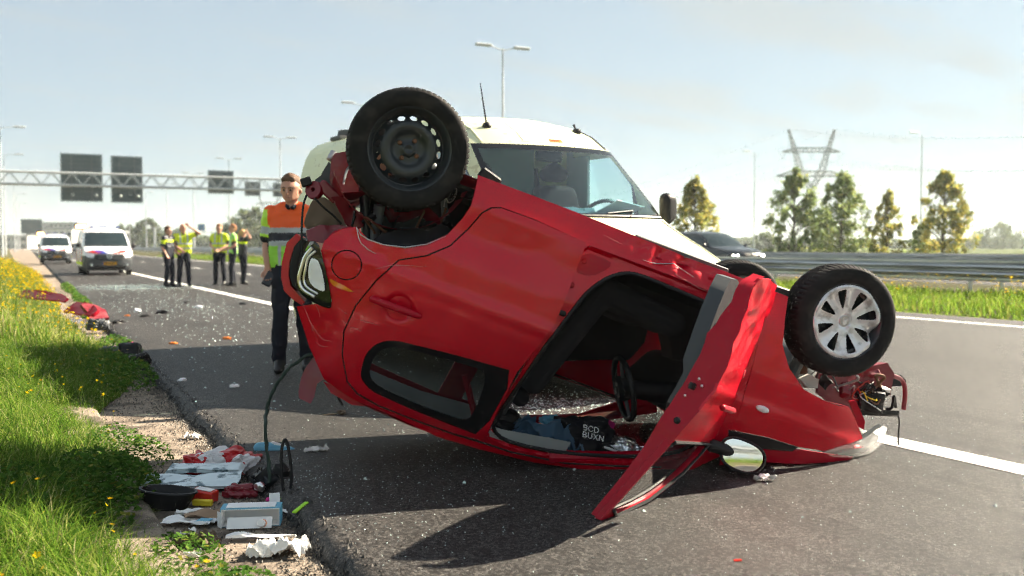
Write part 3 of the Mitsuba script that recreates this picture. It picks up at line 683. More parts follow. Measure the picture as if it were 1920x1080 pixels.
# ---- lower door-jamb pressings seen between the rear door and the opening
for ring in ([(1.028, 0.161), (1.189, 0.159), (1.188, 0.198), (1.115, 0.275), (1.013, 0.278)],):
    panel('jamb_pressing', ring, 'red_plain', -0.028, 0.008, 0.03)
for uv in ((1.049, 0.212),(1.03, 0.351)):
    pc('jamb_plug', lathe([(0.001, .012), (.011, .012), (.014, .006), (.016, 0)], 16, 1).apply_translation([uv[0], float(side_y(np.array(uv[0]), np.array(uv[1]))) - .032, uv[1]]), 'red_plain')
pc('courtesy_switch', boxm([*(lambda q: (q[0], float(side_y(np.array(q[0]), np.array(q[1]))) - .030, q[1]))((1.032, 0.505))], (.045, .02, .03), bev=.008), 'black_plastic')
# ---- front wing, bonnet, black corner trim
WING = [(2.026, -0.01), (2.184, -0.01), (2.196, 0.118), (2.225, 0.244), (2.304, 0.352), (2.426, 0.432), (2.578, 0.448), (2.701, 0.446), (2.771, 0.431), (2.853, 0.479), (2.99, 0.568), (2.845, 0.636), (2.715, 0.706), (2.537, 0.734), (2.339, 0.741), (2.131, 0.771), (2.116, 0.571), (2.094, 0.306), (2.049, 0.096)]
wing = panel('front_wing', WING, 'red_paint', 0.002, 0.012, 0.03, soft=0)
rp = np.array((2.239, 0.846, 0.608)); rp[1] = float(side_y(rp[0], rp[2])) + .004
pc('side_repeater', trimesh.creation.icosphere(3, 1.0).apply_scale([.040, .012, .018]).apply_translation(rp), 'lamp_white', wing, 60, 'oval white side repeater lamp')
fe = np.array([(2.184, -0.01), (2.196, 0.118), (2.225, 0.244), (2.304, 0.352), (2.426, 0.432), (2.578, 0.448), (2.771, 0.431)])
fl3 = np.stack([fe[:, 0], side_y(fe[:, 0], fe[:, 1]), fe[:, 1]], 1)
pc('arch_lip', gridm(np.stack([fl3, fl3 - [0, .055, 0]], 1)), 'red_plain', wing)
pc('arch_liner', gridm(np.stack([fl3 - [0, .05, 0], fl3 - [0, .40, -.03]], 1)), 'black_plastic')
panel('corner_trim', [(2.115, 0.777), (2.34, 0.744), (2.534, 0.735), (2.509, 0.769), (2.311, 0.816), (2.15, 0.847)], 'black_plastic', 0.006, 0.014, 0.03, soft=0)
panel('pillar_base', [(2.128, 0.842), (2.308, 0.81), (2.555, 0.745), (2.786, 0.711), (2.973, 0.683), (2.966, 0.705), (2.601, 0.82), (2.379, 0.878), (2.173, 0.975)], 'red_plain', -0.004, 0.014, 0.03, soft=0)
def bonnet(u, v):
    y = (v - .5) * 2; x = 2.22 + .93 * u - .16 * y * y * u
    return np.stack([x, .735 * y * (1 - .10 * u), .845 - .20 * u ** 2.2 - .03 * u + .045 * (1 - y * y) + .01 * np.sin(u * 9 + y * 3)], -1)
uu, vv = np.meshgrid(np.linspace(0, 1, 24), np.linspace(0, 1, 28), indexing='ij')
pc('bonnet', gridm(bonnet(uu, vv)), 'red_paint')
# head lamp: clear lens over a chrome bowl
HL = [(2.72, 0.715), (2.849, 0.642), (2.992, 0.571), (3.081, 0.497), (3.151, 0.454), (3.206, 0.454), (3.228, 0.559), (3.097, 0.641), (2.965, 0.688), (2.794, 0.723)]
hl = pc('headlight', sheet(Polygon(HL), 0.03, near(-0.05)), 'dark_steel', label='broken clear headlight')
pc('lens', sheet(Polygon(HL), 0.02, near(0.008), near(0.002)), 'clear_pane', hl)
pc('bulb_housing', chain([[(np.array([2.98, .52, .53]), .05), (np.array([3.05, .46, .55]), .035)]], .015, 3), 'chrome', hl)
# ---- the far side, roof, windscreen
far_ring = [(-.10, .66), (-.14, .52), (-.12, .50), (.0, .52), (.2, .47), (.33, .32), (.37, .0), (1.1, -.01), (2.06, -.01), (2.10, .25), (2.25, .42), (2.5, .50), (2.7, .46), (2.86, .42), (2.95, .45), (2.97, .62), (2.6, .80), (2.25, .86), (1.9, 1.10), (1.35, 1.29), (.68, 1.345), (.3, 1.32), (.10, 1.24), (.0, .95)]
far_front = [(2.02, .90), (1.02, .90), (.94, 1.24), (1.35, 1.235), (1.75, 1.08)]; far_rear = [(.86, .905), (.22, .93), (.12, 1.02), (.3, 1.22), (.78, 1.255)]
panel('side_panel', far_ring, 'red_plain', 0.0, 0.02, 0.05, [far_front, far_rear], side=far, soft=0)
panel('door_trim', [(.98, .10), (2.0, .10), (2.05, .60), (1.75, .70), (1.45, .82), (.96, .85)], 'black_plastic', -0.03, 0.03, 0.06, side=far)
panel('door_pull', [(1.36, .62), (1.52, .60), (1.53, .68), (1.38, .70)], 'grey_plastic', -0.085, 0.03, 0.03, side=far)
sp = np.array([(2.02, .895), (1.02, .895)]); pc('window_seal', tube(np.stack([sp[:, 0], -side_y(sp[:, 0] + .3, sp[:, 1]) + .01, sp[:, 1]], 1), .014, 8), 'black_plastic')
ru, rv = np.meshgrid(np.linspace(.04, 1.38, 22), np.linspace(-1, 1, 20), indexing='ij')
rz_ = np.interp(ru, [-.28, 0, .3, .68, 1.0, 1.38], [1.06, 1.27, 1.33, 1.352, 1.33, 1.275])
roof = np.stack([ru, .56 * rv, rz_ + .02 * (1 - rv ** 2) + .012 * (meshkit.fbm(np.stack([ru * 4, rv * 2, 0 * ru], -1), 3, 81) - .5)], -1)
pc('roof', gridm(roof), 'red_paint')
lin = roof[1:].copy(); rv5 = rv[1:]; lin[..., 2] -= .05 + 0.03 * np.abs(rv5) ** 3; lin[..., 1] *= .97
pc('headliner', gridm(lin), 'headliner', label='pale grey headliner of the upside down cabin')
cl = roof[2:, -1].copy(); cl[:, 1] = .57; pc('cant_rail_trim', gridm(np.stack([cl - [0, .02, .02], cl + [0, .035, -.135]], 1)), 'headliner')
wu, wv = np.meshgrid(np.linspace(0, 1, 12), np.linspace(-1, 1, 14), indexing='ij')
pc('windscreen', gridm(np.stack([1.38 + .88 * wu - .08 * wv ** 2, (.55 + .12 * wu) * wv, 1.275 - .40 * wu], -1)), 'smoked_pane')
for s in (-1, 1): pc('windscreen_pillar', tube(curve([(1.30, .58 * s, 1.26), (1.75, .62 * s, 1.10), (2.24, .70 * s, .87)], 10), .035, 8), 'red_plain')
# ---- underside
bx, by = np.meshgrid(np.linspace(.30, 2.12, 20), np.linspace(-.79, .79, 16), indexing='ij')
pc('floor_pan', gridm(np.stack([bx, by, .035 + .05 * np.exp(-(by / .14) ** 2) + .02 * np.sin(by * 18) * np.cos(bx * 9)], -1)), 'red_dull')
pc('cabin_carpet', gridm(np.stack([bx, by * .97, .13 + .08 * np.exp(-(by / .16) ** 2) + 0 * bx], -1)), 'seat_fabric')
bx, by = np.meshgrid(np.linspace(-.30, .34, 10), np.linspace(-.62, .62, 12), indexing='ij')
pc('boot_floor', gridm(np.stack([bx, by, .30 + .05 * np.sin(bx * 22) + .03 * np.cos(by * 15)], -1)), 'red_dull')
pc('sill_strip', boxm((1.55, .755, -.012), (.55, .03, .035), R=rot(1, .02), bev=.006), 'grey_plastic')
pc('sill_strip', boxm((2.11, .70, -.02), (.20, .12, .06), R=rot(1, .05), bev=.01), 'black_plastic')
pc('sill_strip', boxm((.44, .76, -.015), (.12, .05, .06), R=rot(1, -.25), bev=.01), 'black_plastic')
pc('exhaust', tube(curve([(1.9, -.1, -.0), (1.2, -.12, .01), (.5, -.25, -.02), (.0, -.35, .12), (-.3, -.42, .16)], 24), .03, 10), 'rust')
pc('silencer', chain([[(np.array([-.20, -.50, .17]), .085), (np.array([-.20, -.05, .17]), .085)]], .03, 2), 'rust')
pc('rear_axle', chain([[(np.array([.12, -.55, .02]), .05), (np.array([.12, .55, .02]), .05)], [(np.array([.12, .55, .02]), .045), (np.array([0, .62, 0]), .04)], [(np.array([.12, -.55, .02]), .045), (np.array([0, -.62, 0]), .04)], [(np.array([.12, .5, .02]), .045), (np.array([.42, .5, .06]), .04)], [(np.array([.12, -.5, .02]), .045), (np.array([.42, -.5, .06]), .04)]], .03, 3), 'black_steel')
pc('fuel_tank', boxm((.55, 0, .03), (.36, .9, .12), bev=.04), 'black_plastic')
pc('engine', chain([[(np.array([2.55, -.3, .32]), .17), (np.array([2.55, .3, .32]), .17)], [(np.array([2.45, .1, .12]), .13), (np.array([2.5, -.35, .2]), .13)]], .05, 3), 'dark_steel')
pc('firewall', gridm(np.stack([np.full((6, 8), 2.14), *np.meshgrid(np.linspace(-.72, .72, 6), np.linspace(.02, .84, 8), indexing='ij')], -1)), 'black_plastic')
pc('rear_bulkhead', gridm(np.stack([np.full((6, 8), .08), *np.meshgrid(np.linspace(-.62, .62, 6), np.linspace(.28, .72, 8), indexing='ij')], -1)), 'black_plastic')
# ---- wheels
def tyre_mesh(lugs=66):
    pr = np.array([(.203, .080), (.212, .093), (.235, .101), (.262, .103), (.287, .096), (.301, .086), (.308, .070), (.3105, .040), (.311, .031), (.304, .030), (.304, .022), (.311, .021), (.312, .006), (.304, .005)])
    pr = np.vstack([pr, pr[::-1] * [1, -1]]); n = lugs * 5
    m = lathe(pr, n, 1); v = np.array(m.vertices).reshape(n, len(pr), 3)
    k = np.zeros(n); k[::5] = 1
    deep = np.where((np.abs(pr[:, 1]) > .028) & (pr[:, 0] > .298), .0085, np.where(pr[:, 0] > .3095, .005, 0)) * np.where(pr[:, 0] < .303, .5, 1)
    sh = np.where(pr[:, 1] > 0, 1, 3)
    for j in range(len(pr)): v[:, j, [0, 2]] *= (1 - np.roll(k, sh[j])[:, None] * deep[j] / .31)
    return mk(v.reshape(-1, 3), m.faces)
TYRE = tyre_mesh()
BARREL = lathe([(.213, .082), (.216, .090), (.211, .093), (.203, .088), (.197, .074), (.192, .050), (.186, .030), (.178, -.02), (.180, -.07), (.203, -.09)], 64, 1)
def steel_disc():
    pg = Point(0, 0).buffer(.180, 32).difference(Point(0, 0).buffer(.026, 16))
    for k in range(16):
        a = k * np.pi / 8 + .2; e = Point(0, 0).buffer(1, 10); from_ = np.array(e.exterior.coords) * [.0125, .0195]
        c, s = np.cos(a), np.sin(a); pg = pg.difference(Polygon(from_ @ np.array([[c, s], [-s, c]]) + [.157 * c, .157 * s]))
    R_ = [.0, .026, .034, .040, .072, .080, .095, .118, .138, .150, .165, .180]; H_ = [.034, .034, .034, .022, .022, .026, .044, .050, .046, .036, .016, .004]
    f = lambda o: (lambda p: np.stack([p[:, 0], np.interp(np.hypot(p[:, 0], p[:, 1]), R_, H_) + o, p[:, 1]], 1))
    return sheet(pg, .011, f(0), f(-.004))
DISC = steel_disc()
def wheel(name, x, y, side, kind, label, steer=0.0, camber=0.0):
    M = np.eye(4); M[:3, :3] = rot(2, steer) @ rot(0, camber) @ (np.eye(3) if side > 0 else rot(2, np.pi)); M[:3, 3] = (x, y * side, 0)
    W_ = CAR @ M
    w = put(name, TYRE, 'tyre', car, 40, label, world=W_)
    q = lambda n, m, b, s=35, l=None: put(n, m, b, w, s, l, world=W_)
    q('rim', BARREL, 'black_steel', 40)
    if kind == 'steel':
        q('rim_disc', DISC, 'black_steel', 30)
        for k in range(4):
            a = k * np.pi / 2 + .3; q('bolt', lathe([(.001, .040), (.008, .040), (.010, .034), (.012, .026), (.013, .020)], 8, 1).apply_translation([.054 * np.cos(a), 0, .054 * np.sin(a)]), 'rust', 25)
        q('hub_centre', lathe([(.001, .030), (.012, .034), (.022, .038), (.029, .036), (.031, .02)], 24, 1), 'black_steel')
    else:
        pg = Point(0, 0).buffer(.203, 40)
        for k in range(8):
            a0 = k * np.pi / 4 + .22; ring = []
            for r_, w_ in ((.072, .045), (.085, .10), (.13, .155), (.170, .165), (.178, .12)): ring.append((r_, w_))
            pts = [(r_ * np.cos(a0 + w_), r_ * np.sin(a0 + w_)) for r_, w_ in ring] + [(r_ * np.cos(a0 - w_), r_ * np.sin(a0 - w_)) for r_, w_ in ring[::-1]]
            pg = pg.difference(Polygon(round_ring(pts, 1)))
        R_ = [0, .034, .04, .08, .14, .18, .195, .203]; H_ = [.058, .060, .066, .070, .080, .092, .096, .090]
        def f(o):
            def g(p):
                r_ = np.hypot(p[:, 0], p[:, 1]); a = np.arctan2(p[:, 1], p[:, 0])
                bent = np.clip((r_ - .12) / .08, 0, 1) * np.exp(-((a - .05) / .22) ** 2)
                h = np.interp(r_, R_, H_) + .004 * np.cos(8 * (a - .22)) * np.clip((r_ - .05) / .1, 0, 1) - .05 * bent + o
                return np.stack([p[:, 0] * (1 - .10 * bent), h, p[:, 1]], 1)
            return g
        hc = q('hubcap', sheet(pg, .011, f(0), f(-.005)), 'hubcap', 35, 'scuffed silver hubcap with a buckled edge')
        put('badge', lathe([(.001, .066), (.030, .066), (.034, .060)], 32, 1), 'chrome', hc, 30, world=W_)
        em = Polygon([(-.016, -.018), (-.006, -.020), (-.004, -.008), (.004, -.004), (.010, -.014), (.018, -.013), (.012, -.002), (.013, .010), (.006, .020), (-.002, .021), (-.008, .014), (-.015, .010), (-.008, .006), (-.012, -.004)])
        put('emblem', prism(np.array(em.exterior.coords)[:-1], .0655, .069), 'hubcap', hc, False, world=W_)
        q('inner_disc', sheet(Point(0, 0).buffer(.178, 24), .03, lambda p: np.stack([p[:, 0], .02 + 0 * p[:, 0], p[:, 1]], 1)), 'black_steel')
    q('brake_drum', lathe([(.001, -.015), (.11, -.015), (.12, -.03), (.12, -.075), (.03, -.08)], 32, 1), 'rust')
    return w
wheel('rear_wheel', 0.0, .7275, 1, 'steel', 'bare black steel wheel high up at the rear of the car', camber=.03, steer=-.06)
wheel('rear_wheel', 0.0, .7275, -1, 'steel', None)
wheel('front_wheel', 2.54, .7275, 1, 'hub', 'front wheel with silver hubcap', steer=-.06, camber=.02)
wheel('front_wheel', 2.54, .7275, -1, 'steel', None, steer=-.06)
for s in (1, -1):
    pc('strut', tube([(2.52, .56 * s, .05), (2.46, .52 * s, .62)], [.028, .045], 10), 'black_steel')
    pc('wishbone', chain([[(np.array([2.54, .6 * s, -.04]), .03), (np.array([2.35, .32 * s, .0]), .035)], [(np.array([2.54, .6 * s, -.04]), .03), (np.array([2.68, .32 * s, .02]), .03)]], .03, 2), 'black_steel')
# ---- cabin
def seat(x, y, name):
    s = pc(name, chain([[(np.array([x + .22, y - .17, .34]), .075), (np.array([x + .22, y + .17, .34]), .075), (np.array([x - .20, y - .17, .30]), .075), (np.array([x - .20, y + .17, .30]), .075)],
                        [(np.array([x - .22, y - .17, .32]), .07), (np.array([x - .22, y + .17, .32]), .07), (np.array([x - .40, y - .15, .92]), .055), (np.array([x - .40, y + .15, .92]), .055)]], .05, 4), 'seat_fabric')
    pc('headrest', chain([[(np.array([x - .43, y - .09, 1.02]), .05), (np.array([x - .43, y + .09, 1.02]), .05)]], .03, 3), 'seat_fabric', s)
seat(1.50, .36, 'driver_seat'); seat(1.50, -.36, 'passenger_seat')
pc('rear_bench', chain([[(np.array([.62, -.5, .38]), .09), (np.array([.62, .5, .38]), .09), (np.array([.30, -.5, .36]), .09), (np.array([.30, .5, .36]), .09)], [(np.array([.28, -.5, .38]), .07), (np.array([.28, .5, .38]), .07), (np.array([.12, -.5, .86]), .06), (np.array([.12, .5, .86]), .06)]], .06, 4), 'seat_fabric')
pc('dashboard', chain([[(np.array([2.12, -.62, .60]), .12), (np.array([2.12, .62, .60]), .12), (np.array([1.98, -.6, .74]), .07), (np.array([1.98, .6, .74]), .07), (np.array([2.20, -.6, .80]), .05), (np.array([2.20, .6, .80]), .05)]], .05, 3), 'black_plastic')
SW = np.array((1.624, 0.4, 0.775)); swR = rot(1, -1.05)
swheel = pc('steering_wheel', trimesh.creation.torus(.178, .017, major_sections=40, minor_sections=10).apply_transform(pose4(SW, R=swR)), 'black_plastic', None, 60)
pc('boss', lathe([(.001, .045), (.05, .042), (.075, .02), (.07, -.02)], 24).apply_transform(pose4(SW, R=swR)), 'black_plastic', swheel)
for a in (.3, np.pi - .3, -np.pi / 2): pc('spoke', boxm(SW + swR @ np.array([.11 * np.cos(a), .11 * np.sin(a), .005]), (.14, .03, .018), R=swR @ rot(2, a), bev=.006), 'grey_plastic', swheel)
pc('steering_column', chain([[(SW + swR @ np.array([0, 0, .0]), .05), (np.array([2.12, .38, .66]), .08)]], .03, 2), 'black_plastic')
pc('seat_belt', gridm(np.stack([curve([(.93, .63, 1.12), (1.0, .60, .70), (1.08, .66, .16)], 16), curve([(.98, .63, 1.12), (1.05, .60, .70), (1.13, .66, .16)], 16)], 1)), 'black_plastic')
for nm, ring, yy_, b in (('gear_console', [(1.5, .15), (2.0, .15), (2.05, .5), (1.95, .52), (1.8, .3), (1.5, .28)], 0, 'black_plastic'),): pc(nm, prism(ring, -.10, .10), b)
pc('parcel_shelf', boxm((.05, 0, .80), (.34, 1.06, .03), R=rot(1, .25), bev=.008), 'seat_fabric')
pc('belt_guide', tube(curve([(.70, .62, .99), (.78, .60, 1.10), (.86, .575, 1.22)], 8), .018, 8), 'red_plain')
# ---- open front door (hinged at the wing, twisted, its frame corner on the road)
def d_alpha(z): return np.radians(np.interp(z, [.05, .14, .48, .70, .90, 1.31], [61, 61, 61.7, 60, 56.7, 48]))
def dp(s, z, t):
    s, z, t = np.broadcast_arrays(np.asarray(s, float), np.asarray(z, float), np.asarray(t, float)); a = d_alpha(z)
    return np.stack([2.08 - s * np.cos(a) + t * np.sin(a), .83 + s * np.sin(a) + t * np.cos(a), z], -1)
def d_bulge(s, z):
    low = np.clip((.9 - z) / .9, 0, 1)
    return .034 * np.sin(np.pi * np.clip(s / 1.10, 0, 1)) * np.clip(low * 2.2, 0, 1) + .012 * np.sin(s * 17 + z * 4) * np.exp(-((z - .1) / .16) ** 2) + .010 * np.exp(-((z - .60) / .03) ** 2) - .02 * (1 - np.clip(low * 3, 0, 1)) + .07 * (.12 - np.abs(meshkit.fbm(np.stack([s * 4 + z * 2, z * 7 - s * 3, 0 * s], -1), 3, 91) - .5)) * np.clip((.75 - z) / .5, 0, 1)
def d_skin(o): return lambda p: dp(p[:, 0], p[:, 1], d_bulge(p[:, 0], p[:, 1]) + o)
skin_ring = [(.0, .02), (.35, .0), (.8, .03), (.94, .06), (1.03, .22), (1.06, .42), (1.06, .62), (1.07, .80), (1.06, .88), (.5, .87), (.05, .85)]
fd = pc('front_door', sheet(Polygon(skin_ring), .022, d_skin(.0), d_skin(-.012)), 'red_paint', label='open red front door, twisted, seen edge on with its frame corner on the road')
edge = np.array([(.90, .04), (.99, .12), (1.035, .24), (1.06, .42), (1.06, .62), (1.07, .80), (1.06, .90), (1.06, 1.10), (1.085, 1.24), (1.09, 1.31)])
ed = curve(edge, 40); tt = np.array([0, -.012, -.068, -.074, -.132, -.138]); wz = np.interp(ed[:, 1], [.05, .2, .38, .6, .75, .95, 1.31], [.4, .55, .9, 1, .9, .65, .45])
E_ = np.stack([dp(ed[:, 0] + (.0 if k < 2 else -.006 if k < 4 else -.014), ed[:, 1], d_bulge(ed[:, 0], ed[:, 1]) + t * wz) for k, t in enumerate(tt)], 1)
pc('edge_face', gridm(E_), 'red_plain', fd, 30, 'dark red shut face of the open door')
ir = [(.05, .08), (.85, .06), (.97, .20), (1.03, .42), (1.03, .82), (.06, .82)]
pc('inner_trim', sheet(Polygon(round_ring(ir, 1)), .05, lambda p: dp(p[:, 0], p[:, 1], -.155 - .035 * np.clip((.56 - p[:, 1]) / .05, 0, 1)), lambda p: dp(p[:, 0], p[:, 1], -.12)), 'grey_bumper', fd)
frame_o = [(1.06, .87), (1.085, 1.24), (1.09, 1.315), (1.00, 1.315), (.70, 1.22), (.40, 1.06), (.05, .86)]; frame_i = [(1.042, .875), (1.062, 1.255), (.98, 1.285), (.72, 1.195), (.45, 1.045), (.18, .875)]
pc('window_frame', sheet(Polygon(frame_o).difference(Polygon(frame_i)), .03, lambda p: dp(p[:, 0], p[:, 1], -.02), lambda p: dp(p[:, 0], p[:, 1], -.055)), 'red_plain', fd)
fo = np.array(frame_i[1:] + frame_i[:1]); pc('frame_seal', tube(dp(fo[:, 0], fo[:, 1], -.012), .009, 6), 'black_plastic', fd)
pc('window_glass', sheet(Polygon(frame_i), .08, lambda p: dp(p[:, 0], p[:, 1], -.035)), 'smoked_pane', fd)
pc('latch', boxm(dp(1.060, .615, -.085), (.02, .05, .03), R=rot(2, .9), bev=.005), 'black_plastic', fd)
for z_, t_ in ((.575, -.075), (.60, -.050), (.665, -.095)): pc('screw', ball(dp(1.063, z_, t_), .007, 1), 'chrome', fd)
pc('rubber_stop', ball(dp(1.062, .78, -.060), .016, 2), 'black_plastic', fd)
pc('handle', chain([[(dp(.88, .66, .055), .016), (dp(.70, .66, .085), .016)]], .012, 3), 'red_plain', fd)
pc('badge', lathe([(.001, .004), (.016, .003), (.019, 0)], 20, 1).apply_transform(pose4(dp(.78, .48, .062), R=rot(2, -.95))), 'red_plain', fd)
# wing mirror, glass turned so that it shows the guardrail and the grass of the median
MC = np.array((2.186, 0.93, 0.877)); Mw = (CAR @ np.r_[MC, 1])[:3]
tgt = np.array([-2.2, -4.0, .33]) - Mw; nw = tgt / np.linalg.norm(tgt) + (EYE - Mw) / np.linalg.norm(EYE - Mw); nw /= np.linalg.norm(nw); nl = CAR[:3, :3].T @ nw
ax = np.cross(nl, [0, 0, 1.0]); ax /= np.linalg.norm(ax); ay = np.cross(ax, nl); MR = np.stack([ax, nl, -ay], 1)
if np.linalg.det(MR) < 0: MR[:, 2] *= -1
ovl = round_ring([(-.115, -.02), (-.085, .055), (-.02, .075), (.06, .068), (.105, .03), (.11, -.03), (.07, -.07), (-.03, -.078), (-.09, -.065)], 2)
if (MR[:, 0] @ np.array([1, 0, 0])) > 0: ovl = ovl * [1, 1]
g_ = sheet(Polygon(ovl), .02, lambda p: MC + p[:, :1] * MR[:, 0] + p[:, 1:] * MR[:, 2] + (.010 - .14 * (p ** 2).sum(1, keepdims=True)) * nl)
hous = [(1.10, .012), (1.14, .0), (1.12, -.03), (.98, -.07), (.65, -.105), (.05, -.115)]
H3 = np.stack([MC + k * (ovl[:, :1] * MR[:, 0] + ovl[:, 1:] * MR[:, 2]) + o * nl for k, o in hous], 1); H3 = np.concatenate([H3, H3[:1]], 0)
mir = pc('wing_mirror', gridm(H3), 'red_plain', fd, 50, 'wing mirror reflecting guardrail and grass')
pc('mirror_rim', tube(np.vstack([H3[:, 0]]), .007, 6), 'black_plastic', fd); pc('mirror_glass', g_, 'mirror_glass', fd, True)
pc('mirror_foot', chain([[(MC - .05 * nl, .03), (dp(.10, .88, -.01), .035)]], .02, 2), 'black_plastic', fd)
# ---- tail: lamp, hatch, crushed metal
TL = [(-0.258, 0.596), (-0.288, 0.636), (-0.298, 0.68), (-0.305, 0.737), (-0.297, 0.812), (-0.263, 0.868), (-0.194, 0.893), (-0.108, 0.897), (-0.08, 0.889), (-0.09, 0.855), (-0.158, 0.737), (-0.213, 0.659)]
tl = panel('tail_lamp', TL, 'black_gloss', 0.012, 0.05, 0.02, soft=1, label='smoky tail lamp with a bright clear section')
panel('clear_lens', [(-0.263, 0.698), (-0.249, 0.681), (-0.211, 0.692), (-0.137, 0.81), (-0.151, 0.826), (-0.213, 0.816), (-0.247, 0.772)], 'lamp_white', 0.022, 0.008, 0.012, parent=tl, soft=1)
for k, pts in enumerate(([(-0.272, 0.636), (-0.289, 0.688), (-0.288, 0.745), (-0.279, 0.808), (-0.244, 0.849), (-0.177, 0.863)],[(-0.251, 0.645), (-0.273, 0.693), (-0.266, 0.751), (-0.256, 0.801), (-0.228, 0.831), (-0.167, 0.844)])):
    q = np.array(pts); pc('chrome_band', tube(curve(np.stack([q[:, 0], side_y(q[:, 0], q[:, 1]) + .018, q[:, 1]], 1), 24), .010 - .003 * k, 8), 'chrome', tl, 60)
panel('reflector', [(-0.145, 0.75), (-0.105, 0.754), (-0.046, 0.76), (-0.003, 0.772), (-0.026, 0.778), (-0.078, 0.781), (-0.119, 0.777)], 'orange_lens', 0.004, 0.006, 0.01, parent=tl, label='orange broken lens pieces')
hat = [(-0.38, 0.6), (-0.41, 0.663), (-0.399, 0.764), (-0.375, 0.845), (-0.335, 0.906), (-0.282, 0.931), (-0.223, 0.946), (-0.213, 0.924), (-0.273, 0.891), (-0.314, 0.868), (-0.344, 0.818), (-0.363, 0.75), (-0.367, 0.668), (-0.346, 0.611)]
tg = pc('tailgate', prism(hat, -.35, .47), 'red_paint', label='red tailgate edge behind the tail lamp')
pc('seal_channel', prism([(-0.346, 0.611), (-0.366, 0.667), (-0.357, 0.748), (-0.338, 0.816), (-0.307, 0.861), (-0.265, 0.879), (-0.272, 0.836), (-0.307, 0.795), (-0.324, 0.741), (-0.328, 0.677), (-0.319, 0.619)], -.5, .50), 'black_plastic', tg)
pc('grey_lining', prism([(-0.338, 0.687), (-0.321, 0.766), (-0.291, 0.831), (-0.255, 0.863), (-0.213, 0.863), (-0.288, 0.662)], .2, .46), 'grey_plastic', tg)
def scrap(name, ring, y, th, bsdf, label=None, amp=.012, freq=6, seed=0, tilt=(0, 0)):
    r_ = np.array(ring); c_ = r_.mean(0)
    f = lambda o: (lambda p: np.stack([p[:, 0], y + o + (p[:, 0] - c_[0]) * tilt[0] + (p[:, 1] - c_[1]) * tilt[1], p[:, 1]], 1))
    return pc(name, crumple(sheet(Polygon(r_).buffer(0), .025, f(0), f(-th)), amp, freq, seed), bsdf, None, 30, label)
scrap('chassis_leg', [(-0.34, 0.133), (-0.275, 0.092), (-0.224, 0.126), (-0.175, 0.227), (-0.133, 0.308), (-0.18, 0.35), (-0.226, 0.344), (-0.279, 0.346), (-0.324, 0.256), (-0.348, 0.175)], .50, .12, 'red_dull', 'bent dark red chassis leg', .010, 7, 3)
scrap('crumpled_panel', [(-0.395, 0.307), (-0.372, 0.274), (-0.357, 0.176), (-0.323, 0.187), (-0.296, 0.299), (-0.352, 0.327)], .40, .02, 'grey_plastic', None, .02, 9, 4)
scrap('crumpled_panel', [(-0.375, 0.392), (-0.337, 0.371), (-0.218, 0.363), (-0.149, 0.424), (-0.148, 0.47), (-0.248, 0.53), (-0.353, 0.558), (-0.379, 0.537)], .30, .02, 'cloth_taupe', 'crumpled pale inner panel', .035, 11, 5, (.25, .1))
scrap('crumpled_panel', [(-0.345, 0.553), (-0.283, 0.506), (-0.176, 0.483), (-0.107, 0.48), (-0.151, 0.55), (-0.25, 0.593), (-0.315, 0.612)], .60, .02, 'red_dull', None, .03, 10, 6, (.1, .3))
scrap('crumpled_panel', [(-0.268, 0.375), (-0.182, 0.347), (-0.105, 0.371), (-0.077, 0.432), (-0.096, 0.475), (-0.154, 0.476), (-0.194, 0.432)], .56, .02, 'red_dull', 'crumpled red inner wing', .035, 10, 7, (-.2, .1))
scrap('crumpled_panel', [(-0.231, 0.595), (-0.206, 0.519), (-0.126, 0.466), (-0.092, 0.498), (-0.15, 0.555), (-0.198, 0.625)], .74, .016, 'red_plain', None, .02, 9, 8, (.1, .5))
scrap('fold_flap', [(-0.072, 1.203), (-0.041, 1.182), (-0.007, 1.225), (0.033, 1.278), (0.002, 1.307), (0.006, 1.421), (-0.063, 1.42), (-0.09, 1.33), (-0.097, 1.278)], .45, .03, 'red_dull', 'torn red flap hanging below the tail', .02, 8, 9, (.4, 0))
scrap('fold_flap', [(0.016, 1.286), (0.122, 1.284), (0.216, 1.312), (0.286, 1.324), (0.205, 1.346), (0.08, 1.329)], .52, .02, 'red_plain', None, .012, 8, 10)
tw = np.array((-0.37, 0.5, 0.354)); pc('tow_bracket', cat([lathe([(.012, .02), (.045, .02), (.05, .0), (.045, -.02), (.012, -.02), (.012, .02)], 20, 1).apply_transform(pose4(tw, R=rot(2, .5))), boxm(tw + np.array([.07, 0, -.02]), (.13, .05, .06), R=rot(1, -.4), bev=.01)]), 'red_dull')
pc('rubber_block', boxm(np.array((-0.426, 0.5, 0.329)), (.055, .05, .045), R=rot(1, .7), bev=.006), 'black_plastic')
pc('pipe_end', tube([np.array((-0.356, 0.42, 0.171)), np.array((-0.35, 0.4, 0.122))], .018, 12), 'bare_metal')
pc('damper', tube([np.array((-0.144, 0.5, 0.23)), np.array((-0.025, 0.5, 0.502))], .028, 12), 'black_steel'); pc('damper', tube([np.array((-0.028, 0.55, 0.308)), np.array((0.011, 0.5, 0.503))], [.03, .026], 12), 'dark_steel')
pc('coil_spring', tube(np.array([np.array([.16, .42, .04]) + np.array([.05 * np.cos(t), .05 * np.sin(t), .0045 * t * 10]) for t in np.linspace(0, 30, 90)]), .007, 6), 'black_steel')
scrap('arch_liner', [(0.004, 0.491), (0.053, 0.42), (0.125, 0.363), (0.222, 0.349), (0.298, 0.276), (0.364, 0.295), (0.349, 0.348), (0.266, 0.427), (0.169, 0.481), (0.061, 0.504)], .70, .012, 'seat_fabric', 'torn dark wheel arch liner', .02, 9, 12, (0, .4))
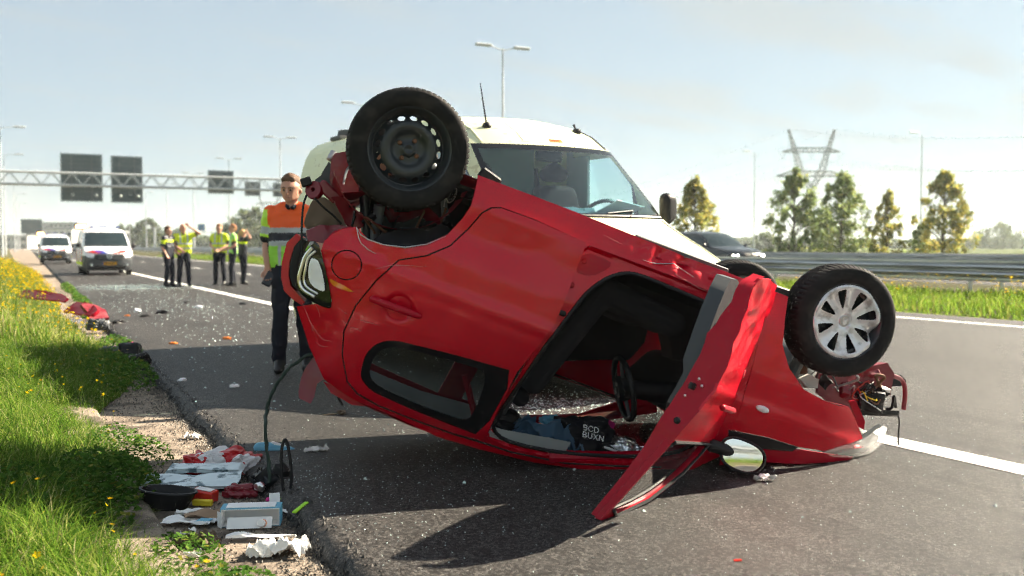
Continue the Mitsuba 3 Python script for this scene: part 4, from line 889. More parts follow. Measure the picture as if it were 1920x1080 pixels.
scrap('inner_arch', [(-0.137, 0.176), (0.375, -0.025), (0.464, 0.128), (0.411, 0.32), (0.237, 0.439), (0.01, 0.488), (-0.094, 0.374)], .42, .02, 'black_plastic', None, .02, 5, 13)
pc('arch_roof', gridm(np.stack([np.stack([.36 * np.cos(t_), y_, .36 * np.sin(t_) + .05], -1) for t_, y_ in [(np.linspace(.1, 2.6, 14), np.full(14, .40)), (np.linspace(.1, 2.6, 14), np.full(14, .76))]], 1)), 'red_dull')
for pts in ([(-0.395, 0.62, 0.394), (-0.392, 0.62, 0.451), (-0.366, 0.62, 0.544), (-0.328, 0.62, 0.646), (-0.292, 0.62, 0.72), (-0.256, 0.62, 0.78)],[(-0.352, 0.6, 0.397), (-0.289, 0.6, 0.426), (-0.23, 0.6, 0.447), (-0.18, 0.6, 0.472)]):
    pc('cable', tube(curve(pts, 24), .006, 6), 'black_plastic')
pc('cable', tube(curve([(0.266, 0.7, 0.067), (0.307, 0.7, 0.096), (0.313, 0.7, 0.143), (0.295, 0.7, 0.174), (0.272, 0.7, 0.16), (0.277, 0.7, 0.205)], 24), .004, 6), 'bare_metal')
pc('hanging_strap', crumple(tube(curve([np.array(p) for p in [(-0.045, 0.45, 1.172), (-0.09, 0.45, 1.179), (-0.131, 0.45, 1.227), (-0.173, 0.45, 1.29), (-0.198, 0.45, 1.383), (-0.207, 0.45, 1.462), (-0.198, 0.45, 1.549)]] + [tuple(np.linalg.inv(CAR)[:3] @ np.r_[np.array(q), 1]) for q in [(1.122, 4.972, 0.355), (1.125, 4.97, 0.25), (1.138, 4.963, 0.144), (1.135, 4.965, 0.051)]], 50), .0095, 7), .010, 26, 3), 'strap_green', label='dark strap hanging from the tail down to the road')
# ---- front: stripped crash structure, wires
scrap('inner_wing', [(2.684, 0.268), (2.886, 0.23), (3.031, 0.229), (3.084, 0.361), (2.973, 0.449), (2.828, 0.449), (2.711, 0.424)], .46, .03, 'red_dull', 'bare dusty inner wing', .02, 8, 21)
scrap('chassis_leg', [(2.967, 0.178), (3.101, 0.096), (3.164, 0.142), (3.199, 0.266), (3.113, 0.313), (3.03, 0.308)], .40, .10, 'red_dull', None, .015, 8, 22)
scrap('lamp_bracket', [(2.847, 0.393), (2.876, 0.377), (2.978, 0.471), (2.99, 0.519), (2.952, 0.513)], .60, .02, 'red_plain', None, .006, 12, 23)
pc('crash_bar', tube(curve([np.array(q) for q in [(3.144, 0.3, 0.126), (3.179, 0.3, 0.148), (3.287, 0.3, 0.151), (3.338, 0.3, 0.212), (3.369, 0.3, 0.316)]], 20), .014, 8), 'red_dull')
pc('crash_bar', boxm(np.array((3.131, 0.4, 0.388)), (.28, .10, .05), R=rot(1, .30), bev=.012), 'black_plastic')
pc('lamp_carrier', crumple(boxm(np.array((3.048, 0.46, 0.346)), (.17, .06, .13), R=rot(1, .2), bev=.012).subdivide().subdivide(), .03, 12, 4), 'black_plastic')
scrap('bumper_stub', [(3.265, 0.145), (3.402, 0.114), (3.45, 0.136), (3.425, 0.174), (3.32, 0.204)], .10, .03, 'black_plastic')
for k in range(7):
    a = np.array((2.983, 0.5, 0.306)); r2 = np.random.default_rng(40 + k); p = [a + r2.normal(0, .05, 3) * [1, .5, 1] for _ in range(4)] + [a + np.array([.12, -.05, .05]) + r2.normal(0, .05, 3)]
    pc('wire', tube(curve(p, 16), .004, 5), ['black_plastic', 'livery_red', 'bare_metal', 'black_plastic', 'yellow_plastic', 'black_plastic', 'black_plastic'][k])
pc('loose_plug', tube(curve([(3.318, 0.3, 0.323), (3.369, 0.3, 0.392), (3.399, 0.3, 0.486), (3.432, 0.3, 0.551)], 12), .005, 6), 'black_plastic'); pc('loose_plug', boxm(np.array((3.436, 0.3, 0.56)), (.03, .025, .03), bev=.005), 'black_plastic')
for k in range(9):
    r2 = np.random.default_rng(300 + k); a = np.array([(-0.025, 0.56, 0.412), (0.059, 0.56, 0.32), (0.21, 0.56, 0.322), (0.302, 0.56, 0.165), (-0.148, 0.56, 0.399), (0.362, 0.56, 0.082), (0.056, 0.56, 0.471), (-0.231, 0.56, 0.253), (0.283, 0.56, 0.355)][k]); p = [a + r2.normal(0, .06, 3) * [1, .4, 1] for _ in range(4)]
    pc('hose', tube(curve(p, 18), r2.uniform(.004, .011), 6), ['black_plastic', 'black_steel', 'rust', 'dark_steel'][k % 4])
for k in range(9):
    r2 = np.random.default_rng(400 + k); a = np.array([(2.654, 0.48, 0.309), (2.771, 0.48, 0.334), (2.921, 0.48, 0.347), (3.054, 0.48, 0.317), (3.136, 0.48, 0.339), (2.6, 0.48, 0.262), (2.86, 0.48, 0.286), (3.045, 0.48, 0.204), (3.035, 0.48, 0.407)][k]); p = [a + r2.normal(0, .045, 3) * [1, .5, 1] for _ in range(4)]
    pc('hose', tube(curve(p, 18), r2.uniform(.003, .010), 6), ['black_plastic', 'black_steel', 'bare_metal', 'rust'][k % 4])
for k in range(5):
    r2 = np.random.default_rng(500 + k); a = np.array([(2.736, 0.44, 0.325), (2.874, 0.44, 0.354), (3.004, 0.44, 0.332), (3.114, 0.44, 0.269), (3.025, 0.44, 0.183)][k])
    pc('bracket', crumple(boxm(a, r2.uniform(.03, .09, 3), R=rot(1, r2.uniform(0, 3)) @ rot(2, r2.uniform(0, 1)), bev=.004).subdivide().subdivide(), .014, 22, k), ['black_plastic', 'red_dull', 'dark_steel', 'black_plastic', 'red_dull'][k])
scrap('wiring_clip', [(2.564, 0.377), (2.613, 0.321), (2.673, 0.339), (2.68, 0.383), (2.62, 0.41)], .50, .03, 'building_pale', None, .015, 14, 26)
scrap('shock_mount', [(2.469, 0.203), (2.504, 0.184), (2.568, 0.33), (2.534, 0.349)], .55, .03, 'rust', None, .01, 12, 27)

# ================================================================ gantry, trees, pylons and buildings far off
GY = 90.6
ZT, ZB = 7.15, 6.15
gan = thing('sign_gantry', 'long white lattice gantry spanning the motorway', 'gantry')
x0g, x1g = -9.0, 44.0
put('chord', [tube([(x0g, GY + dy, z), (x1g, GY + dy, z)], .075, 8) for dy, z in ((0, ZT), (1.0, ZT))], 'white_lamp_post', gan)
put('chord', [tube([(x0g, GY + dy, z), (x1g, GY + dy, z)], .085, 8) for dy, z in ((0, ZB), (1.0, ZB))], 'white_lamp_post', gan, label='lower chord of the gantry')
xs = np.arange(x0g, x1g, 1.55); nb = 0
for k, xa in enumerate(xs):
    for a, b in (((xa, ZT), (xa + .775, ZB)), ((xa + .775, ZB), (xa + 1.55, ZT))):
        put('brace', tube([(a[0], GY, a[1]), (b[0], GY, b[1])], .045, 6), 'white_lamp_post', gan)
put('brace_rear', cat([tube([(xa, GY + 1, ZT), (xa + .775, GY + 1, ZB), (xa + 1.55, GY + 1, ZT)], .04, 5) for xa in xs]), 'white_lamp_post', gan)
for xx in (x0g, x1g): put('column', tube([(xx, GY + .5, -.5), (xx, GY + .5, ZT + .4)], .22, 12), 'white_lamp_post', gan)
def sign(corners, lab, y_, thick=.22, ribs=3, bsdf='sign_back', lamps=False):
    (xa, za), (xb, zb) = corners; key = thing('sign_board', lab, 'road sign')
    put('panel', boxm(((xa + xb) / 2, y_, (za + zb) / 2), (xb - xa, thick, za - zb), bev=.02), bsdf, key, False)
    put('frame', cat([boxm(((xa + xb) / 2, y_ - .02, z), (xb - xa + .1, thick + .06, .09)) for z in (za, zb)] + [boxm((x, y_ - .025, (za + zb) / 2), (.09, thick + .05, za - zb)) for x in (xa, xb)]), 'steel', key, False)
    for k in range(ribs): put('rib', boxm((xa + (xb - xa) * (k + .5) / ribs, y_ - thick / 2 - .06, (za + zb) / 2), (.12, .10, (za - zb) * .97)), 'dark_steel', key, False)
    for k in range(9): put('seam', boxm(((xa + xb) / 2, y_ - thick / 2 - .012, zb + (za - zb) * (k + 1) / 10), ((xb - xa) * .98, .02, .03)), 'dark_steel', key, False)
    if lamps:
        for f_ in (.28, .85): put('beacon', ball((xa + (xb - xa) * f_, y_ - thick / 2 - .08, zb + (za - zb) * .13), .14, 2), 'reflective', key)
    return key
sign([(4.136, 8.823), (7.324, 4.913)], 'largest dark sign back on the gantry, seen from behind', 92.3, ribs=2, lamps=True)
sign([(8.057, 8.755), (10.521, 4.883)], 'second large dark sign back on the gantry', 92.3, ribs=2, lamps=True)
sign([(16.036, 7.802), (18.187, 5.833)], 'small square sign back on the gantry above the police officers', 92.3, ribs=2)
sign([(19.233, 6.906), (20.551, 5.695)], 'small grey matrix sign back on the gantry, left of the last one', 92.3, ribs=2, bsdf='building_grey')
sign([(21.767, 6.832), (23.12, 5.654)], 'small grey matrix sign back on the gantry next to the standing man', 92.3, ribs=2, bsdf='building_grey')
sign([(3.538, 8.165), (8.622, 4.366)], 'far dark sign back left of the police vans', 300, ribs=1)
sign([(63.449, 6.829), (65.9, 4.349)], 'far blue road sign left of the ambulance, near the officers', 300, ribs=1, bsdf='sign_blue')
sign([(66.238, 6.853), (69.815, 4.839)], 'far blue direction sign left of the standing man', 300, ribs=1, bsdf='sign_blue')
sign([(49.115, 7.318), (51.017, 5.349)], 'far blue direction sign above the officer with the raised arm', 300, ribs=1, bsdf='sign_blue')
for lab_, pts_, y_ in (('far second gantry behind the police officers', ((300, 428), (530, 431)), 300),):
    (xa, za), (xb, zb) = [(37.54, 6.185), (78.656, 5.863)]
    key = single('sign_gantry', cat([tube([(xa, y_ + 1.5, z), (xb, y_ + 1.5, z)], .12, 6) for z in (za, za - 1.3)] + [tube([(xa + k * 1.7, y_ + 1.5, za - 1.3), (xa + k * 1.7 + .85, y_ + 1.5, za), (xa + k * 1.7 + 1.7, y_ + 1.5, za - 1.3)], .07, 5) for k in range(int((xb - xa) / 1.7))] + [tube([(x, y_ + 1.5, -.5), (x, y_ + 1.5, za)], .3, 8) for x in (xa, xb)]), 'white_lamp_post', lab_, 'gantry')

def tree(base, h, w, label, cols, wts, leaf=.20, n=5200, shape='poplar', lean=0.0, seed=0, group=None, lumps=70, low=.08):
    r_ = np.random.default_rng(seed); bx, by, bz = base; key = thing('tree', label, 'tree', group)
    trunk = curve([(bx, by, bz), (bx + .1, by, bz + h * .4), (bx + lean, by, bz + h * .97)], 10)
    limbs = [tube(trunk, np.linspace(.018 * h, .004 * h, len(trunk)), 7)]; C_, S_ = [], []
    for k in range(lumps):
        t = low + (1 - low) * r_.uniform(0, 1) ** (.85 if shape == 'poplar' else .8)
        prof = (np.interp(t, [0, .12, .35, .65, .88, 1], [.5, .9, 1.0, .72, .34, .06]) if shape == 'poplar' else np.interp(t, [0, .2, .5, .8, 1], [.55, .95, 1, .75, .2]))
        a = r_.uniform(0, 2 * np.pi); q = w / 2 * prof * np.sqrt(r_.uniform(.05, 1))
        z = bz + h * t; c = np.array([bx + lean * t + q * np.cos(a), by + q * np.sin(a), z]); C_.append(c); S_.append(w * r_.uniform(.025, .07) * (.5 + .6 * prof))
        z0 = z - h * (.10 if shape == 'poplar' else .05) * (.3 + q / (w / 2)); root = np.array([bx + lean * max(0, (z0 - bz) / h), by, max(z0 - q * .4, bz + .04 * h)])
        limbs.append(tube([root, (root + c) / 2 + [0, 0, .02 * h], c], [.006 * h, .004 * h, .0015 * h], 4, False))
    put('trunk', cat(limbs), 'bark', key)
    C_, S_ = np.array(C_), np.array(S_); i = r_.integers(0, lumps, n); s3 = S_[i][:, None] * np.array([1, 1, 1.35]); p = C_[i] + r_.normal(size=(n, 3)) * s3 * .75
    d = r_.normal(size=(n, 3)); d /= np.linalg.norm(d, axis=1, keepdims=True); e = np.cross(d, r_.normal(size=(n, 3))); e /= np.linalg.norm(e, axis=1, keepdims=True); s = leaf * r_.uniform(.5, 1.1, (n, 1))
    lump_tone = r_.uniform(.8, 1.2, lumps)[i][:, None]
    put('crown', quads(p, d * s, e * s * .6), 'vcol_leaf', key, False, color=np.repeat(palette(n, cols, wts, r_) * lump_tone, 4, 0)); return key
PG = [(0.20, 0.27, 0.10), (0.26, 0.32, 0.11), (0.34, 0.34, 0.10), (0.15, 0.20, 0.08)]; PY_ = [(0.28, 0.30, 0.085), (0.40, 0.35, 0.08), (0.46, 0.37, 0.08), (0.22, 0.25, 0.08)]
def at(px): return tuple(px)
for (b_, top, w_, lab, pal, sd, nn) in (((58.964, 65.584, 0.773), 8.0, 5.3, 'tall poplar left of the pair below the pylon', PG, 1, 3800), ((64.037, 65.29, 0.763), 7.7, 5.9, 'tall poplar right of the pair below the pylon', PG, 2, 3800), ((66.782, 62.805, 0.768), 6.2, 3.4, 'thin sparse poplar between the pair and the yellow one', PY_, 3, 2200),
                                       ((70.167, 60, 0.773), 7.7, 5.4, 'yellowing pointed poplar furthest right', PY_, 4, 4600), ((48.491, 65.218, 0.8), 6.9, 4.6, 'yellowing poplar behind the ambulance mirror', PY_, 5, 3800), ((74.04, 65.891, 0.737), 3.4, 2.6, 'small bushy tree beside the yellow poplar', PG, 6, 1200), ((68.539, 71.985, 0.721), 4.6, 4.4, 'small tree filling the gap between the pair of poplars', PG, 7, 1700)):
    tree((b_[0], b_[1], -.45), top + .0, w_, lab, pal, [3, 3, 1.6, 2], .15, nn, 'poplar', .2, sd, None, 85, .1)
FARG = [(0.10, 0.13, 0.07), (0.15, 0.17, 0.08), (0.08, 0.11, 0.07)]
far_trees = [((369.227, 285.248, 0.117), 10.5, 21, 'big round tree at the right edge of the picture'), ((37.241, 316.637, 0.432), 9.0, 9, 'pointed dark tree behind the nearer police van'), ((33.699, 340.749, 0.379), 8.0, 9, 'round dark tree above the police vans'), ((43.45, 347.062, 0.353), 7.2, 8, 'tree directly left of the officers'),
             ((56.016, 262.586, 0.537), 11.0, 13, 'large tree left of the standing man'), ((57.031, 284.427, 0.484), 7.5, 14, 'broad tree behind the officers'), ((61.983, 270.785, 0.511), 8.0, 10, 'tree beside the standing man, below the small signs'), ((51.648, 354.149, 0.327), 6.6, 9, 'tree behind the leftmost officer'), ((200.897, 235.067, 0.432), 5.0, 8, 'low tree behind the dark car')]
for k, (b_, h_, w_, lab) in enumerate(far_trees): tree((b_[0], b_[1], -.5), h_, w_, lab, FARG, [2, 2, 1], .42, 2600, 'round', .1, 20 + k, None, 46, .05)
r_ = np.random.default_rng(90); hed = []
for u_ in ((-34.0, 420.0, 330.0, 4.5), (130.0, 390.0, 260.0, 4.0), (260.0, 330.0, 420.0, 5.0)): pass
hp_, hs_ = [], []
for (xa, ya), (xb, yb), hh in (((9.417, 464.585, -0.987)[:2], (108.271, 415.313, -0.987)[:2], 6.0), ((302.95, 430.014, -1.513)[:2], (484.089, 339.731, -1.513)[:2], 5.0), ((-11.967, 676.362, -1.933)[:2], (19.101, 660.877, -1.933)[:2], 7)):
    n = 9000; t = r_.uniform(0, 1, n); top = hh * (.45 + .8 * meshkit.fbm(np.stack([t * 30, 0 * t, 0 * t + hh], -1), 3, 6)); hp_.append(np.stack([xa + (xb - xa) * t + r_.normal(0, 2, n), ya + (yb - ya) * t + r_.normal(0, 4, n), -.5 + top * r_.uniform(0, 1, n) ** .7], 1))
p = np.vstack(hp_); n = len(p); d = r_.normal(size=(n, 3)); d /= np.linalg.norm(d, axis=1, keepdims=True); e = np.cross(d, r_.normal(size=(n, 3))); e /= np.linalg.norm(e, axis=1, keepdims=True); s = r_.uniform(.4, .9, (n, 1))
struct('distant_woods', quads(p, d * s, e * s * .7), 'vcol_leaf', 'far off line of trees and bushes along the horizon', False, 'stuff', np.repeat(palette(n, FARG, [2, 2, 2], r_), 4, 0))

# ---- pylon and wires
def pylon(d_, u0, v0, sc, label, group=None):
    """lattice pylon with two horns; drawn in its own upright plane, square to the line of sight"""
    key = thing('pylon', label, 'pylon', group)
    O = np.array([d_[0], d_[1]]); ux = np.array([math.cos(TH), -math.sin(TH)])
    P_ = lambda x, z, y=0: np.array([O[0] + x * ux[0] * sc + y * sc * ux[1], O[1] + x * ux[1] * sc - y * sc * ux[0], z * sc - .5])
    def leg(a, b, wa, wb, n=7, r=.13):
        out = []
        for sx in (-1, 1):
            for sy in (-1, 1): out.append(tube([P_(a[0] + sx * wa, a[1], sy * wa), P_(b[0] + sx * wb, b[1], sy * wb)], r * sc, 5))
        for sy in (-1, 1):
            for k in range(n):
                t0, t1 = k / n, (k + 1) / n; s_ = 1 if k % 2 else -1; w0, w1 = wa + (wb - wa) * t0, wa + (wb - wa) * t1
                for q in (1, -1): out.append(tube([P_(a[0] + (b[0] - a[0]) * t0 + q * s_ * w0, a[1] + (b[1] - a[1]) * t0, sy * w0), P_(a[0] + (b[0] - a[0]) * t1 - q * s_ * w1, a[1] + (b[1] - a[1]) * t1, sy * w1)], r * .6 * sc, 4))
        return cat(out)
    put('tower', leg((0, 0), (0, 21.0), 3.2, 1.0, 10), 'dark_steel', key, False)
    for s in (-1, 1):
        put('horn', leg((s * 3.2, 25.5), (s * 7.6, 40.0), 1.0, .25, 8), 'dark_steel', key, False)
        put('horn_foot', leg((s * .5, 21.0), (s * 3.2, 25.5), .8, 1.0, 3), 'dark_steel', key, False)
    def arm(x0, x1, z, h, n):
        out = [tube([P_(x0, z), P_(x1, z)], .26 * sc, 5), tube([P_(x0, z), P_(x0 * .6, z + h), P_(x1 * .6, z + h), P_(x1, z)], .26 * sc, 5)]; xs_ = np.linspace(x0, x1, n)
        for k in range(n - 1):
            hi = lambda x: z + h * min(1, (1 - abs(x) / max(abs(x0), abs(x1))) / .4)
            out.append(tube([P_(xs_[k], z if k % 2 else hi(xs_[k])), P_(xs_[k + 1], hi(xs_[k + 1]) if k % 2 else z)], .16 * sc, 4))
        return cat(out)
    put('cross_arm', arm(-9.6, 9.6, 32.6, 1.3, 16), 'dark_steel', key, False); put('cross_arm', arm(-11.4, 11.4, 24.6, 1.6, 18), 'dark_steel', key, False)
    for x, z in ((-9.6, 32.6), (-4.8, 32.6), (0, 32.6), (4.8, 32.6), (9.6, 32.6), (-11.4, 24.6), (11.4, 24.6)):
        for s in (-1, 1): put('insulator', tube([P_(x + s * 1.1, z), P_(x, z - 2.4)], .07 * sc, 5), 'dark_steel', key, False)
    return key, P_
pk, PP = pylon((234.025, 252.076, 1.22), 0, 0, .98, 'lattice pylon with two horns above the pair of poplars')
pylon((148.445, 641.102, 1.22), 0, 0, .85, 'faint distant pylon behind the small gantry signs')
far_end = np.array([(292.341, 122.45, -0.041)[0], (292.341, 122.45, -0.041)[1]]); lft = np.array([(418.421, 797.046, -3.51)[0], (418.421, 797.046, -3.51)[1]])
for k, (x, z) in enumerate(((-7.6, 40), (7.6, 40), (-9.6, 30.2), (0, 30.2), (9.6, 30.2), (-11.4, 22.2), (11.4, 22.2))):
    a = PP(x, z)
    w = []
    for e, o in ((np.r_[far_end, z * .98], 1), (np.r_[lft, z * .98], -1)):
        t = np.linspace(0, 1, 14)[:, None]; w.append(tube(a + (e - a) * t - [0, 0, 7] * (4 * t * (1 - t)), .028, 4))
    single('power_line', cat(w), 'dark_steel', 'thin overhead wire strung from the pylon', 'power line', 'overhead wires of the pylon', False)

# ---- buildings on the horizon at the left
def building(c, w, dep, h, label, bs='building_pale', rows=2, cols=8, rz=0.0):
    key = thing('building', label, 'building'); M_ = lambda m: m.apply_transform(pose4((c[0], c[1], -.5), -TH + rz))
    put('wall', M_(boxm((0, 0, h / 2), (w, dep, h))), bs, key, False); put('roof', M_(boxm((0, 0, h + .15), (w + .6, dep + .6, .3))), 'building_grey', key, False)
    for i in range(rows):
        for j in range(cols):
            put('window', M_(boxm((-w / 2 + w * (j + .5) / cols, -dep / 2 - .02, h * (i + .55) / rows), (w / cols * .62, .08, h / rows * .45))), 'dark_window', key, False)
building((17.123, 416.05, 0.222), 17, 14, 7.5, 'long pale low building left of the police vans', rows=2, cols=7)
building((3.005, 400.741, 0.274), 14, 12, 5.0, 'pale building at the left edge behind the lamp posts', rows=2, cols=5)
building((25.761, 612.864, -0.251), 26, 12, 14, 'grey block behind the long pale building', 'building_grey', 4, 10)
building((45.949, 558.109, -0.146), 22, 12, 9.5, 'low grey building above the police vans', 'building_grey', 3, 9)

# ================================================================ vehicles built from plan outlines stacked over the height
def loft(levels, sx, ts, k=3.2):
    """levels: (z, half width, x front, x rear, front corner depth, bow); sx: side break points; ts: fractions across the front (1 .. -1)"""
    G_ = []
    for z, hw, xf, xr, rf, bow in levels:
        xs_ = np.clip(np.asarray(sx, float), xr, xf - rf - bow); t = np.asarray(ts, float)
        fx = xf - bow * t ** 2 - rf * (1 - (1 - np.abs(t) ** k * .999) ** (1 / k)); fx = np.minimum(fx, xf)
        L_ = np.stack([xs_, np.full_like(xs_, hw), np.full_like(xs_, z)], 1); F_ = np.stack([fx, hw * t, np.full_like(t, z)], 1)
        R_ = L_[::-1] * [1, -1, 1]; G_.append(np.vstack([L_, F_[1:-1], R_]))
    return np.array(G_)
def loft_faces(G_, pick, closed=True):
    """meshes by name: pick(i, j, centre) -> name of the part that quad (i, j) belongs to"""
    a, b = G_.shape[:2]; out = {}; V = G_.reshape(-1, 3)
    for i in range(a - 1):
        for j in range(b if closed else b - 1):
            j2 = (j + 1) % b; q = [i * b + j, i * b + j2, (i + 1) * b + j2, (i + 1) * b + j]; nm = pick(i, j)
            if nm: out.setdefault(nm, []).extend([[q[0], q[1], q[2]], [q[0], q[2], q[3]]])
    return {n: mk(V, f) for n, f in out.items()}
def cap(G_, i=-1):
    r_ = G_[i]; c_ = r_.mean(0); n = len(r_); return mk(np.vstack([r_, c_[None]]), [[j, (j + 1) % n, n] for j in range(n)])
def clean(m):
    m = mk(m.vertices, m.faces); m.remove_unreferenced_vertices(); return m
ROAD_TYRE = lathe([(.19, .08), (.22, .10), (.30, .095), (.325, .08), (.33, 0), (.325, -.08), (.30, -.095), (.22, -.10)], 40, 1)
ROAD_RIM = lathe([(.001, .05), (.05, .055), (.10, .05), (.17, .06), (.19, .085), (.20, .085)], 40, 1)
def wheels(key, Wm, xs_, hw, r=.33, bs='hubcap'):
    for x in xs_:
        for s in (1, -1):
            M = Wm @ pose4((x, s * (hw - .11), r), 0 if s > 0 else np.pi); M[:3, :3] *= r / .33
            w = put('wheel', ROAD_TYRE, 'tyre', key, 40, world=M); put('rim', ROAD_RIM, bs, w, 40, world=M)
def heading(loc, fwd):
    f = np.array([*fwd, 0.0]); f /= np.linalg.norm(f); M = np.eye(4); M[:3, 0] = f; M[:3, 1] = [-f[1], f[0], 0]; M[:3, 3] = loc; return M

# ---- ambulance
AF = np.array([math.sin(.563), -math.cos(.563)]); c2 = lambda p: np.array([p[0] * math.cos(TH) + p[1] * math.sin(TH), -p[0] * math.sin(TH) + p[1] * math.cos(TH)])
AW = heading((*c2((1.262, 8.062)), 0), c2(AF))
amb = thing('ambulance', 'pale yellow ambulance van standing behind the overturned car', 'ambulance')
pa = lambda n, m, b, p=None, s=40, l=None: put(n, clean(m) if isinstance(m, trimesh.Trimesh) else m, b, p or amb, s, l, world=AW)
AL = [(.22, .93, -.06, -5.85, .35, .05), (.40, .97, .0, -5.9, .35, .06), (.62, .985, .03, -5.9, .35, .08), (.85, .99, .0, -5.9, .38, .08), (1.00, .99, -.06, -5.9, .42, .09), (1.10, .985, -.16, -5.9, .42, .10), (1.20, .975, -.36, -5.9, .40, .10), (1.30, .965, -.60, -5.9, .36, .10), (1.40, .955, -.82, -5.9, .30, .10), (1.46, .95, -.93, -5.9, .26, .10),
      (1.50, .945, -.99, -5.9, .22, .11), (1.62, .93, -1.10, -5.9, .20, .12), (1.80, .905, -1.28, -5.9, .19, .13), (1.98, .878, -1.46, -5.9, .19, .14), (2.09, .86, -1.57, -5.88, .19, .14), (2.14, .85, -1.625, -5.88, .19, .14), (2.28, .81, -1.80, -5.86, .25, .16), (2.38, .76, -2.0, -5.84, .30, .18), (2.46, .67, -2.3, -5.82, .35, .20), (2.50, .55, -2.6, -5.8, .35, .2), (2.52, .30, -3.0, -5.7, .3, .1)]
asx = [-5.9, -5.6, -4.6, -3.6, -3.0, -2.55, -2.48, -2.0, -1.62, -1.55, -1.40]; ats = np.r_[1, .97, .93, .88, np.linspace(.8, -.8, 13), -.88, -.93, -.97, -1]
AG = loft(AL, asx, ats); nS = len(asx); nF = len(ats)
zc = [l[0] for l in AL]
def apick(i, j):
    z = (zc[i] + zc[i + 1]) / 2; jj = j - (nS - 1); front = 2 <= jj < nF - 3
    if front and 1.46 < z < 2.12:
        return 'glass_border' if (jj in (2, nF - 4) or z < 1.52 or z > 2.08) else None
    side = j if j < nS - 1 else (len(AG[0]) - 2 - j if j >= nS + nF - 3 else -1)
    if side in (6, 7) and 1.46 < z < 2.09: return 'side_glass_' + ('l' if j < nS else 'r')
    if side in (5, 8) and 1.44 < z < 2.13: return 'door_frame'
    if z < .42: return 'lower_trim'
    return 'body'
AM = loft_faces(AG, apick)
pa('body', cat([AM['body'], cap(AG)]), 'ambulance_paint'); pa('glass_border', AM['glass_border'], 'black_gloss'); pa('door_frame', AM['door_frame'], 'black_plastic'); pa('bumper', AM['lower_trim'], 'ambulance_paint')
for s_ in 'lr': pa('side_window', AM['side_glass_' + s_], 'clear_pane')
ws = []
for i in range(10, 14): ws += [[i, j] for j in range(nS - 1 + 3, nS - 1 + nF - 4)]
V_ = AG.reshape(-1, 3); b_ = AG.shape[1]
pa('windscreen', mk(V_, [t for i, j in ws for t in ([i * b_ + j, i * b_ + j + 1, (i + 1) * b_ + j + 1], [i * b_ + j, (i + 1) * b_ + j + 1, (i + 1) * b_ + j])]), 'pane', s=60, l='wide tinted windscreen')
# what is fixed to it
def afront(z, y, o=0.0):
    """a point of the front surface"""
    L_ = np.array(AL); hw, xf, rf, bow = (np.interp(z, L_[:, 0], L_[:, k]) for k in (1, 2, 4, 5)); t = np.clip(y / hw, -1, 1)
    return np.array([xf - bow * t * t - rf * (1 - (1 - abs(t) ** 3.2 * .999) ** (1 / 3.2)) + o, y, z])
def apatch(y0, y1, z0, z1, o, n=8, ring=None):
    yy_, zz_ = np.meshgrid(np.linspace(y0, y1, n), np.linspace(z0, z1, n), indexing='ij')
    P_ = np.array([[afront(z, y) for y, z in zip(ra, rb)] for ra, rb in zip(yy_, zz_)])
    dz = np.array([afront(z + .01, y) for y, z in zip(yy_.ravel(), zz_.ravel())]).reshape(P_.shape) - P_; nrm = np.stack([dz[..., 2], 0 * dz[..., 0], -dz[..., 0]], -1); nrm /= np.linalg.norm(nrm, axis=-1, keepdims=True)
    return gridm(P_ + nrm * o)
pa('roof_patch', apatch(-.30, .42, 2.17, 2.40, .004), 'white_paint', l='white patch above the windscreen')
pa('sticker', apatch(-.02, .13, 2.175, 2.205, .008, 4), 'orange_plastic')
pa('lettering', cat([apatch(.0 + .025 * k, .015 + .025 * k, 2.183, 2.199, .010, 2) for k in range(4)]), 'livery_red')
for yy_ in (-.70, .70): pa('roof_bead', tube([afront(z, yy_ * (1 - .10 * (z - 2.1)), .004) for z in np.linspace(2.15, 2.5, 9)], .012, 6), 'grey_bumper' if yy_ > 0 else 'ambulance_paint')
ab = afront(2.32, -.52, .0); ant = pa('antenna', tube([ab + [0, 0, .0], ab + [-.10, .0, .14], ab + [-.02, -.06, .40]][::2], [.010, .005], 6), 'black_plastic'); pa('antenna_foot', ball(ab, .045, 2), 'black_plastic', ant)
cb = afront(2.33, .50, .02); cam_ = pa('roof_camera', boxm(cb, (.09, .06, .06), bev=.015), 'black_plastic'); pa('camera_arm', tube([cb, cb + [-.10, .04, .08]], .012, 6), 'black_plastic', cam_)
pa('beacon', cat([boxm((-5.3, -.45, 2.50), (.30, .42, .05), bev=.012), lathe([(.001, .06), (.15, .06), (.16, .0)], 20).apply_translation([-5.3, -.45, 2.54])]), 'grey_plastic')
for s in (1, -1):
    m_ = pa('wing_mirror', chain([[(np.array([-1.32, 1.09 * s, 1.47]), .062), (np.array([-1.32, 1.09 * s, 1.66]), .066), (np.array([-1.32, 1.16 * s, 1.50]), .05), (np.array([-1.32, 1.16 * s, 1.66]), .05)]], .03, 3), 'black_plastic'); pa('mirror_arm', tube([(-1.32, 1.10 * s, 1.46), (-1.30, .94 * s, 1.38)], .03, 8), 'black_plastic', m_)
    pa('headlight', apatch(.52 * s, .86 * s, .80, 1.04, .012, 8), 'lamp_white')
    pa('wiper', tube([afront(1.47, .1 + .25 * s, .02), afront(1.53, .55 * s - .1, .015), afront(1.50, .62 * s - .5, .015)], .010, 6), 'black_plastic')
    pa('side_stripe', boxm((-3.9, .957 * s, 1.32), (3.6, .06, .20)), 'livery_red'); pa('stripe_edge', boxm((-3.9, .962 * s, 1.32), (3.6, .06, .09)), 'blue_paint')
    pa('rear_side_window', boxm((-3.7, .90 * s, 1.85), (1.0, .04, .45), R=rot(0, .13 * s), bev=.01), 'dark_window')
pa('grille', apatch(-.50, .50, .72, .98, .010, 8), 'black_plastic')
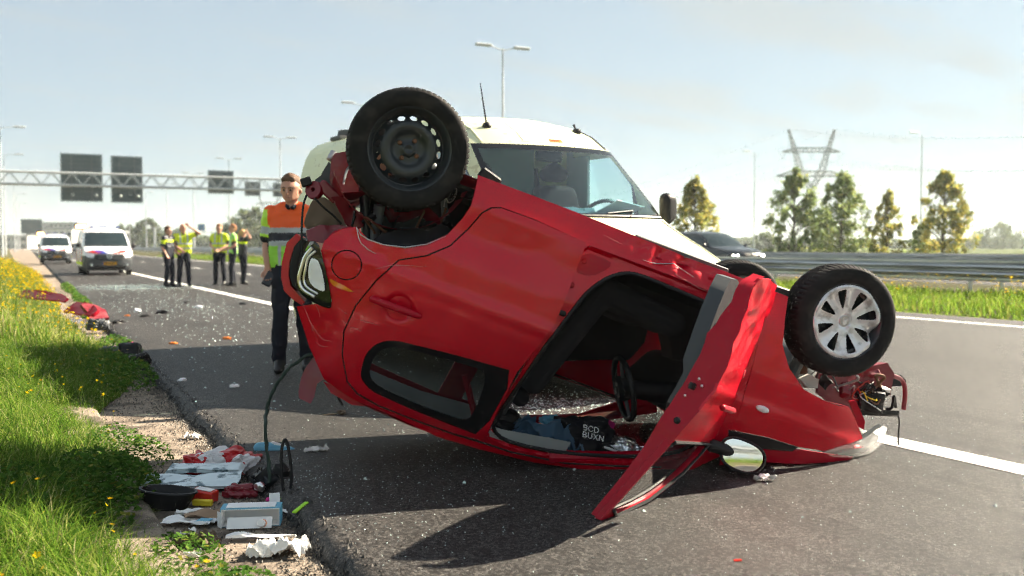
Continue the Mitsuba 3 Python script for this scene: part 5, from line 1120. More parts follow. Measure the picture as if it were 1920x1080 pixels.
for k in range(4): pa('grille_bar', apatch(-.48, .48, .745 + .06 * k, .765 + .06 * k, .022, 6), 'ambulance_paint')
pa('number_plate', apatch(-.26, .26, .45, .56, .012, 3), 'plate_yellow')
pa('hood_gap', tube([afront(z, .80 - .02 * (z - 1.05), .002) for z in np.linspace(1.05, 1.44, 9)], .006, 5), 'black_plastic'); pa('hood_gap', tube([afront(z, -.80 + .02 * (z - 1.05), .002) for z in np.linspace(1.05, 1.44, 9)], .006, 5), 'black_plastic')
pa('windscreen_base', tube([afront(1.475, y, .005) for y in np.linspace(-.82, .82, 12)], .016, 6), 'black_plastic')
# cab
pa('cab_floor', boxm((-2.0, 0, .62), (1.9, 1.8, .06)), 'black_plastic')
pa('cab_dashboard', chain([[(np.array([-1.38, y, 1.32]), .17) for y in (-.70, .70)] + [(np.array([-1.16, y, 1.42]), .05) for y in (-.70, .70)]], .06, 2), 'grey_bumper')
pa('bulkhead', cat([boxm((-2.75, 0, 1.0), (.05, 1.7, .9)), boxm((-2.75, -.15, 1.85), (.05, 1.3, .8)), boxm((-2.75, .0, 2.30), (.05, 1.5, .15))]), 'cab_grey')
pa('cab_lining', cat([*[boxm((-2.56, .86 * s, 1.75), (.10, .05, .9)) for s in (1, -1)]]), 'cab_grey')
for y in (-.45, .45):
    st = pa('cab_seat', chain([[(np.array([-2.2, y + a, 1.10]), .10) for a in (-.20, .20)] + [(np.array([-1.85, y + a, 1.13]), .09) for a in (-.20, .20)], [(np.array([-2.15, y + a, 1.15]), .10) for a in (-.20, .20)] + [(np.array([-2.28, y + a, 1.74]), .08) for a in (-.18, .18)]], .05, 3), 'seat_fabric'); pa('cab_headrest', chain([[(np.array([-2.29, y - .09, 1.93]), .075), (np.array([-2.29, y + .09, 1.93]), .075), (np.array([-2.28, y, 2.0]), .06)]], .04, 2), 'seat_fabric', st)
pa('cab_blind', cat([boxm((-2.40, .84, 1.78), (.34, .03, .70)), boxm((-2.40, -.84, 1.78), (.34, .03, .70))]), 'cab_grey')
pa('cab_steering_wheel', trimesh.creation.torus(.20, .018, major_sections=32, minor_sections=8).apply_transform(pose4((-1.55, .45, 1.50), R=rot(1, -.75))), 'black_plastic')
pa('rear_mirror', boxm((-1.72, .0, 2.05), (.05, .30, .10), bev=.02), 'black_plastic')
single('clipboard', boxm((0, 0, 0), (.30, .42, .006)), 'paper_white', 'white sheet of paper on the ambulance dashboard behind the windscreen', 'paper', None, False, world=AW @ pose4((-1.30, .50, 1.545), R=rot(1, -.42) @ rot(2, .3)))
single('dashboard_cloth', crumple(boxm((0, 0, 0), (.18, .62, .05)).subdivide().subdivide().subdivide(), .03, 9, 2), 'foil_blue', 'crumpled pale blue plastic on the ambulance dashboard', 'plastic sheet', None, 30, world=AW @ pose4((-1.22, -.22, 1.525)))
wheels(amb, AW, (-.95, -4.6), .98, .34)

# ---- police vans
def police_van(loc, label, lit):
    W_ = heading((*loc, 0), (0, -1)); key = thing('police_van', label, 'police van', None)
    pv = lambda n, m, b, p=None, s=40, l=None, e=None: put(n, clean(m) if isinstance(m, trimesh.Trimesh) else m, b, p or key, s, l, world=W_, emit=e)
    L_ = [(.20, .86, -.05, -5.0, .30, .10), (.34, .93, .02, -5.05, .30, .12), (.62, .955, .05, -5.1, .32, .14), (.80, .96, .0, -5.1, .34, .15), (.93, .96, -.10, -5.1, .36, .15), (1.00, .955, -.22, -5.1, .36, .15), (1.07, .95, -.55, -5.1, .30, .13), (1.13, .945, -.88, -5.1, .22, .12), (1.17, .94, -.98, -5.1, .18, .12), (1.35, .91, -1.25, -5.1, .15, .12), (1.55, .875, -1.56, -5.1, .14, .12), (1.72, .84, -1.83, -5.1, .14, .12), (1.77, .82, -1.92, -5.1, .15, .12), (1.85, .77, -2.15, -5.05, .20, .12), (1.89, .68, -2.4, -5.0, .2, .1), (1.905, .45, -2.8, -4.9, .2, .1)]
    sx = [-5.1, -4.5, -3.2, -3.1, -2.35, -2.28, -1.7, -1.4]; ts = np.r_[1, .96, .92, np.linspace(.86, -.86, 11), -.92, -.96, -1]; G_ = loft(L_, sx, ts); ns, nf = len(sx), len(ts); zz = [l[0] for l in L_]
    def pick(i, j):
        z = (zz[i] + zz[i + 1]) / 2; jj = j - (ns - 1); side = j if j < ns - 1 else (len(G_[0]) - 2 - j if j >= ns + nf - 3 else -1)
        if 2 <= jj < nf - 3 and 1.15 < z < 1.75: return 'windscreen'
        if side in (0, 2, 4, 5, 6) and 1.15 < z < 1.74 and side != 0: return 'side_window'
        if z < .80 and (0 <= jj < nf): return 'bumper'
        if z < .40: return 'bumper'
        return 'body'
    M_ = loft_faces(G_, pick)
    pv('body', cat([M_['body'], cap(G_)]), 'white_paint'); pv('windscreen', M_['windscreen'], 'dark_window'); [pv('side_window', w_, 'dark_window') for w_ in clean(M_['side_window']).split(only_watertight=False)]; pv('bumper', M_['bumper'], 'grey_bumper')
    A_ = np.array(L_)
    def fr(z, y, o=0.0):
        hw, xf, rf, bow = (np.interp(z, A_[:, 0], A_[:, k]) for k in (1, 2, 4, 5)); t = np.clip(y / hw, -1, 1)
        return np.array([xf - bow * t * t - rf * (1 - (1 - abs(t) ** 3.2 * .999) ** (1 / 3.2)) + o, y, z + o * .6])
    def patch(pts, o, n=6):
        (ya, za), (yb, zb), (yc, zc_), (yd, zd) = pts; u, v = np.meshgrid(np.linspace(0, 1, n), np.linspace(0, 1, n), indexing='ij')
        y = (1 - u) * (1 - v) * ya + u * (1 - v) * yb + u * v * yc + (1 - u) * v * yd; z = (1 - u) * (1 - v) * za + u * (1 - v) * zb + u * v * zc_ + (1 - u) * v * zd
        return gridm(np.array([[fr(b, a, o) for a, b in zip(r1, r2)] for r1, r2 in zip(y, z)]))
    # slanting livery bands across the front of the bonnet
    for pts, b in ((((-.88, .93), (-.42, .875), (-.22, .95), (-.62, 1.02)), 'livery_red'), (((-.40, .875), (-.02, .875), (-.28, 1.02), (-.60, 1.03)), 'blue_paint'), (((.10, .875), (.50, .90), (.85, .96), (.52, 1.02)), 'livery_red'), (((-.20, 1.015), (-.02, 1.02), (.0, 1.045), (-.22, 1.04)), 'livery_red')): pv('livery_band', patch(pts, .012), b)
    pv('grille', patch(((-.50, .62), (.50, .62), (.56, .86), (-.56, .86)), .014), 'black_plastic')
    for k in range(3): pv('grille_bar', patch(((-.47, .66 + .065 * k), (.47, .66 + .065 * k), (.48, .69 + .065 * k), (-.48, .69 + .065 * k)), .026), 'grey_bumper')
    pv('badge', trimesh.creation.torus(.095, .014, major_sections=24, minor_sections=6).apply_transform(pose4(fr(.76, 0, .05), R=rot(1, np.pi / 2 - .1))), 'chrome'); 
    for a in (0, 2.1, 4.2): pv('badge_star', tube([fr(.76, 0, .05), fr(.76, 0, .05) + .09 * np.array([0, math.sin(a), math.cos(a)])], .010, 5), 'chrome')
    for s in (1, -1):
        pv('headlight', patch(((.58 * s, .70), (.84 * s, .74), (.90 * s, .93), (.62 * s, .86)), .014), 'lamp_white')
        if lit and s > 0: pv('lit_lamp', ball(fr(.86, .72, .03), .065, 2), 'lamp_white', e=(14, 13, 11))
        pv('mirror', chain([[(np.array([-1.25, 1.02 * s, 1.16]), .06), (np.array([-1.25, 1.10 * s, 1.20]), .07), (np.array([-1.25, 1.04 * s, 1.28]), .06)], [(np.array([-1.25, .93 * s, 1.12]), .03), (np.array([-1.25, 1.02 * s, 1.16]), .05)]], .03, 2), 'black_plastic')
        pv('fog_light', ball(fr(.42, .66 * s, .0), .06, 2), 'chrome')
        for k in range(5): pv('side_chevron', prism([(-4.9 + .8 * k, .55), (-4.55 + .8 * k, .55), (-4.15 + .8 * k, 1.05), (-4.5 + .8 * k, 1.05)], .955 * s - .008, .955 * s + .008), ['livery_red', 'blue_paint'][k % 2])
        pv('side_band', boxm((-2.9, .955 * s, .47), (3.6, .02, .12)), 'vest_yellow')
    pv('number_plate', patch(((-.27, .42), (.27, .42), (.27, .54), (-.27, .54)), .014), 'plate_yellow'); pv('plate_strip', patch(((-.27, .42), (-.22, .42), (-.22, .54), (-.27, .54)), .020, 2), 'blue_paint')
    tx = trimesh.Trimesh(*(lambda m: (m.vertices, m.faces))(meshkit.text_mesh('00-XX-00', .075, .004))); tv = np.array(tx.vertices); tv = np.stack([tv[:, 2] + fr(.48, 0, .02)[0], (tv[:, 0] - tv[:, 0].mean()) * .8 + .02, tv[:, 1] - tv[:, 1].mean() + .48], 1)
    pv('plate_number', cat([patch(((-.19 + .052 * k, .445), (-.155 + .052 * k, .445), (-.155 + .052 * k, .515), (-.19 + .052 * k, .515)), .020, 2) for k in range(8)]), 'plate_black', s=False)
    pv('lower_grille', patch(((-.55, .24), (.55, .24), (.62, .36), (-.62, .36)), .016), 'black_gloss')
    pv('light_bar', boxm((-2.6, 0, 1.955), (.30, 1.2, .08), bev=.02), 'white_paint'); pv('blue_lamp', boxm((-2.6, -.02, 2.0), (.22, .30, .08), bev=.02), 'blue_paint')
    for y in (-.48, .55): pv('blue_lamp', boxm((-2.55, y, 1.98), (.20, .16, .09), bev=.02), 'blue_paint')
    lb = pv('matrix_sign', boxm((-3.2, -.86, 2.02), (.10, .44, .22), bev=.01), 'black_plastic', l='lit orange message sign on the roof')
    for k in range(4): pv('lit_letter', boxm((-3.145, -1.01 + .10 * k, 2.02), (.014, .070, .13)), 'orange_lens', lb, False, None, (9.0, 3.2, .7) if lit else (5.0, 1.6, .4))
    wheels(key, W_, (-.95, -4.1), .93, .33, 'black_plastic'); return key
police_van((3.72, 44.0), 'nearer white police van with red and blue bands and a lit headlamp', True)
police_van((2.95, 73.0), 'further police van, half hidden behind the nearer one', True)

# ---- cars
def road_car(loc, fwd, label, paint, h=1.0, lit=False, group=None, rear=False):
    W_ = heading(loc, fwd); key = thing('passing_car', label, 'car', group); q = lambda n, m, b, p=None, s=45, e=None: put(n, clean(m) if isinstance(m, trimesh.Trimesh) else m, b, p or key, s, world=W_, emit=e)
    L_ = [(.20, .82, -.10, -4.75, .35, .16), (.34, .91, -.0, -4.85, .36, .18), (.58, .95, .03, -4.9, .38, .20), (.76, .95, -.03, -4.9, .40, .20), (.88, .945, -.16, -4.88, .42, .20), (.96, .93, -.50, -4.86, .36, .18), (1.02, .92, -1.0, -4.84, .28, .14), (1.06, .90, -1.28, -4.80, .2, .12), (1.10, .885, -1.40, -4.78, .16, .12), (1.30, .82, -1.75, -4.55, .14, .12), (1.46, .74, -2.08, -4.3, .14, .12), (1.54, .68, -2.3, -4.15, .2, .12), (1.60, .55, -2.7, -3.9, .2, .1), (1.62, .30, -3.0, -3.6, .2, .05)]
    L_ = [(z * h, *r_) for z, *r_ in L_]; sx = [-4.9, -4.4, -4.2, -3.3, -3.2, -2.3, -2.2, -1.7, -1.4]; ts = np.r_[1, .96, .91, np.linspace(.84, -.84, 11), -.91, -.96, -1]; G_ = loft(L_, sx, ts); ns, nf = len(sx), len(ts); zz = [l[0] / h for l in L_]
    def pick(i, j):
        z = (zz[i] + zz[i + 1]) / 2; jj = j - (ns - 1); side = j if j < ns - 1 else (len(G_[0]) - 2 - j if j >= ns + nf - 3 else -1)
        if 2 <= jj < nf - 3 and 1.07 < z < 1.53: return 'windscreen'
        if side in (2, 4, 6, 7) and 1.07 < z < 1.52: return 'side_window'
        if j == len(G_[0]) - 1 and 1.1 < z < 1.5: return 'rear_window'
        return 'bumper' if z < .30 else 'body'
    M_ = loft_faces(G_, pick); q('body', cat([M_['body'], cap(G_)]), paint)
    for n_ in ('windscreen', 'rear_window'): q(n_, M_[n_], 'dark_window')
    for w_ in clean(M_['side_window']).split(only_watertight=False): q('side_window', w_, 'dark_window')
    q('bumper', M_['bumper'], 'black_plastic'); A_ = np.array(L_)
    def fr(z, y, o=0.0):
        hw, xf, rf, bow = (np.interp(z, A_[:, 0], A_[:, k]) for k in (1, 2, 4, 5)); t = np.clip(y / hw, -1, 1); return np.array([xf - bow * t * t - rf * (1 - (1 - abs(t) ** 3.2 * .999) ** (1 / 3.2)) + o, y, z])
    def patch(y0, y1, z0, z1, o): return gridm(np.array([[fr(b, a, o) for b in np.linspace(z0, z1, 4)] for a in np.linspace(y0, y1, 6)]))
    for s in (1, -1):
        hl_ = q('headlight', patch(.50 * s, .84 * s, .68 * h, .78 * h, .012), 'dark_window')
        for y in (.60, .74): q('lamp_ring', ball(fr(.73 * h, y * s, .012), .045, 2), 'lamp_white', hl_, e=(6, 5.6, 4.5) if lit else None)
        q('grille', patch(.04 * s, .30 * s, .60 * h, .82 * h, .014), 'black_plastic'); q('mirror', chain([[(np.array([-1.65, .98 * s, 1.08 * h]), .06), (np.array([-1.65, 1.06 * s, 1.12 * h]), .06)], [(np.array([-1.65, .88 * s, 1.05 * h]), .03), (np.array([-1.65, .98 * s, 1.08 * h]), .04)]], .03, 2), paint)
    q('lower_intake', patch(-.7, .7, .26 * h, .38 * h, .012), 'black_plastic'); q('number_plate', patch(-.26, .26, .44 * h, .55 * h, .016), 'plate_yellow'); wheels(key, W_, (-.90, -3.85), .93, .33); return key
road_car((26.0, 31.2, .02), (0, -1), 'black car with lit headlights on the opposite carriageway, by the ambulance bonnet', 'car_black', 1.10, True)
road_car((30.0, 37.8, .02), (0, -1), 'white car just behind the black car on the opposite carriageway', 'white_paint', 1.0)
for k, (x, y, f, b, lab) in enumerate(((28.0, 150.0, -1, 'white_paint', 'distant white car between the police vans and the officers'), (31.0, 118.0, -1, 'car_silver', 'distant silver car behind the officers'), (28.0, 97.0, -1, 'car_blue', 'distant blue car behind the two officers on the left'), (31.5, 88.0, -1, 'white_paint', 'distant white car beside the officer with the ponytail'), (7.0, 150.0, -1, 'car_silver', 'distant silver car beyond the police vans'), (11.0, 190.0, -1, 'car_black', 'distant black car beyond the police vans'))):
    road_car((x, y, .02), (0, f), lab, b)

# ================================================================ people (local frame: facing -y, x to the picture's right when facing the camera, metres for a height of 1.80)
def person(label, loc, yaw, h=1.80, armR=((-.25, .03, 1.17), (-.26, -.05, .93)), armL=((.25, .03, 1.17), (.26, -.05, .93)), feet=((-.10, 0), (.10, 0)), head=(0.0, 0.0), hair='hair_brown', hairstyle='short', sleeve=.75, shirt=None, trousers='uniform_navy', res=.02, build=1.0, curlR=1.0, curlL=1.0, glasses=False, group=None):
    key = thing('person', label, 'person', group); W_ = pose4(loc, yaw, s=h / 1.80)
    v3 = lambda *a: np.array(a, float)
    shR, shL = v3(-.185 * build, .01, 1.45), v3(.185 * build, .01, 1.45); eR, wR = map(np.array, armR); eL, wL = map(np.array, armL)
    hips = [v3(-.085, 0, .93), v3(.085, 0, .93)]; feet = [v3(f[0], f[1], .085) for f in feet]; knees = [(hp_ + ft) / 2 + v3(0, -.035, .02) for hp_, ft in zip(hips, feet)]
    neck, yw, pt = v3(0, -.0, 1.50), *head
    Rh = rot(2, yw) @ rot(0, pt); H_ = lambda x, y, z: neck + v3(0, 0, .03) + Rh @ (v3(x, y, z) - neck - v3(0, 0, .03))
    bones = [[(v3(0, .02, 1.44), .062), (H_(0, .005, 1.57), .055)], [(H_(0, .018, 1.70), .092), (H_(0, -.012, 1.685), .088), (H_(0, .02, 1.655), .088)], [(H_(0, -.02, 1.66), .078), (H_(0, -.045, 1.60), .052), (H_(0, -.062, 1.575), .030), (H_(.035, -.01, 1.60), .04), (H_(-.035, -.01, 1.60), .04)],
             [(H_(0, -.112, 1.632), .014), (H_(0, -.092, 1.672), .011)], [(H_(-.02, -.085, 1.685), .016), (H_(.02, -.085, 1.685), .016)], [(H_(.086, .01, 1.66), .012), (H_(.088, .018, 1.635), .014)], [(H_(-.086, .01, 1.66), .012), (H_(-.088, .018, 1.635), .014)],
             [(v3(-.12, .02, 1.40), .08), (v3(.12, .02, 1.40), .08), (v3(-.09, .02, 1.15), .08), (v3(.09, .02, 1.15), .08)], [(v3(-.09, .02, 1.15), .08), (v3(.09, .02, 1.15), .08), (v3(-.08, .02, .95), .085), (v3(.08, .02, .95), .085)]]
    for a, b, c in ((shR, eR, wR), (shL, eL, wL)): bones += [[(a, .056), (b, .041)], [(b, .041), (b + (c - b) * .35, .043), (c, .026)]]
    for a, b, c in zip(hips, knees, feet): bones += [[(a, .075), (b, .05)], [(b, .05), (c, .035)]]
    def hand(e, w, curl, side):
        d = (w - e) / np.linalg.norm(w - e); s = np.cross(d, v3(0, -1, 0) if abs(d[1]) < .8 else v3(0, 0, 1)); s /= np.linalg.norm(s); n = np.cross(s, d); n = n if n[1] < 0 or abs(n[1]) < .3 else -n
        out = [[(w, .024), (w + d * .03 + s * .018, .018), (w + d * .03 - s * .018, .018)], [(w + d * .02 + s * .02, .014), (w + d * .02 - s * .02, .014), (w + d * .085 + s * .030, .012), (w + d * .085 - s * .030, .012)]]
        for k, L in enumerate((.066, .076, .072, .056)):
            p0 = w + d * .085 + s * (.030 - .020 * k); a1, a2 = .35 * curl, 1.1 * curl; p1 = p0 + (d * math.cos(a1) + n * math.sin(a1)) * L * .55; p2 = p1 + (d * math.cos(a2) + n * math.sin(a2)) * L * .5
            out += [[(p0, .0095), (p1, .009)], [(p1, .009), (p2, .008)]]
        t0 = w + d * .035 + s * .024; t1 = t0 + d * .028 + s * .026 + n * .012; out += [[(t0, .013), (t1, .0105)], [(t1, .0105), (t1 + d * .03 + n * .014 * curl, .009)]]; return out, d, n, s
    hR, dR, nR, _ = hand(eR, wR, curlR, -1); hL, dL, nL, _ = hand(eL, wL, curlL, 1)
    put('body', chain(bones + hR + hL, res, 5, 12), 'skin', key, 60, world=W_)
    q = lambda n, m, b, s=60, c=None, l=None: put(n, m, b, key, s, l, world=W_, color=c)
    for s in (-1, 1): q('eye', ball(H_(.031 * s, -.090, 1.660), .0105, 1), 'eye_dark'); q('eyebrow', tube([H_(.018 * s, -.103, 1.682), H_(.034 * s, -.102, 1.686), H_(.050 * s, -.090, 1.680)], .005, 5), hair)
    q('mouth', chain([[(H_(-.018, -.090, 1.598), .006), (H_(.018, -.090, 1.598), .006)]], .01, 2), 'lip')
    hb_ = [[(H_(0, .028, 1.715), .094), (H_(0, .004, 1.737), .080), (H_(0, .045, 1.66), .083)]]
    if hairstyle == 'short': hb_ += [[(H_(s * .062, .012, 1.70), .030), (H_(s * .066, .03, 1.66), .026)] for s in (-1, 1)] + [[(H_(-.040, -.050, 1.757), .026), (H_(.040, -.050, 1.757), .026)]]
    if hairstyle == 'bald': hb_ = [[(H_(s * .07, .03, 1.66), .026), (H_(0, .085, 1.64), .03)] for s in (-1, 1)]
    if hairstyle == 'tail': hb_ += [[(H_(0, .10, 1.72), .035), (H_(0, .15, 1.60), .04)], [(H_(0, .15, 1.60), .04), (H_(0, .13, 1.44), .02)]]
    q('hair', crumple(chain(hb_, .016, 3), .006, 40, 3), hair)
    if glasses: [q('sunglass_lens', ball(H_(.033 * s, -.104, 1.660), .022, 1), 'black_gloss') for s in (-1, 1)]
    # trousers and boots
    tb = [[(v3(-.10 * build, .02, 1.02), .095), (v3(.10 * build, .02, 1.02), .095), (v3(-.09, .02, .90), .10), (v3(.09, .02, .90), .10)]]
    for a, b, c in zip(hips, knees, feet): tb += [[(a, .105), (b, .073)], [(b, .073), (c + v3(0, 0, .06), .062)], [(c + v3(0, 0, .06), .064), (c + v3(0, .01, .02), .060)]]
    q('trousers', crumple(chain(tb, res * 1.1, 3), .022, 13, 5), trousers)
    q('belt', chain([[(v3(-.105 * build, .02, 1.045), .098), (v3(.105 * build, .02, 1.045), .098)]], res * 1.5, 3).apply_transform(np.diag([1, 1, .25, 1]) + np.array([[0, 0, 0, 0], [0, 0, 0, 0], [0, 0, 0, .785], [0, 0, 0, 0]])), 'boot_black')
    for c in feet: q('boot', chain([[(c + v3(0, .02, .03), .052), (c + v3(0, .03, -.04), .045), (c + v3(0, -.13, -.047), .038), (c + v3(.012, -.10, -.04), .042)]], .025, 3), 'boot_black')
    # shirt or vest, coloured by its own pattern
    sb = [[(v3(-.13 * build, .02, 1.41), .095), (v3(.13 * build, .02, 1.41), .095), (v3(-.11 * build, .01, 1.20), .112), (v3(.11 * build, .01, 1.20), .112)], [(v3(-.11 * build, .01, 1.20), .112), (v3(.11 * build, .01, 1.20), .112), (v3(-.105 * build, .02, 1.0), .112), (v3(.105 * build, .02, 1.0), .112)], [(v3(-.06, .02, 1.50), .055), (v3(.06, .02, 1.50), .055), (v3(-.15 * build, .015, 1.44), .075), (v3(.15 * build, .015, 1.44), .075)]]
    for a, b in ((shR, eR), (shL, eL)): sb += [[(a, .075), (a + (b - a) * sleeve, .066)]]
    m = crumple(chain(sb, (.009 if shirt is polo else .016), 3), .016, 13, 7); v = np.array(m.vertices); arm = np.minimum(*[np.linalg.norm(np.cross(v - a, (b - a) / np.linalg.norm(b - a)), axis=1) + 9 * (((v - a) @ (b - a)) < .03) for a, b in ((shR, eR), (shL, eL))]) < .085
    q('shirt' if shirt is polo else 'vest', m, 'vcol', True, shirt(v, arm, (shR, eR, shL, eL)))
    q('collar', chain([[(v3(-.045, .03, 1.535), .022), (v3(.045, .03, 1.535), .022)], [(v3(-.05, .02, 1.53), .022), (v3(-.02, -.06, 1.495), .018)], [(v3(.05, .02, 1.53), .022), (v3(.02, -.06, 1.495), .018)]], .02, 2), 'uniform_navy')
    return key, W_, (wR + dR * .09 + nR * .02, dR)
NAVY_C, YEL_C, GRN_C, REF_C, ORG_C = (.012, .014, .022), (.58, .72, .015), (.32, .72, .07), (.42, .46, .46), (.85, .11, .012)
def polo(v, arm, J):
    z = v[:, 2]; c = np.tile(np.array(GRN_C), (len(v), 1)); c[z > 1.315] = ORG_C; c[(z > 1.268) & (z <= 1.315)] = REF_C; c[(z > 1.195) & (z <= 1.268)] = NAVY_C; c[(z > 1.150) & (z <= 1.195)] = REF_C
    c[(np.abs(np.abs(v[:, 0]) - .10) < .013) & (z < 1.150)] = REF_C
    f = np.maximum(*[((v - a) @ (b - a)) / ((b - a) @ (b - a)) for a, b in ((J[0], J[1]), (J[2], J[3]))]); arm = arm | ((np.abs(v[:, 0]) > .205) & (f > -.1)); c[arm] = np.array((.50, .80, .06)); c[arm & (f > .46) & (f < .70)] = REF_C; c[arm & (f > .80)] = NAVY_C; return c
def vest(col, sleeve=NAVY_C, dots=True):
    def f_(v, arm, J):
        c = np.tile(np.array(col), (len(v), 1)); z = v[:, 2]; c[(np.abs(z - 1.09) < .024) | (np.abs(z - 1.22) < .024)] = REF_C; c[(np.abs(np.abs(v[:, 0]) - .10) < .022) & (z > 1.24) & (v[:, 1] < .1)] = REF_C; c[(np.abs(v[:, 0]) < .008) & (v[:, 1] < 0)] = NAVY_C
        f = np.maximum(*[((v - a) @ (b - a)) / ((b - a) @ (b - a)) for a, b in ((J[0], J[1]), (J[2], J[3]))]); c[arm] = sleeve; c[arm & (f > .25) & (f < .55) & (v[:, 1] < .06)] = YEL_C; return c
    return f_
def dark_shirt(v, arm, J):
    c = np.tile(np.array(NAVY_C), (len(v), 1)); z = v[:, 2]; c[(z > 1.33) & (z < 1.40)] = YEL_C; f = np.maximum(*[((v - a) @ (b - a)) / ((b - a) @ (b - a)) for a, b in ((J[0], J[1]), (J[2], J[3]))]); c[arm & (f > .2) & (f < .6)] = YEL_C; return c
g3 = lambda p: (p[0], p[1], 0.0)
k1, w1, (hp1, hd1) = person('man in an orange and lime polo shirt standing behind the tail of the red car', g3((2.453, 9.668)), -TH + .12, 1.90, ((-.225, .03, 1.18), (-.215, -.03, .955)), ((.24, .03, 1.18), (.25, -.06, .93)), ((-.115, -.05), (.12, .08)), (-.25, .10), 'hair_brown', 'short', .80, polo, res=.013, curlR=1.25)
hw = (w1 @ np.r_[hp1, 1])[:3]
single('mobile_phone', boxm((0, 0, 0), (.085, .022, .16), bev=.008), 'black_gloss', 'black phone in the hand of the man in the orange and lime shirt', 'phone', None, 30, world=pose4(hw + np.array([.01, -.02, -.02]), R=rot(2, -TH + .2) @ rot(1, .5) @ rot(0, -.5)))
person('officer in dark short sleeved shirt at the left of the group, seen from the side', g3((4.248, 31.089)), -TH + 1.25, 1.78, ((-.22, .05, 1.17), (-.20, -.08, .95)), ((.22, .05, 1.17), (.19, -.16, 1.02)), ((-.09, .04), (.09, -.05)), (.1, 0), 'hair_brown', 'short', .7, dark_shirt)
person('officer in a yellow vest shading his eyes with his raised hand', g3((4.701, 31.295)), -TH + .55, 1.87, ((-.25, -.02, 1.17), (-.10, -.20, 1.03)), ((.44, -.10, 1.52), (.12, -.16, 1.72)), ((-.13, .02), (.14, -.03)), (.3, 0), 'hair_ginger', 'bald', .55, vest(YEL_C), build=1.12)
person('officer in a yellow vest and sunglasses facing the camera', g3((5.882, 32.072)), -TH - .05, 1.88, ((-.27, .05, 1.18), (-.08, -.19, 1.04)), ((.27, .05, 1.18), (.08, -.20, 1.04)), ((-.12, .0), (.16, -.03)), (.05, .05), 'hair_ginger', 'short', .6, vest(YEL_C), glasses=True, build=1.05)
person('officer in a pale green vest turned towards the others', g3((6.086, 31.048)), -TH - 1.15, 1.86, ((-.23, .03, 1.17), (-.16, -.20, 1.05)), ((.23, .03, 1.17), (.18, -.20, 1.06)), ((-.09, .04), (.09, -.05)), (.1, 0), 'hair_ginger', 'short', .6, vest((.36, .75, .16)))
person('officer with a blond ponytail at the right end of the group, hand at her head', g3((6.622, 32.184)), -TH + 2.3, 1.72, ((-.36, -.08, 1.52), (-.12, -.10, 1.70)), ((.24, .05, 1.17), (.25, -.06, .94)), ((-.08, .02), (.09, -.03)), (0, .1), 'hair_blond', 'tail', .6, dark_shirt, build=.92)

# ================================================================ what lies on the road and in the gutter
GZ = -.066
VR = -TH
def lay(name, label, cat_, mesh, bsdf, loc, rz=0.0, R=None, smooth=30, group=None, color=None):
    return single(name, mesh, bsdf, label, cat_, group, smooth, world=pose4(loc, R=rot(2, VR + rz) @ (np.eye(3) if R is None else R)), color=color)
def paper(w, l, amp=.02, seed=0, fold=0.0, n=10):
    """a bent sheet of paper with thickness, lying about z = 0"""
    u, v = np.meshgrid(np.linspace(-.5, .5, n), np.linspace(-.5, .5, n), indexing='ij'); z = amp * 2 * (meshkit.fbm(np.stack([u * 3 + seed, v * 3, 0 * u], -1), 3, seed) - .3) + fold * l * np.abs(v) + .004
    P_ = np.stack([u * w, v * l, np.maximum(z, .003)], -1); return cat([gridm(P_), gridm(P_ + [0, 0, .0015])])
def crumpled(sx, sy, sz, seed, amp=.5, n=3, freq=9):
    m = trimesh.creation.icosphere(n, 1.0); v = np.array(m.vertices); s = np.array([sx, sy, sz]); v = v * (1 + amp * (meshkit.fbm(v * 2.3 + seed, 4, seed) - .5)[:, None] * 2) * s
    v += (np.abs(meshkit.fbm(v * freq / max(s) / 3 + seed, 2, seed + 1) - .5) * min(s) * .9)[:, None] * np.sign(v); v[:, 2] = np.maximum(v[:, 2], -sz * .45) + sz * .45; return mk(v, m.faces)
def rag(w, l, h, seed, n=30):
    """a thin crumpled sheet: sharp folds, edges partly lifted"""
    u, v = np.meshgrid(np.linspace(-.5, .5, n), np.linspace(-.5, .5, n), indexing='ij'); p = np.stack([u * 4 + seed, v * 4, 0 * u], -1)
    z = np.abs(meshkit.fbm(p, 3, seed) - .5) * 2.6 + .5 * np.abs(meshkit.fbm(p * 2.7, 2, seed + 3) - .5); dx = meshkit.fbm(p * .8, 2, seed + 5) - .5; dy = meshkit.fbm(p * .8, 2, seed + 9) - .5
    P_ = np.stack([w * (u * (1 - .25 * z) + .22 * dx), l * (v * (1 - .25 * z) + .22 * dy), h * (z - z.min()) + .002], -1); return cat([gridm(P_), gridm(P_ + [0, 0, .0012])])
def open_box(w, d, h, t=.003, flap=.6):
    """a cardboard carton lying on its side, open towards -y with its flaps turned out"""
    ms = [boxm((0, 0, t / 2), (w, d, t)), boxm((0, 0, h - t / 2), (w, d, t)), boxm((-w / 2, 0, h / 2), (t, d, h)), boxm((w / 2, 0, h / 2), (t, d, h)), boxm((0, d / 2, h / 2), (w, t, h))]; return cat(ms)
lay('plastic_bag', 'red and white printed plastic bag lying in the gutter', 'bag', crumpled(.215, .12, .078, 3, .30, 4, 14), 'bag_print', (1.078, 5.852, -0.066), .05)
lay('sun_shade', 'silvery blue folded car sun shade, lower layer', 'sun shade', crumple(prism([(-.25, 0), (.22, 0), (.26, .01), (.26, .016), (-.25, .016)], -.10, .10).subdivide().subdivide().subdivide(), .022, 7, 2), 'foil_blue', np.array((0.851, 5.526, -0.066)) + [0, 0, .028], .10, rot(0, .12))
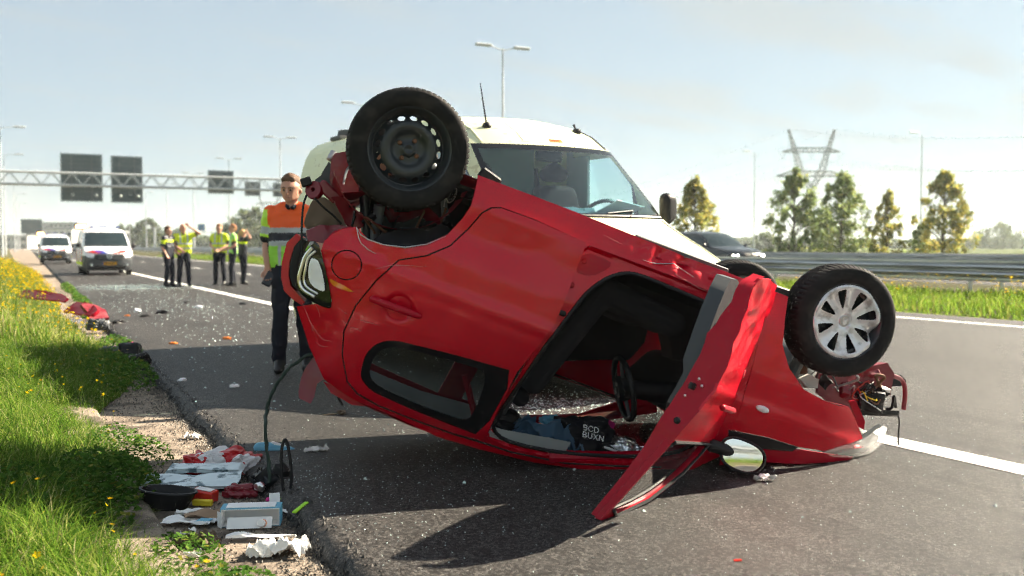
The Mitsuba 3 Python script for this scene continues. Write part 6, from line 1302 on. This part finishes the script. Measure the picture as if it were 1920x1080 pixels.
lay('sun_shade', 'silvery blue folded car sun shade, upper layer', 'sun shade', crumple(prism([(-.20, 0), (.20, 0), (.23, .008), (.20, .022), (-.18, .024)], -.05, .06).subdivide().subdivide().subdivide(), .018, 8, 5), 'foil_blue', np.array((0.939, 5.687, -0.066)) + [0, 0, .050], .05, rot(0, .10))
lay('plastic_tub', 'black plastic tub half under the silvery sun shade', 'tub', lathe([(.001, .004), (.085, .004), (.115, .085), (.122, .085), (.120, .092), (.110, .092), (.080, .012), (.001, .012)], 36), 'black_plastic', (0.678, 5.16, -0.066), .2, rot(1, .12) @ np.diag([1.15, .8, 1]))
lay('snack_box', 'small red and yellow packet below the sun shade', 'packet', boxm((0, 0, .03), (.12, .08, .06), bev=.006), 'livery_red', (0.863, 5.207, -0.066), -.2, rot(1, .12))
put('label_panel', boxm((0, 0, .0635), (.085, .05, .003)), 'paper_white', 'snack_box', False, 'white label panel', world=pose4((0.863, 5.207, -0.066), R=rot(2, VR - .2) @ rot(1, .12)))
lay('snack_packet', 'yellow edged packet beside the red and yellow one', 'packet', boxm((0, 0, .015), (.10, .03, .03), bev=.004), 'yellow_plastic', (0.844, 5.123, -0.066), -.15)
lay('red_cloth', 'dark red cloth under the black clutter', 'cloth', crumpled(.08, .05, .04, 11, .4), 'red_dull', (1.054, 5.233, -0.066))
# clutter round the lower end of the strap
lay('wiper_frame', 'upright black plastic loop beside the end of the strap', 'trim piece', tube(curve([(0, 0, 0), (-.012, 0, .12), (-.010, .0, .24), (.010, .0, .285), (.030, 0, .20), (.036, 0, .08), (.02, 0, .0), (0, 0, 0)], 40), .008, 7), 'black_plastic', (1.227, 5.03, -0.04), .1)
bk = thing('broken_bracket', 'black broken mechanical bits at the foot of the strap', 'car part')
bo = np.array((1.208, 5.274, -0.05))
for k in range(9):
    r_ = np.random.default_rng(60 + k); put('piece', crumple(boxm(bo + [*(r_.normal(0, .04, 2)), r_.uniform(.02, .10)], r_.uniform(.02, .075, 3), R=rot(2, r_.uniform(0, 3)) @ rot(0, r_.uniform(0, 1)), bev=.004).subdivide(), .008, 20, k), ['black_plastic', 'black_steel', 'black_plastic', 'dark_steel'][k % 4], bk)
put('clip', crumple(ball(np.array((1.138, 5.181, -0.05)) + [0, 0, .03], .028, 3), .02, 30, 3), 'chrome', bk, label='shiny metal bits')
for k in range(5):
    r_ = np.random.default_rng(80 + k); p = bo + [0, 0, .05]; put('wire', tube(curve([p + r_.normal(0, .06, 3) * [1, 1, .5] for _ in range(4)], 16), .004, 5), 'black_plastic', bk)
tbx = thing('tissue_box', 'blue and white carton lying on its side, its open end towards the camera', 'box')
TBW = pose4((0.991, 4.685, -0.066), R=rot(2, VR + .12)); put('carton', open_box(.265, .10, .085), 'paper_blue', tbx, False, world=TBW); put('print', boxm((0, 0, .088), (.22, .085, .003)), 'paper_white', tbx, False, world=TBW)
put('lining', open_box(.257, .096, .078).apply_translation([0, -.004, .0035]), 'paper_white', tbx, False, world=TBW)
for s_, a_ in ((1, .5),): put('flap', boxm((0, -.075, .025), (.20, .06, .002), R=rot(0, .75)), 'paper_white', tbx, False, world=TBW)
put('flap', boxm((-.135, -.065, .04), (.002, .05, .07), R=rot(2, .5)), 'paper_white', tbx, False, world=TBW)
lay('paper_sheet', 'white card standing up at the right end of the blue carton', 'paper', cat([boxm((0, 0, .045), (.05, .002, .06), R=rot(0, -.4))]), 'paper_white', np.array((1.123, 4.764, -0.066)) + [0, .03, .03], .3)
lay('paper_sheet', 'white paper with a red corner right of the blue carton', 'paper', paper(.10, .07, .02, 4, .1), 'paper_white', (1.176, 4.802, -0.066), .3)
lay('plastic_strip', 'lime green plastic strip at the edge of the asphalt', 'plastic strip', boxm((0, 0, .01), (.022, .105, .010), bev=.003), 'lime_plastic', np.array((1.215, 4.664, -0.02)), -.45, rot(0, .25))
lay('toy_bit', 'small magenta plastic piece behind the blue carton', 'plastic piece', boxm((0, 0, .02), (.05, .03, .02), bev=.006), 'magenta_plastic', (1.156, 5.014, -0.066), .2)
lay('toy_bit', 'small green plastic piece behind the blue carton', 'plastic piece', boxm((0, 0, .02), (.035, .02, .015), bev=.005), 'lime_plastic', (1.21, 4.973, -0.06), .2)
pb = thing('pill_bottle', 'small orange bottle with a white cap in front of the blue carton', 'bottle'); PBW = pose4(np.array((1.019, 4.592, -0.066)) + [0, 0, .02], R=rot(2, VR) @ rot(0, 1.2))
put('bottle', lathe([(.001, -.03), (.019, -.03), (.020, -.026), (.020, .01), (.015, .016)], 20), 'orange_plastic', pb, world=PBW); put('cap', lathe([(.018, .012), (.018, .032), (.016, .034), (.001, .034)], 20), 'paper_white', pb, world=PBW)
lf = lay('leaflet', 'printed leaflet with a blue edge in the gutter', 'leaflet', paper(.25, .09, .03, 7, .15), 'paper_white', (0.722, 4.789, -0.066), -.22); put('print', boxm((.08, 0, .028), (.06, .07, .002)), 'paper_blue', lf, False, world=pose4((0.722, 4.789, -0.066), R=rot(2, VR - .22)))
lay('cardboard_sheet', 'brown cardboard flap left of the blue carton', 'cardboard', paper(.20, .12, .03, 9, .25), 'cardboard', (0.817, 4.843, -0.066), .35)
lay('paper_sheet', 'long white paper between the cardboard and the blue carton', 'paper', paper(.19, .05, .02, 5, .2), 'paper_white', (0.827, 4.766, -0.066), .25)
lay('paper_sheet', 'torn coloured paper under the black tub', 'paper', paper(.16, .06, .03, 15, .2), 'tissue', (0.772, 4.96, -0.066), .2)
lay('wallet', 'taupe cloth pouch with a white flap at the edge of the grass', 'pouch', rag(.19, .11, .06, 13), 'cloth_taupe', (0.716, 4.466, -0.066), -.15)
lay('paper_sheet', 'white folded card leaning on the taupe pouch', 'paper', paper(.065, .07, .03, 21, .35), 'tissue', np.array((0.677, 4.503, -0.066)) + [0, 0, .02], .2)
lay('paper_strip', 'long white paper strip in the gutter below the blue carton', 'paper', paper(.30, .045, .02, 31, .3), 'paper_white', (0.973, 4.409, -0.066), .06)
lay('tissue', 'crumpled white tissue nearest the camera in the gutter', 'tissue', rag(.24, .17, .085, 23), 'tissue', (0.986, 4.18, -0.066), .05)
lay('tissue', 'small crumpled white tissue on the concrete above the red and white bag', 'tissue', rag(.11, .07, .04, 25, 14), 'tissue', (1.083, 6.955, -0.066))
lay('tissue', 'peach coloured crumpled paper on the asphalt right of the strap', 'tissue', rag(.15, .08, .035, 27, 16), 'tissue', (1.619, 5.857, 0), .2)
lay('tissue', 'bits of white paper in the grass near the camera', 'tissue', rag(.08, .05, .03, 29, 12), 'tissue', np.array((0.656, 4.23, -0.05)))
lay('tissue', 'tiny white scrap at the left edge of the litter', 'tissue', rag(.05, .04, .02, 33, 10), 'tissue', np.array((0.562, 4.669, -0.04)))
sh = thing('shoe', 'pale blue and white sports shoe behind the strap', 'shoe'); SHW = pose4(np.array((1.413, 6.022, -0.05)), R=rot(2, VR + .1))
put('sole', chain([[(np.array([-.10, 0, .015]), .020), (np.array([.12, 0, .015]), .020), (np.array([.05, .02, .015]), .022)]], .015, 2), 'paper_white', sh, world=SHW); put('upper', chain([[(np.array([-.09, 0, .06]), .035), (np.array([-.02, 0, .055]), .038)], [(np.array([-.02, 0, .05]), .038), (np.array([.10, 0, .035]), .028)]], .015, 3), 'paper_blue', sh, world=SHW); put('lace_panel', chain([[(np.array([-.01, 0, .085]), .014), (np.array([.06, 0, .062]), .014)]], .012, 2), 'paper_white', sh, world=SHW)
lay('paper_sheet', 'small white leaflet on the road in front of the car mirror', 'paper', paper(.115, .05, .03, 37, .35), 'paper_white', (3.493, 4.072, 0), -.1)
lay('twig', 'dry twig on the asphalt between the strap and the car', 'twig', cat([tube(curve([(-.09, 0, .008), (0, .02, .012), (.06, .03, .02)], 10), .005, 6), tube([(0, .02, .012), (.03, .045, .04)], .004, 5), tube([(.0, .02, .012), (.04, .0, .02)], .004, 5)]), 'bark', (2.087, 7.01, 0))
lay('red_chip', 'tiny orange red plastic chip on the asphalt near the bottom edge', 'plastic piece', boxm((0, 0, .003), (.03, .012, .006)), 'livery_red', (2.508, 3.075, 0), .2)
# torn bumper and lamp on the verge
bp = thing('torn_bumper', 'torn off red bumper lying across the verge and the gutter', 'bumper')
b0, b1, b2, b3 = [np.array(p) for p in [(0.473, 19.363, 0), (0.784, 17.323, 0), (1.048, 16.052, 0), (1.371, 16.329, 0)]]
def slab(a, b, hgt, th, bsdf, name, lab=None, seed=0, lift=.03):
    d = b - a; L = np.linalg.norm(d[:2]); ang = math.atan2(d[1], d[0]); pr = [(0, 0), (.0, hgt), (L * .3, hgt * 1.05), (L * .75, hgt * .9), (L, hgt * .55), (L, .02)]
    m = prism(pr, -th / 2, th / 2).subdivide().subdivide().subdivide(); return put(name, crumple(m, .03, 5, seed), bsdf, bp, 30, lab, world=pose4(a + [0, 0, lift], R=rot(2, ang) @ rot(0, -.9)))
slab(b0 + [-.35, .2, .06], b1, .20, .03, 'red_plain', 'skin', None, 1, .26); slab(b1, b2 + [.05, 0, 0], .24, .04, 'red_plain', 'skin', None, 2, .17); slab(b2 + [.05, .15, 0], b3, .36, .05, 'red_dull', 'corner', 'dark red torn bumper corner', 3, .10); slab(b1 + [.1, -.1, 0], b2, .10, .05, 'lamp_white', 'lining', None, 4, .02)
put('foam_block', crumpled(.16, .10, .10, 44, .3), 'grey_bumper', bp, 30, world=pose4(b2 + [.12, -.1, -.02], VR))
bl = thing('broken_lamp', 'black broken lamp housing at the edge of the asphalt', 'car part')
for k, (uv, s_, bs) in enumerate(((((1.074, 12.251, 0)), (.36, .14, .07), 'grey_plastic'), (((1.177, 11.594, 0)), (.20, .15, .17), 'black_plastic'), (((1.207, 11.028, 0)), (.20, .13, .10), 'black_plastic'), (((1.273, 11.102, 0)), (.10, .07, .07), 'chrome'))):
    put('shell', crumple(boxm((0, 0, s_[2] / 2), s_, bev=.02).subdivide().subdivide(), .05, 8, 50 + k), bs, bl, 30, world=pose4(uv, VR + .3 * k - .2))
for k, (p, sz, b, lab) in enumerate((((2.477, 18.978, 0), .11, 'black_plastic', 'black plastic fragment on the hard shoulder'), ((2.096, 18.26, 0), .07, 'black_plastic', 'small black fragment near the torn bumper'), ((1.548, 16.942, 0), .10, 'black_plastic', 'black fragment beside the torn bumper corner'), ((3.396, 22.274, 0), .08, 'black_plastic', 'dark fragment in front of the officers'), ((2.144, 19.798, 0), .10, 'lamp_white', 'white fragment on the hard shoulder'), ((3.338, 20.454, 0), .09, 'lamp_white', 'white fragment near the officers'), ((1.833, 18.537, 0), .05, 'orange_lens', 'small orange fragment on the hard shoulder'),
                                      ((1.355, 13.142, 0), .07, 'magenta_plastic', 'pink fragment near the broken lamp'), ((1.735, 8.832, 0), .045, 'lamp_white', 'white scrap on the shaded asphalt behind the car'), ((1.396, 9.461, 0), .045, 'lamp_white', 'pale scrap on the shaded asphalt'), ((2.148, 7.082, 0), .05, 'bark', 'dark scrap by the twig'), ((4.337, 21.155, 0), .09, 'black_plastic', 'dark fragment behind the man in the polo shirt'), ((2.541, 13.418, 0), .06, 'orange_lens', 'orange scrap on the hard shoulder'), ((1.825, 13.058, 0), .05, 'orange_lens', 'second orange scrap on the hard shoulder'))):
    lay('fragment', lab, 'fragment', crumpled(sz, sz * .6, sz * .35, 70 + k, .6, 2), b, p, .5 * k)
# ---- things lying on the ceiling of the overturned car
def in_car(name, label, cat_, mesh, bsdf, uv3, R=None, smooth=30, color=None):
    M = np.eye(4); M[:3, :3] = np.diag([1, -1, -1]) @ (np.eye(3) if R is None else R); M[:3, 3] = uv3; return single(name, mesh, bsdf, label, cat_, None, smooth, world=CAR @ M)
in_car('fabric_bag', 'black fabric bag with white printed letters inside the car', 'bag', crumpled(.19, .10, .13, 17, .25, 4), 'seat_fabric', np.array((1.528, 0.36, 1.194)), rot(1, -.12))
lm = cat([meshkit.text_mesh(t_, .034, .003).apply_translation([0, -.042 * k, 0]) for k, t_ in enumerate(('BCD', 'BUXN'))])
KEYB = [k for k in scene if k.startswith('fabric_bag')][0]
bc = np.array((1.496, 0.44, 1.063)); M_ = np.eye(4); bx_ = np.array((1.617, 0.44, 1.05)) - bc; bx_ /= np.linalg.norm(bx_); bn_ = np.array([-.1, .85, -.5]); bn_ -= bx_ * (bn_ @ bx_); bn_ /= np.linalg.norm(bn_); by_ = np.cross(bn_, bx_)
M_[:3, :3] = np.stack([bx_, by_, bn_], 1); M_[:3, 3] = np.array((1.458, 0.47, 1.07)); put('lettering', lm, 'paper_white', KEYB, False, 'white printed letters', world=CAR @ M_)
in_car('blue_cloth', 'crumpled dark blue clothes inside the car', 'clothes', rag(.40, .30, .16, 19), 'cloth_blue', np.array((1.312, 0.38, 1.231)))
in_car('blue_cloth', 'pale blue cloth behind the black bag inside the car', 'clothes', crumpled(.07, .06, .04, 20, .5, 3), 'paper_blue', np.array((1.347, 0.25, 1.131)))
in_car('foil_wrap', 'crumpled shiny foil on the ceiling of the car', 'foil', crumpled(.085, .06, .05, 24, .7, 3, 20), 'chrome', np.array((1.742, 0.45, 1.105)), None, False)
in_car('pink_packet', 'small pink packet inside the car', 'packet', boxm((0, 0, .03), (.06, .05, .05), bev=.006), 'magenta_plastic', np.array((1.664, 0.25, 1.042)))
in_car('bottle_cap', 'bottle with a pale cap among the blue clothes', 'bottle', lathe([(.001, .05), (.022, .05), (.024, .045), (.024, .0), (.03, -.01), (.03, -.1), (.001, -.1)], 20), 'paper_blue', np.array((1.329, 0.47, 1.209)), rot(0, 1.4))
in_car('paper_sheet', 'strip of white paper along the roof edge inside the car', 'paper', paper(.22, .03, .01, 3, .2), 'paper_white', np.array((1.712, 0.5, 1.127)))
for k in range(14):
    r_ = np.random.default_rng(200 + k); in_car('clutter', 'loose dark clutter heaped on the ceiling of the upturned car under the steering wheel', 'clutter', crumpled(r_.uniform(.05, .12), r_.uniform(.04, .08), r_.uniform(.03, .07), 90 + k, .5, 2), ['seat_fabric', 'black_plastic', 'cloth_blue', 'grey_plastic'][k % 4], np.array([r_.uniform(1.0, 1.75), r_.uniform(-.1, .45), np.interp(1.2, [1, 1.4], [1.27, 1.22]) - .0])); labels[list(labels)[-1]]['group'] = 'loose clutter in the upturned cabin'
# ---- crumbs of glass, stones and soil
def crumbs(n, xy, size, r_, z=.004, flatten=.5):
    c = np.concatenate([xy, np.full((n, 1), z)], 1); s = size(n)[:, None]; V = []
    for k in range(n): pass
    t = np.array([[0, 0, 1.0], [.9, 0, -.4], [-.5, .8, -.4], [-.4, -.8, -.4]]); a = r_.uniform(0, 2 * np.pi, n); ca, sa = np.cos(a), np.sin(a)
    tilt = r_.normal(0, .5, (n, 2)); P = np.repeat(t[None], n, 0) * s[:, None]; x = P[..., 0] * ca[:, None] - P[..., 1] * sa[:, None]; y = P[..., 0] * sa[:, None] + P[..., 1] * ca[:, None]; zz = P[..., 2] * flatten + x * tilt[:, :1] * .5
    V = np.stack([x, y, zz], -1) + c[:, None]; F = np.array([[0, 1, 2], [0, 2, 3], [0, 3, 1], [1, 3, 2]]); return mk(V.reshape(-1, 3), (F[None] + 4 * np.arange(n)[:, None, None]).reshape(-1, 3))
r_ = np.random.default_rng(5)
carxy = (CAR @ np.array([1.0, .3, 0, 1]))[:2]
glass = []
for n, c_, s_, sz in ((1900, carxy, (1.4, 1.3), .0038), (1500, carxy + [1.3, 1.2], (.9, .5), .007), (1800, np.array([3.2, 20.0]), (1.2, 8.0), .012), (1700, np.array([3.2, 31.5]), (1.0, 1.2), .012), (900, np.array((1.043, 4.718)), (.45, .5), .004), (1200, np.array((3.732, 6.589)), (.55, .35), .008)):
    xy = c_ + r_.normal(size=(n, 2)) * s_; xy = xy[(xy[:, 0] > edge_x(xy[:, 1]) + .04)]; glass.append(crumbs(len(xy), xy, lambda m: sz * r_.uniform(.4, 1.5, m), r_))
struct('glass_crumbs', cat(glass), 'shard_glass', 'crumbs of broken glass strewn over the asphalt', False, 'stuff')
n = 9000; y = 2.5 + 22 * r_.uniform(0, 1, n) ** 1.8; x = edge_x(y) - .05 - np.abs(r_.normal(0, .10, n)); 
n2 = 5000; y2 = 2.5 + 14 * r_.uniform(0, 1, n2) ** 1.5; x2 = .60 + r_.uniform(0, .55, n2)
xx, yy_ = np.r_[x, x2], np.r_[y, y2]; ok = xx > .56; xx, yy_ = xx[ok], yy_[ok]
m = crumbs(len(xx), np.stack([xx, yy_], 1), lambda k: .0055 * r_.uniform(.3, 1.8, k), r_, GZ + .002, .7)
ne = 9000; ye = 2.4 + 16 * r_.uniform(0, 1, ne) ** 1.5; te = r_.uniform(0, 1, ne); xe = edge_x(ye) - .07 + .11 * te + r_.normal(0, .012, ne)
struct('asphalt_chunks', cat([crumbs(ne, np.stack([xe, ye], 1), lambda k: .009 * r_.uniform(.3, 1.6, k), r_, 0, .8).apply_translation([0, 0, 0])]) if 0 else (lambda m_: mk(np.array(m_.vertices) + np.repeat(np.stack([0 * te, 0 * te, -.072 + .072 * te], 1), 4, 0), m_.faces))(crumbs(ne, np.stack([xe, ye], 1), lambda k: .010 * r_.uniform(.3, 1.7, k), r_, 0, .9)), 'vcol', 'crumbled chunks of asphalt along the broken road edge', False, 'stuff', np.repeat(palette(ne, [(.022, .021, .020), (.05, .046, .042), (.11, .10, .09)], [5, 3, 1], r_), 4, 0))
struct('gutter_grit', m, 'vcol', 'dark grit and crumbs of asphalt lying in the gutter', False, 'stuff', np.repeat(palette(len(xx), [(.03, .027, .022), (.08, .07, .055), (.16, .14, .11)], [5, 3, 1], r_), 4, 0))
n = 700; y = 2.6 + 9 * r_.uniform(0, 1, n); x = edge_x(y) + np.abs(r_.normal(0, .25, n))
struct('road_grit', crumbs(n, np.stack([x, y], 1), lambda k: .004 * r_.uniform(.4, 1.6, k), r_), 'dirt_dark', 'loose grit on the edge of the asphalt', False, 'stuff')

# ================================================================ the air
scene['haze_medium'] = {'type': 'homogeneous', 'albedo': rgb(0.86, 0.93, 0.97), 'sigma_t': 0.00032, 'phase': {'type': 'hg', 'g': 0.25}}
scene['haze'] = {'type': 'cube', 'to_world': T().translate([0, 900, 24.0]).scale([2200, 1500, 25.8]), 'bsdf': {'type': 'null'}, 'interior': {'type': 'ref', 'id': 'haze_medium'}}
labels['haze'] = {'label': 'thin haze in the air', 'kind': 'stuff'}
scene['camera']['medium'] = {'type': 'ref', 'id': 'haze_medium'}
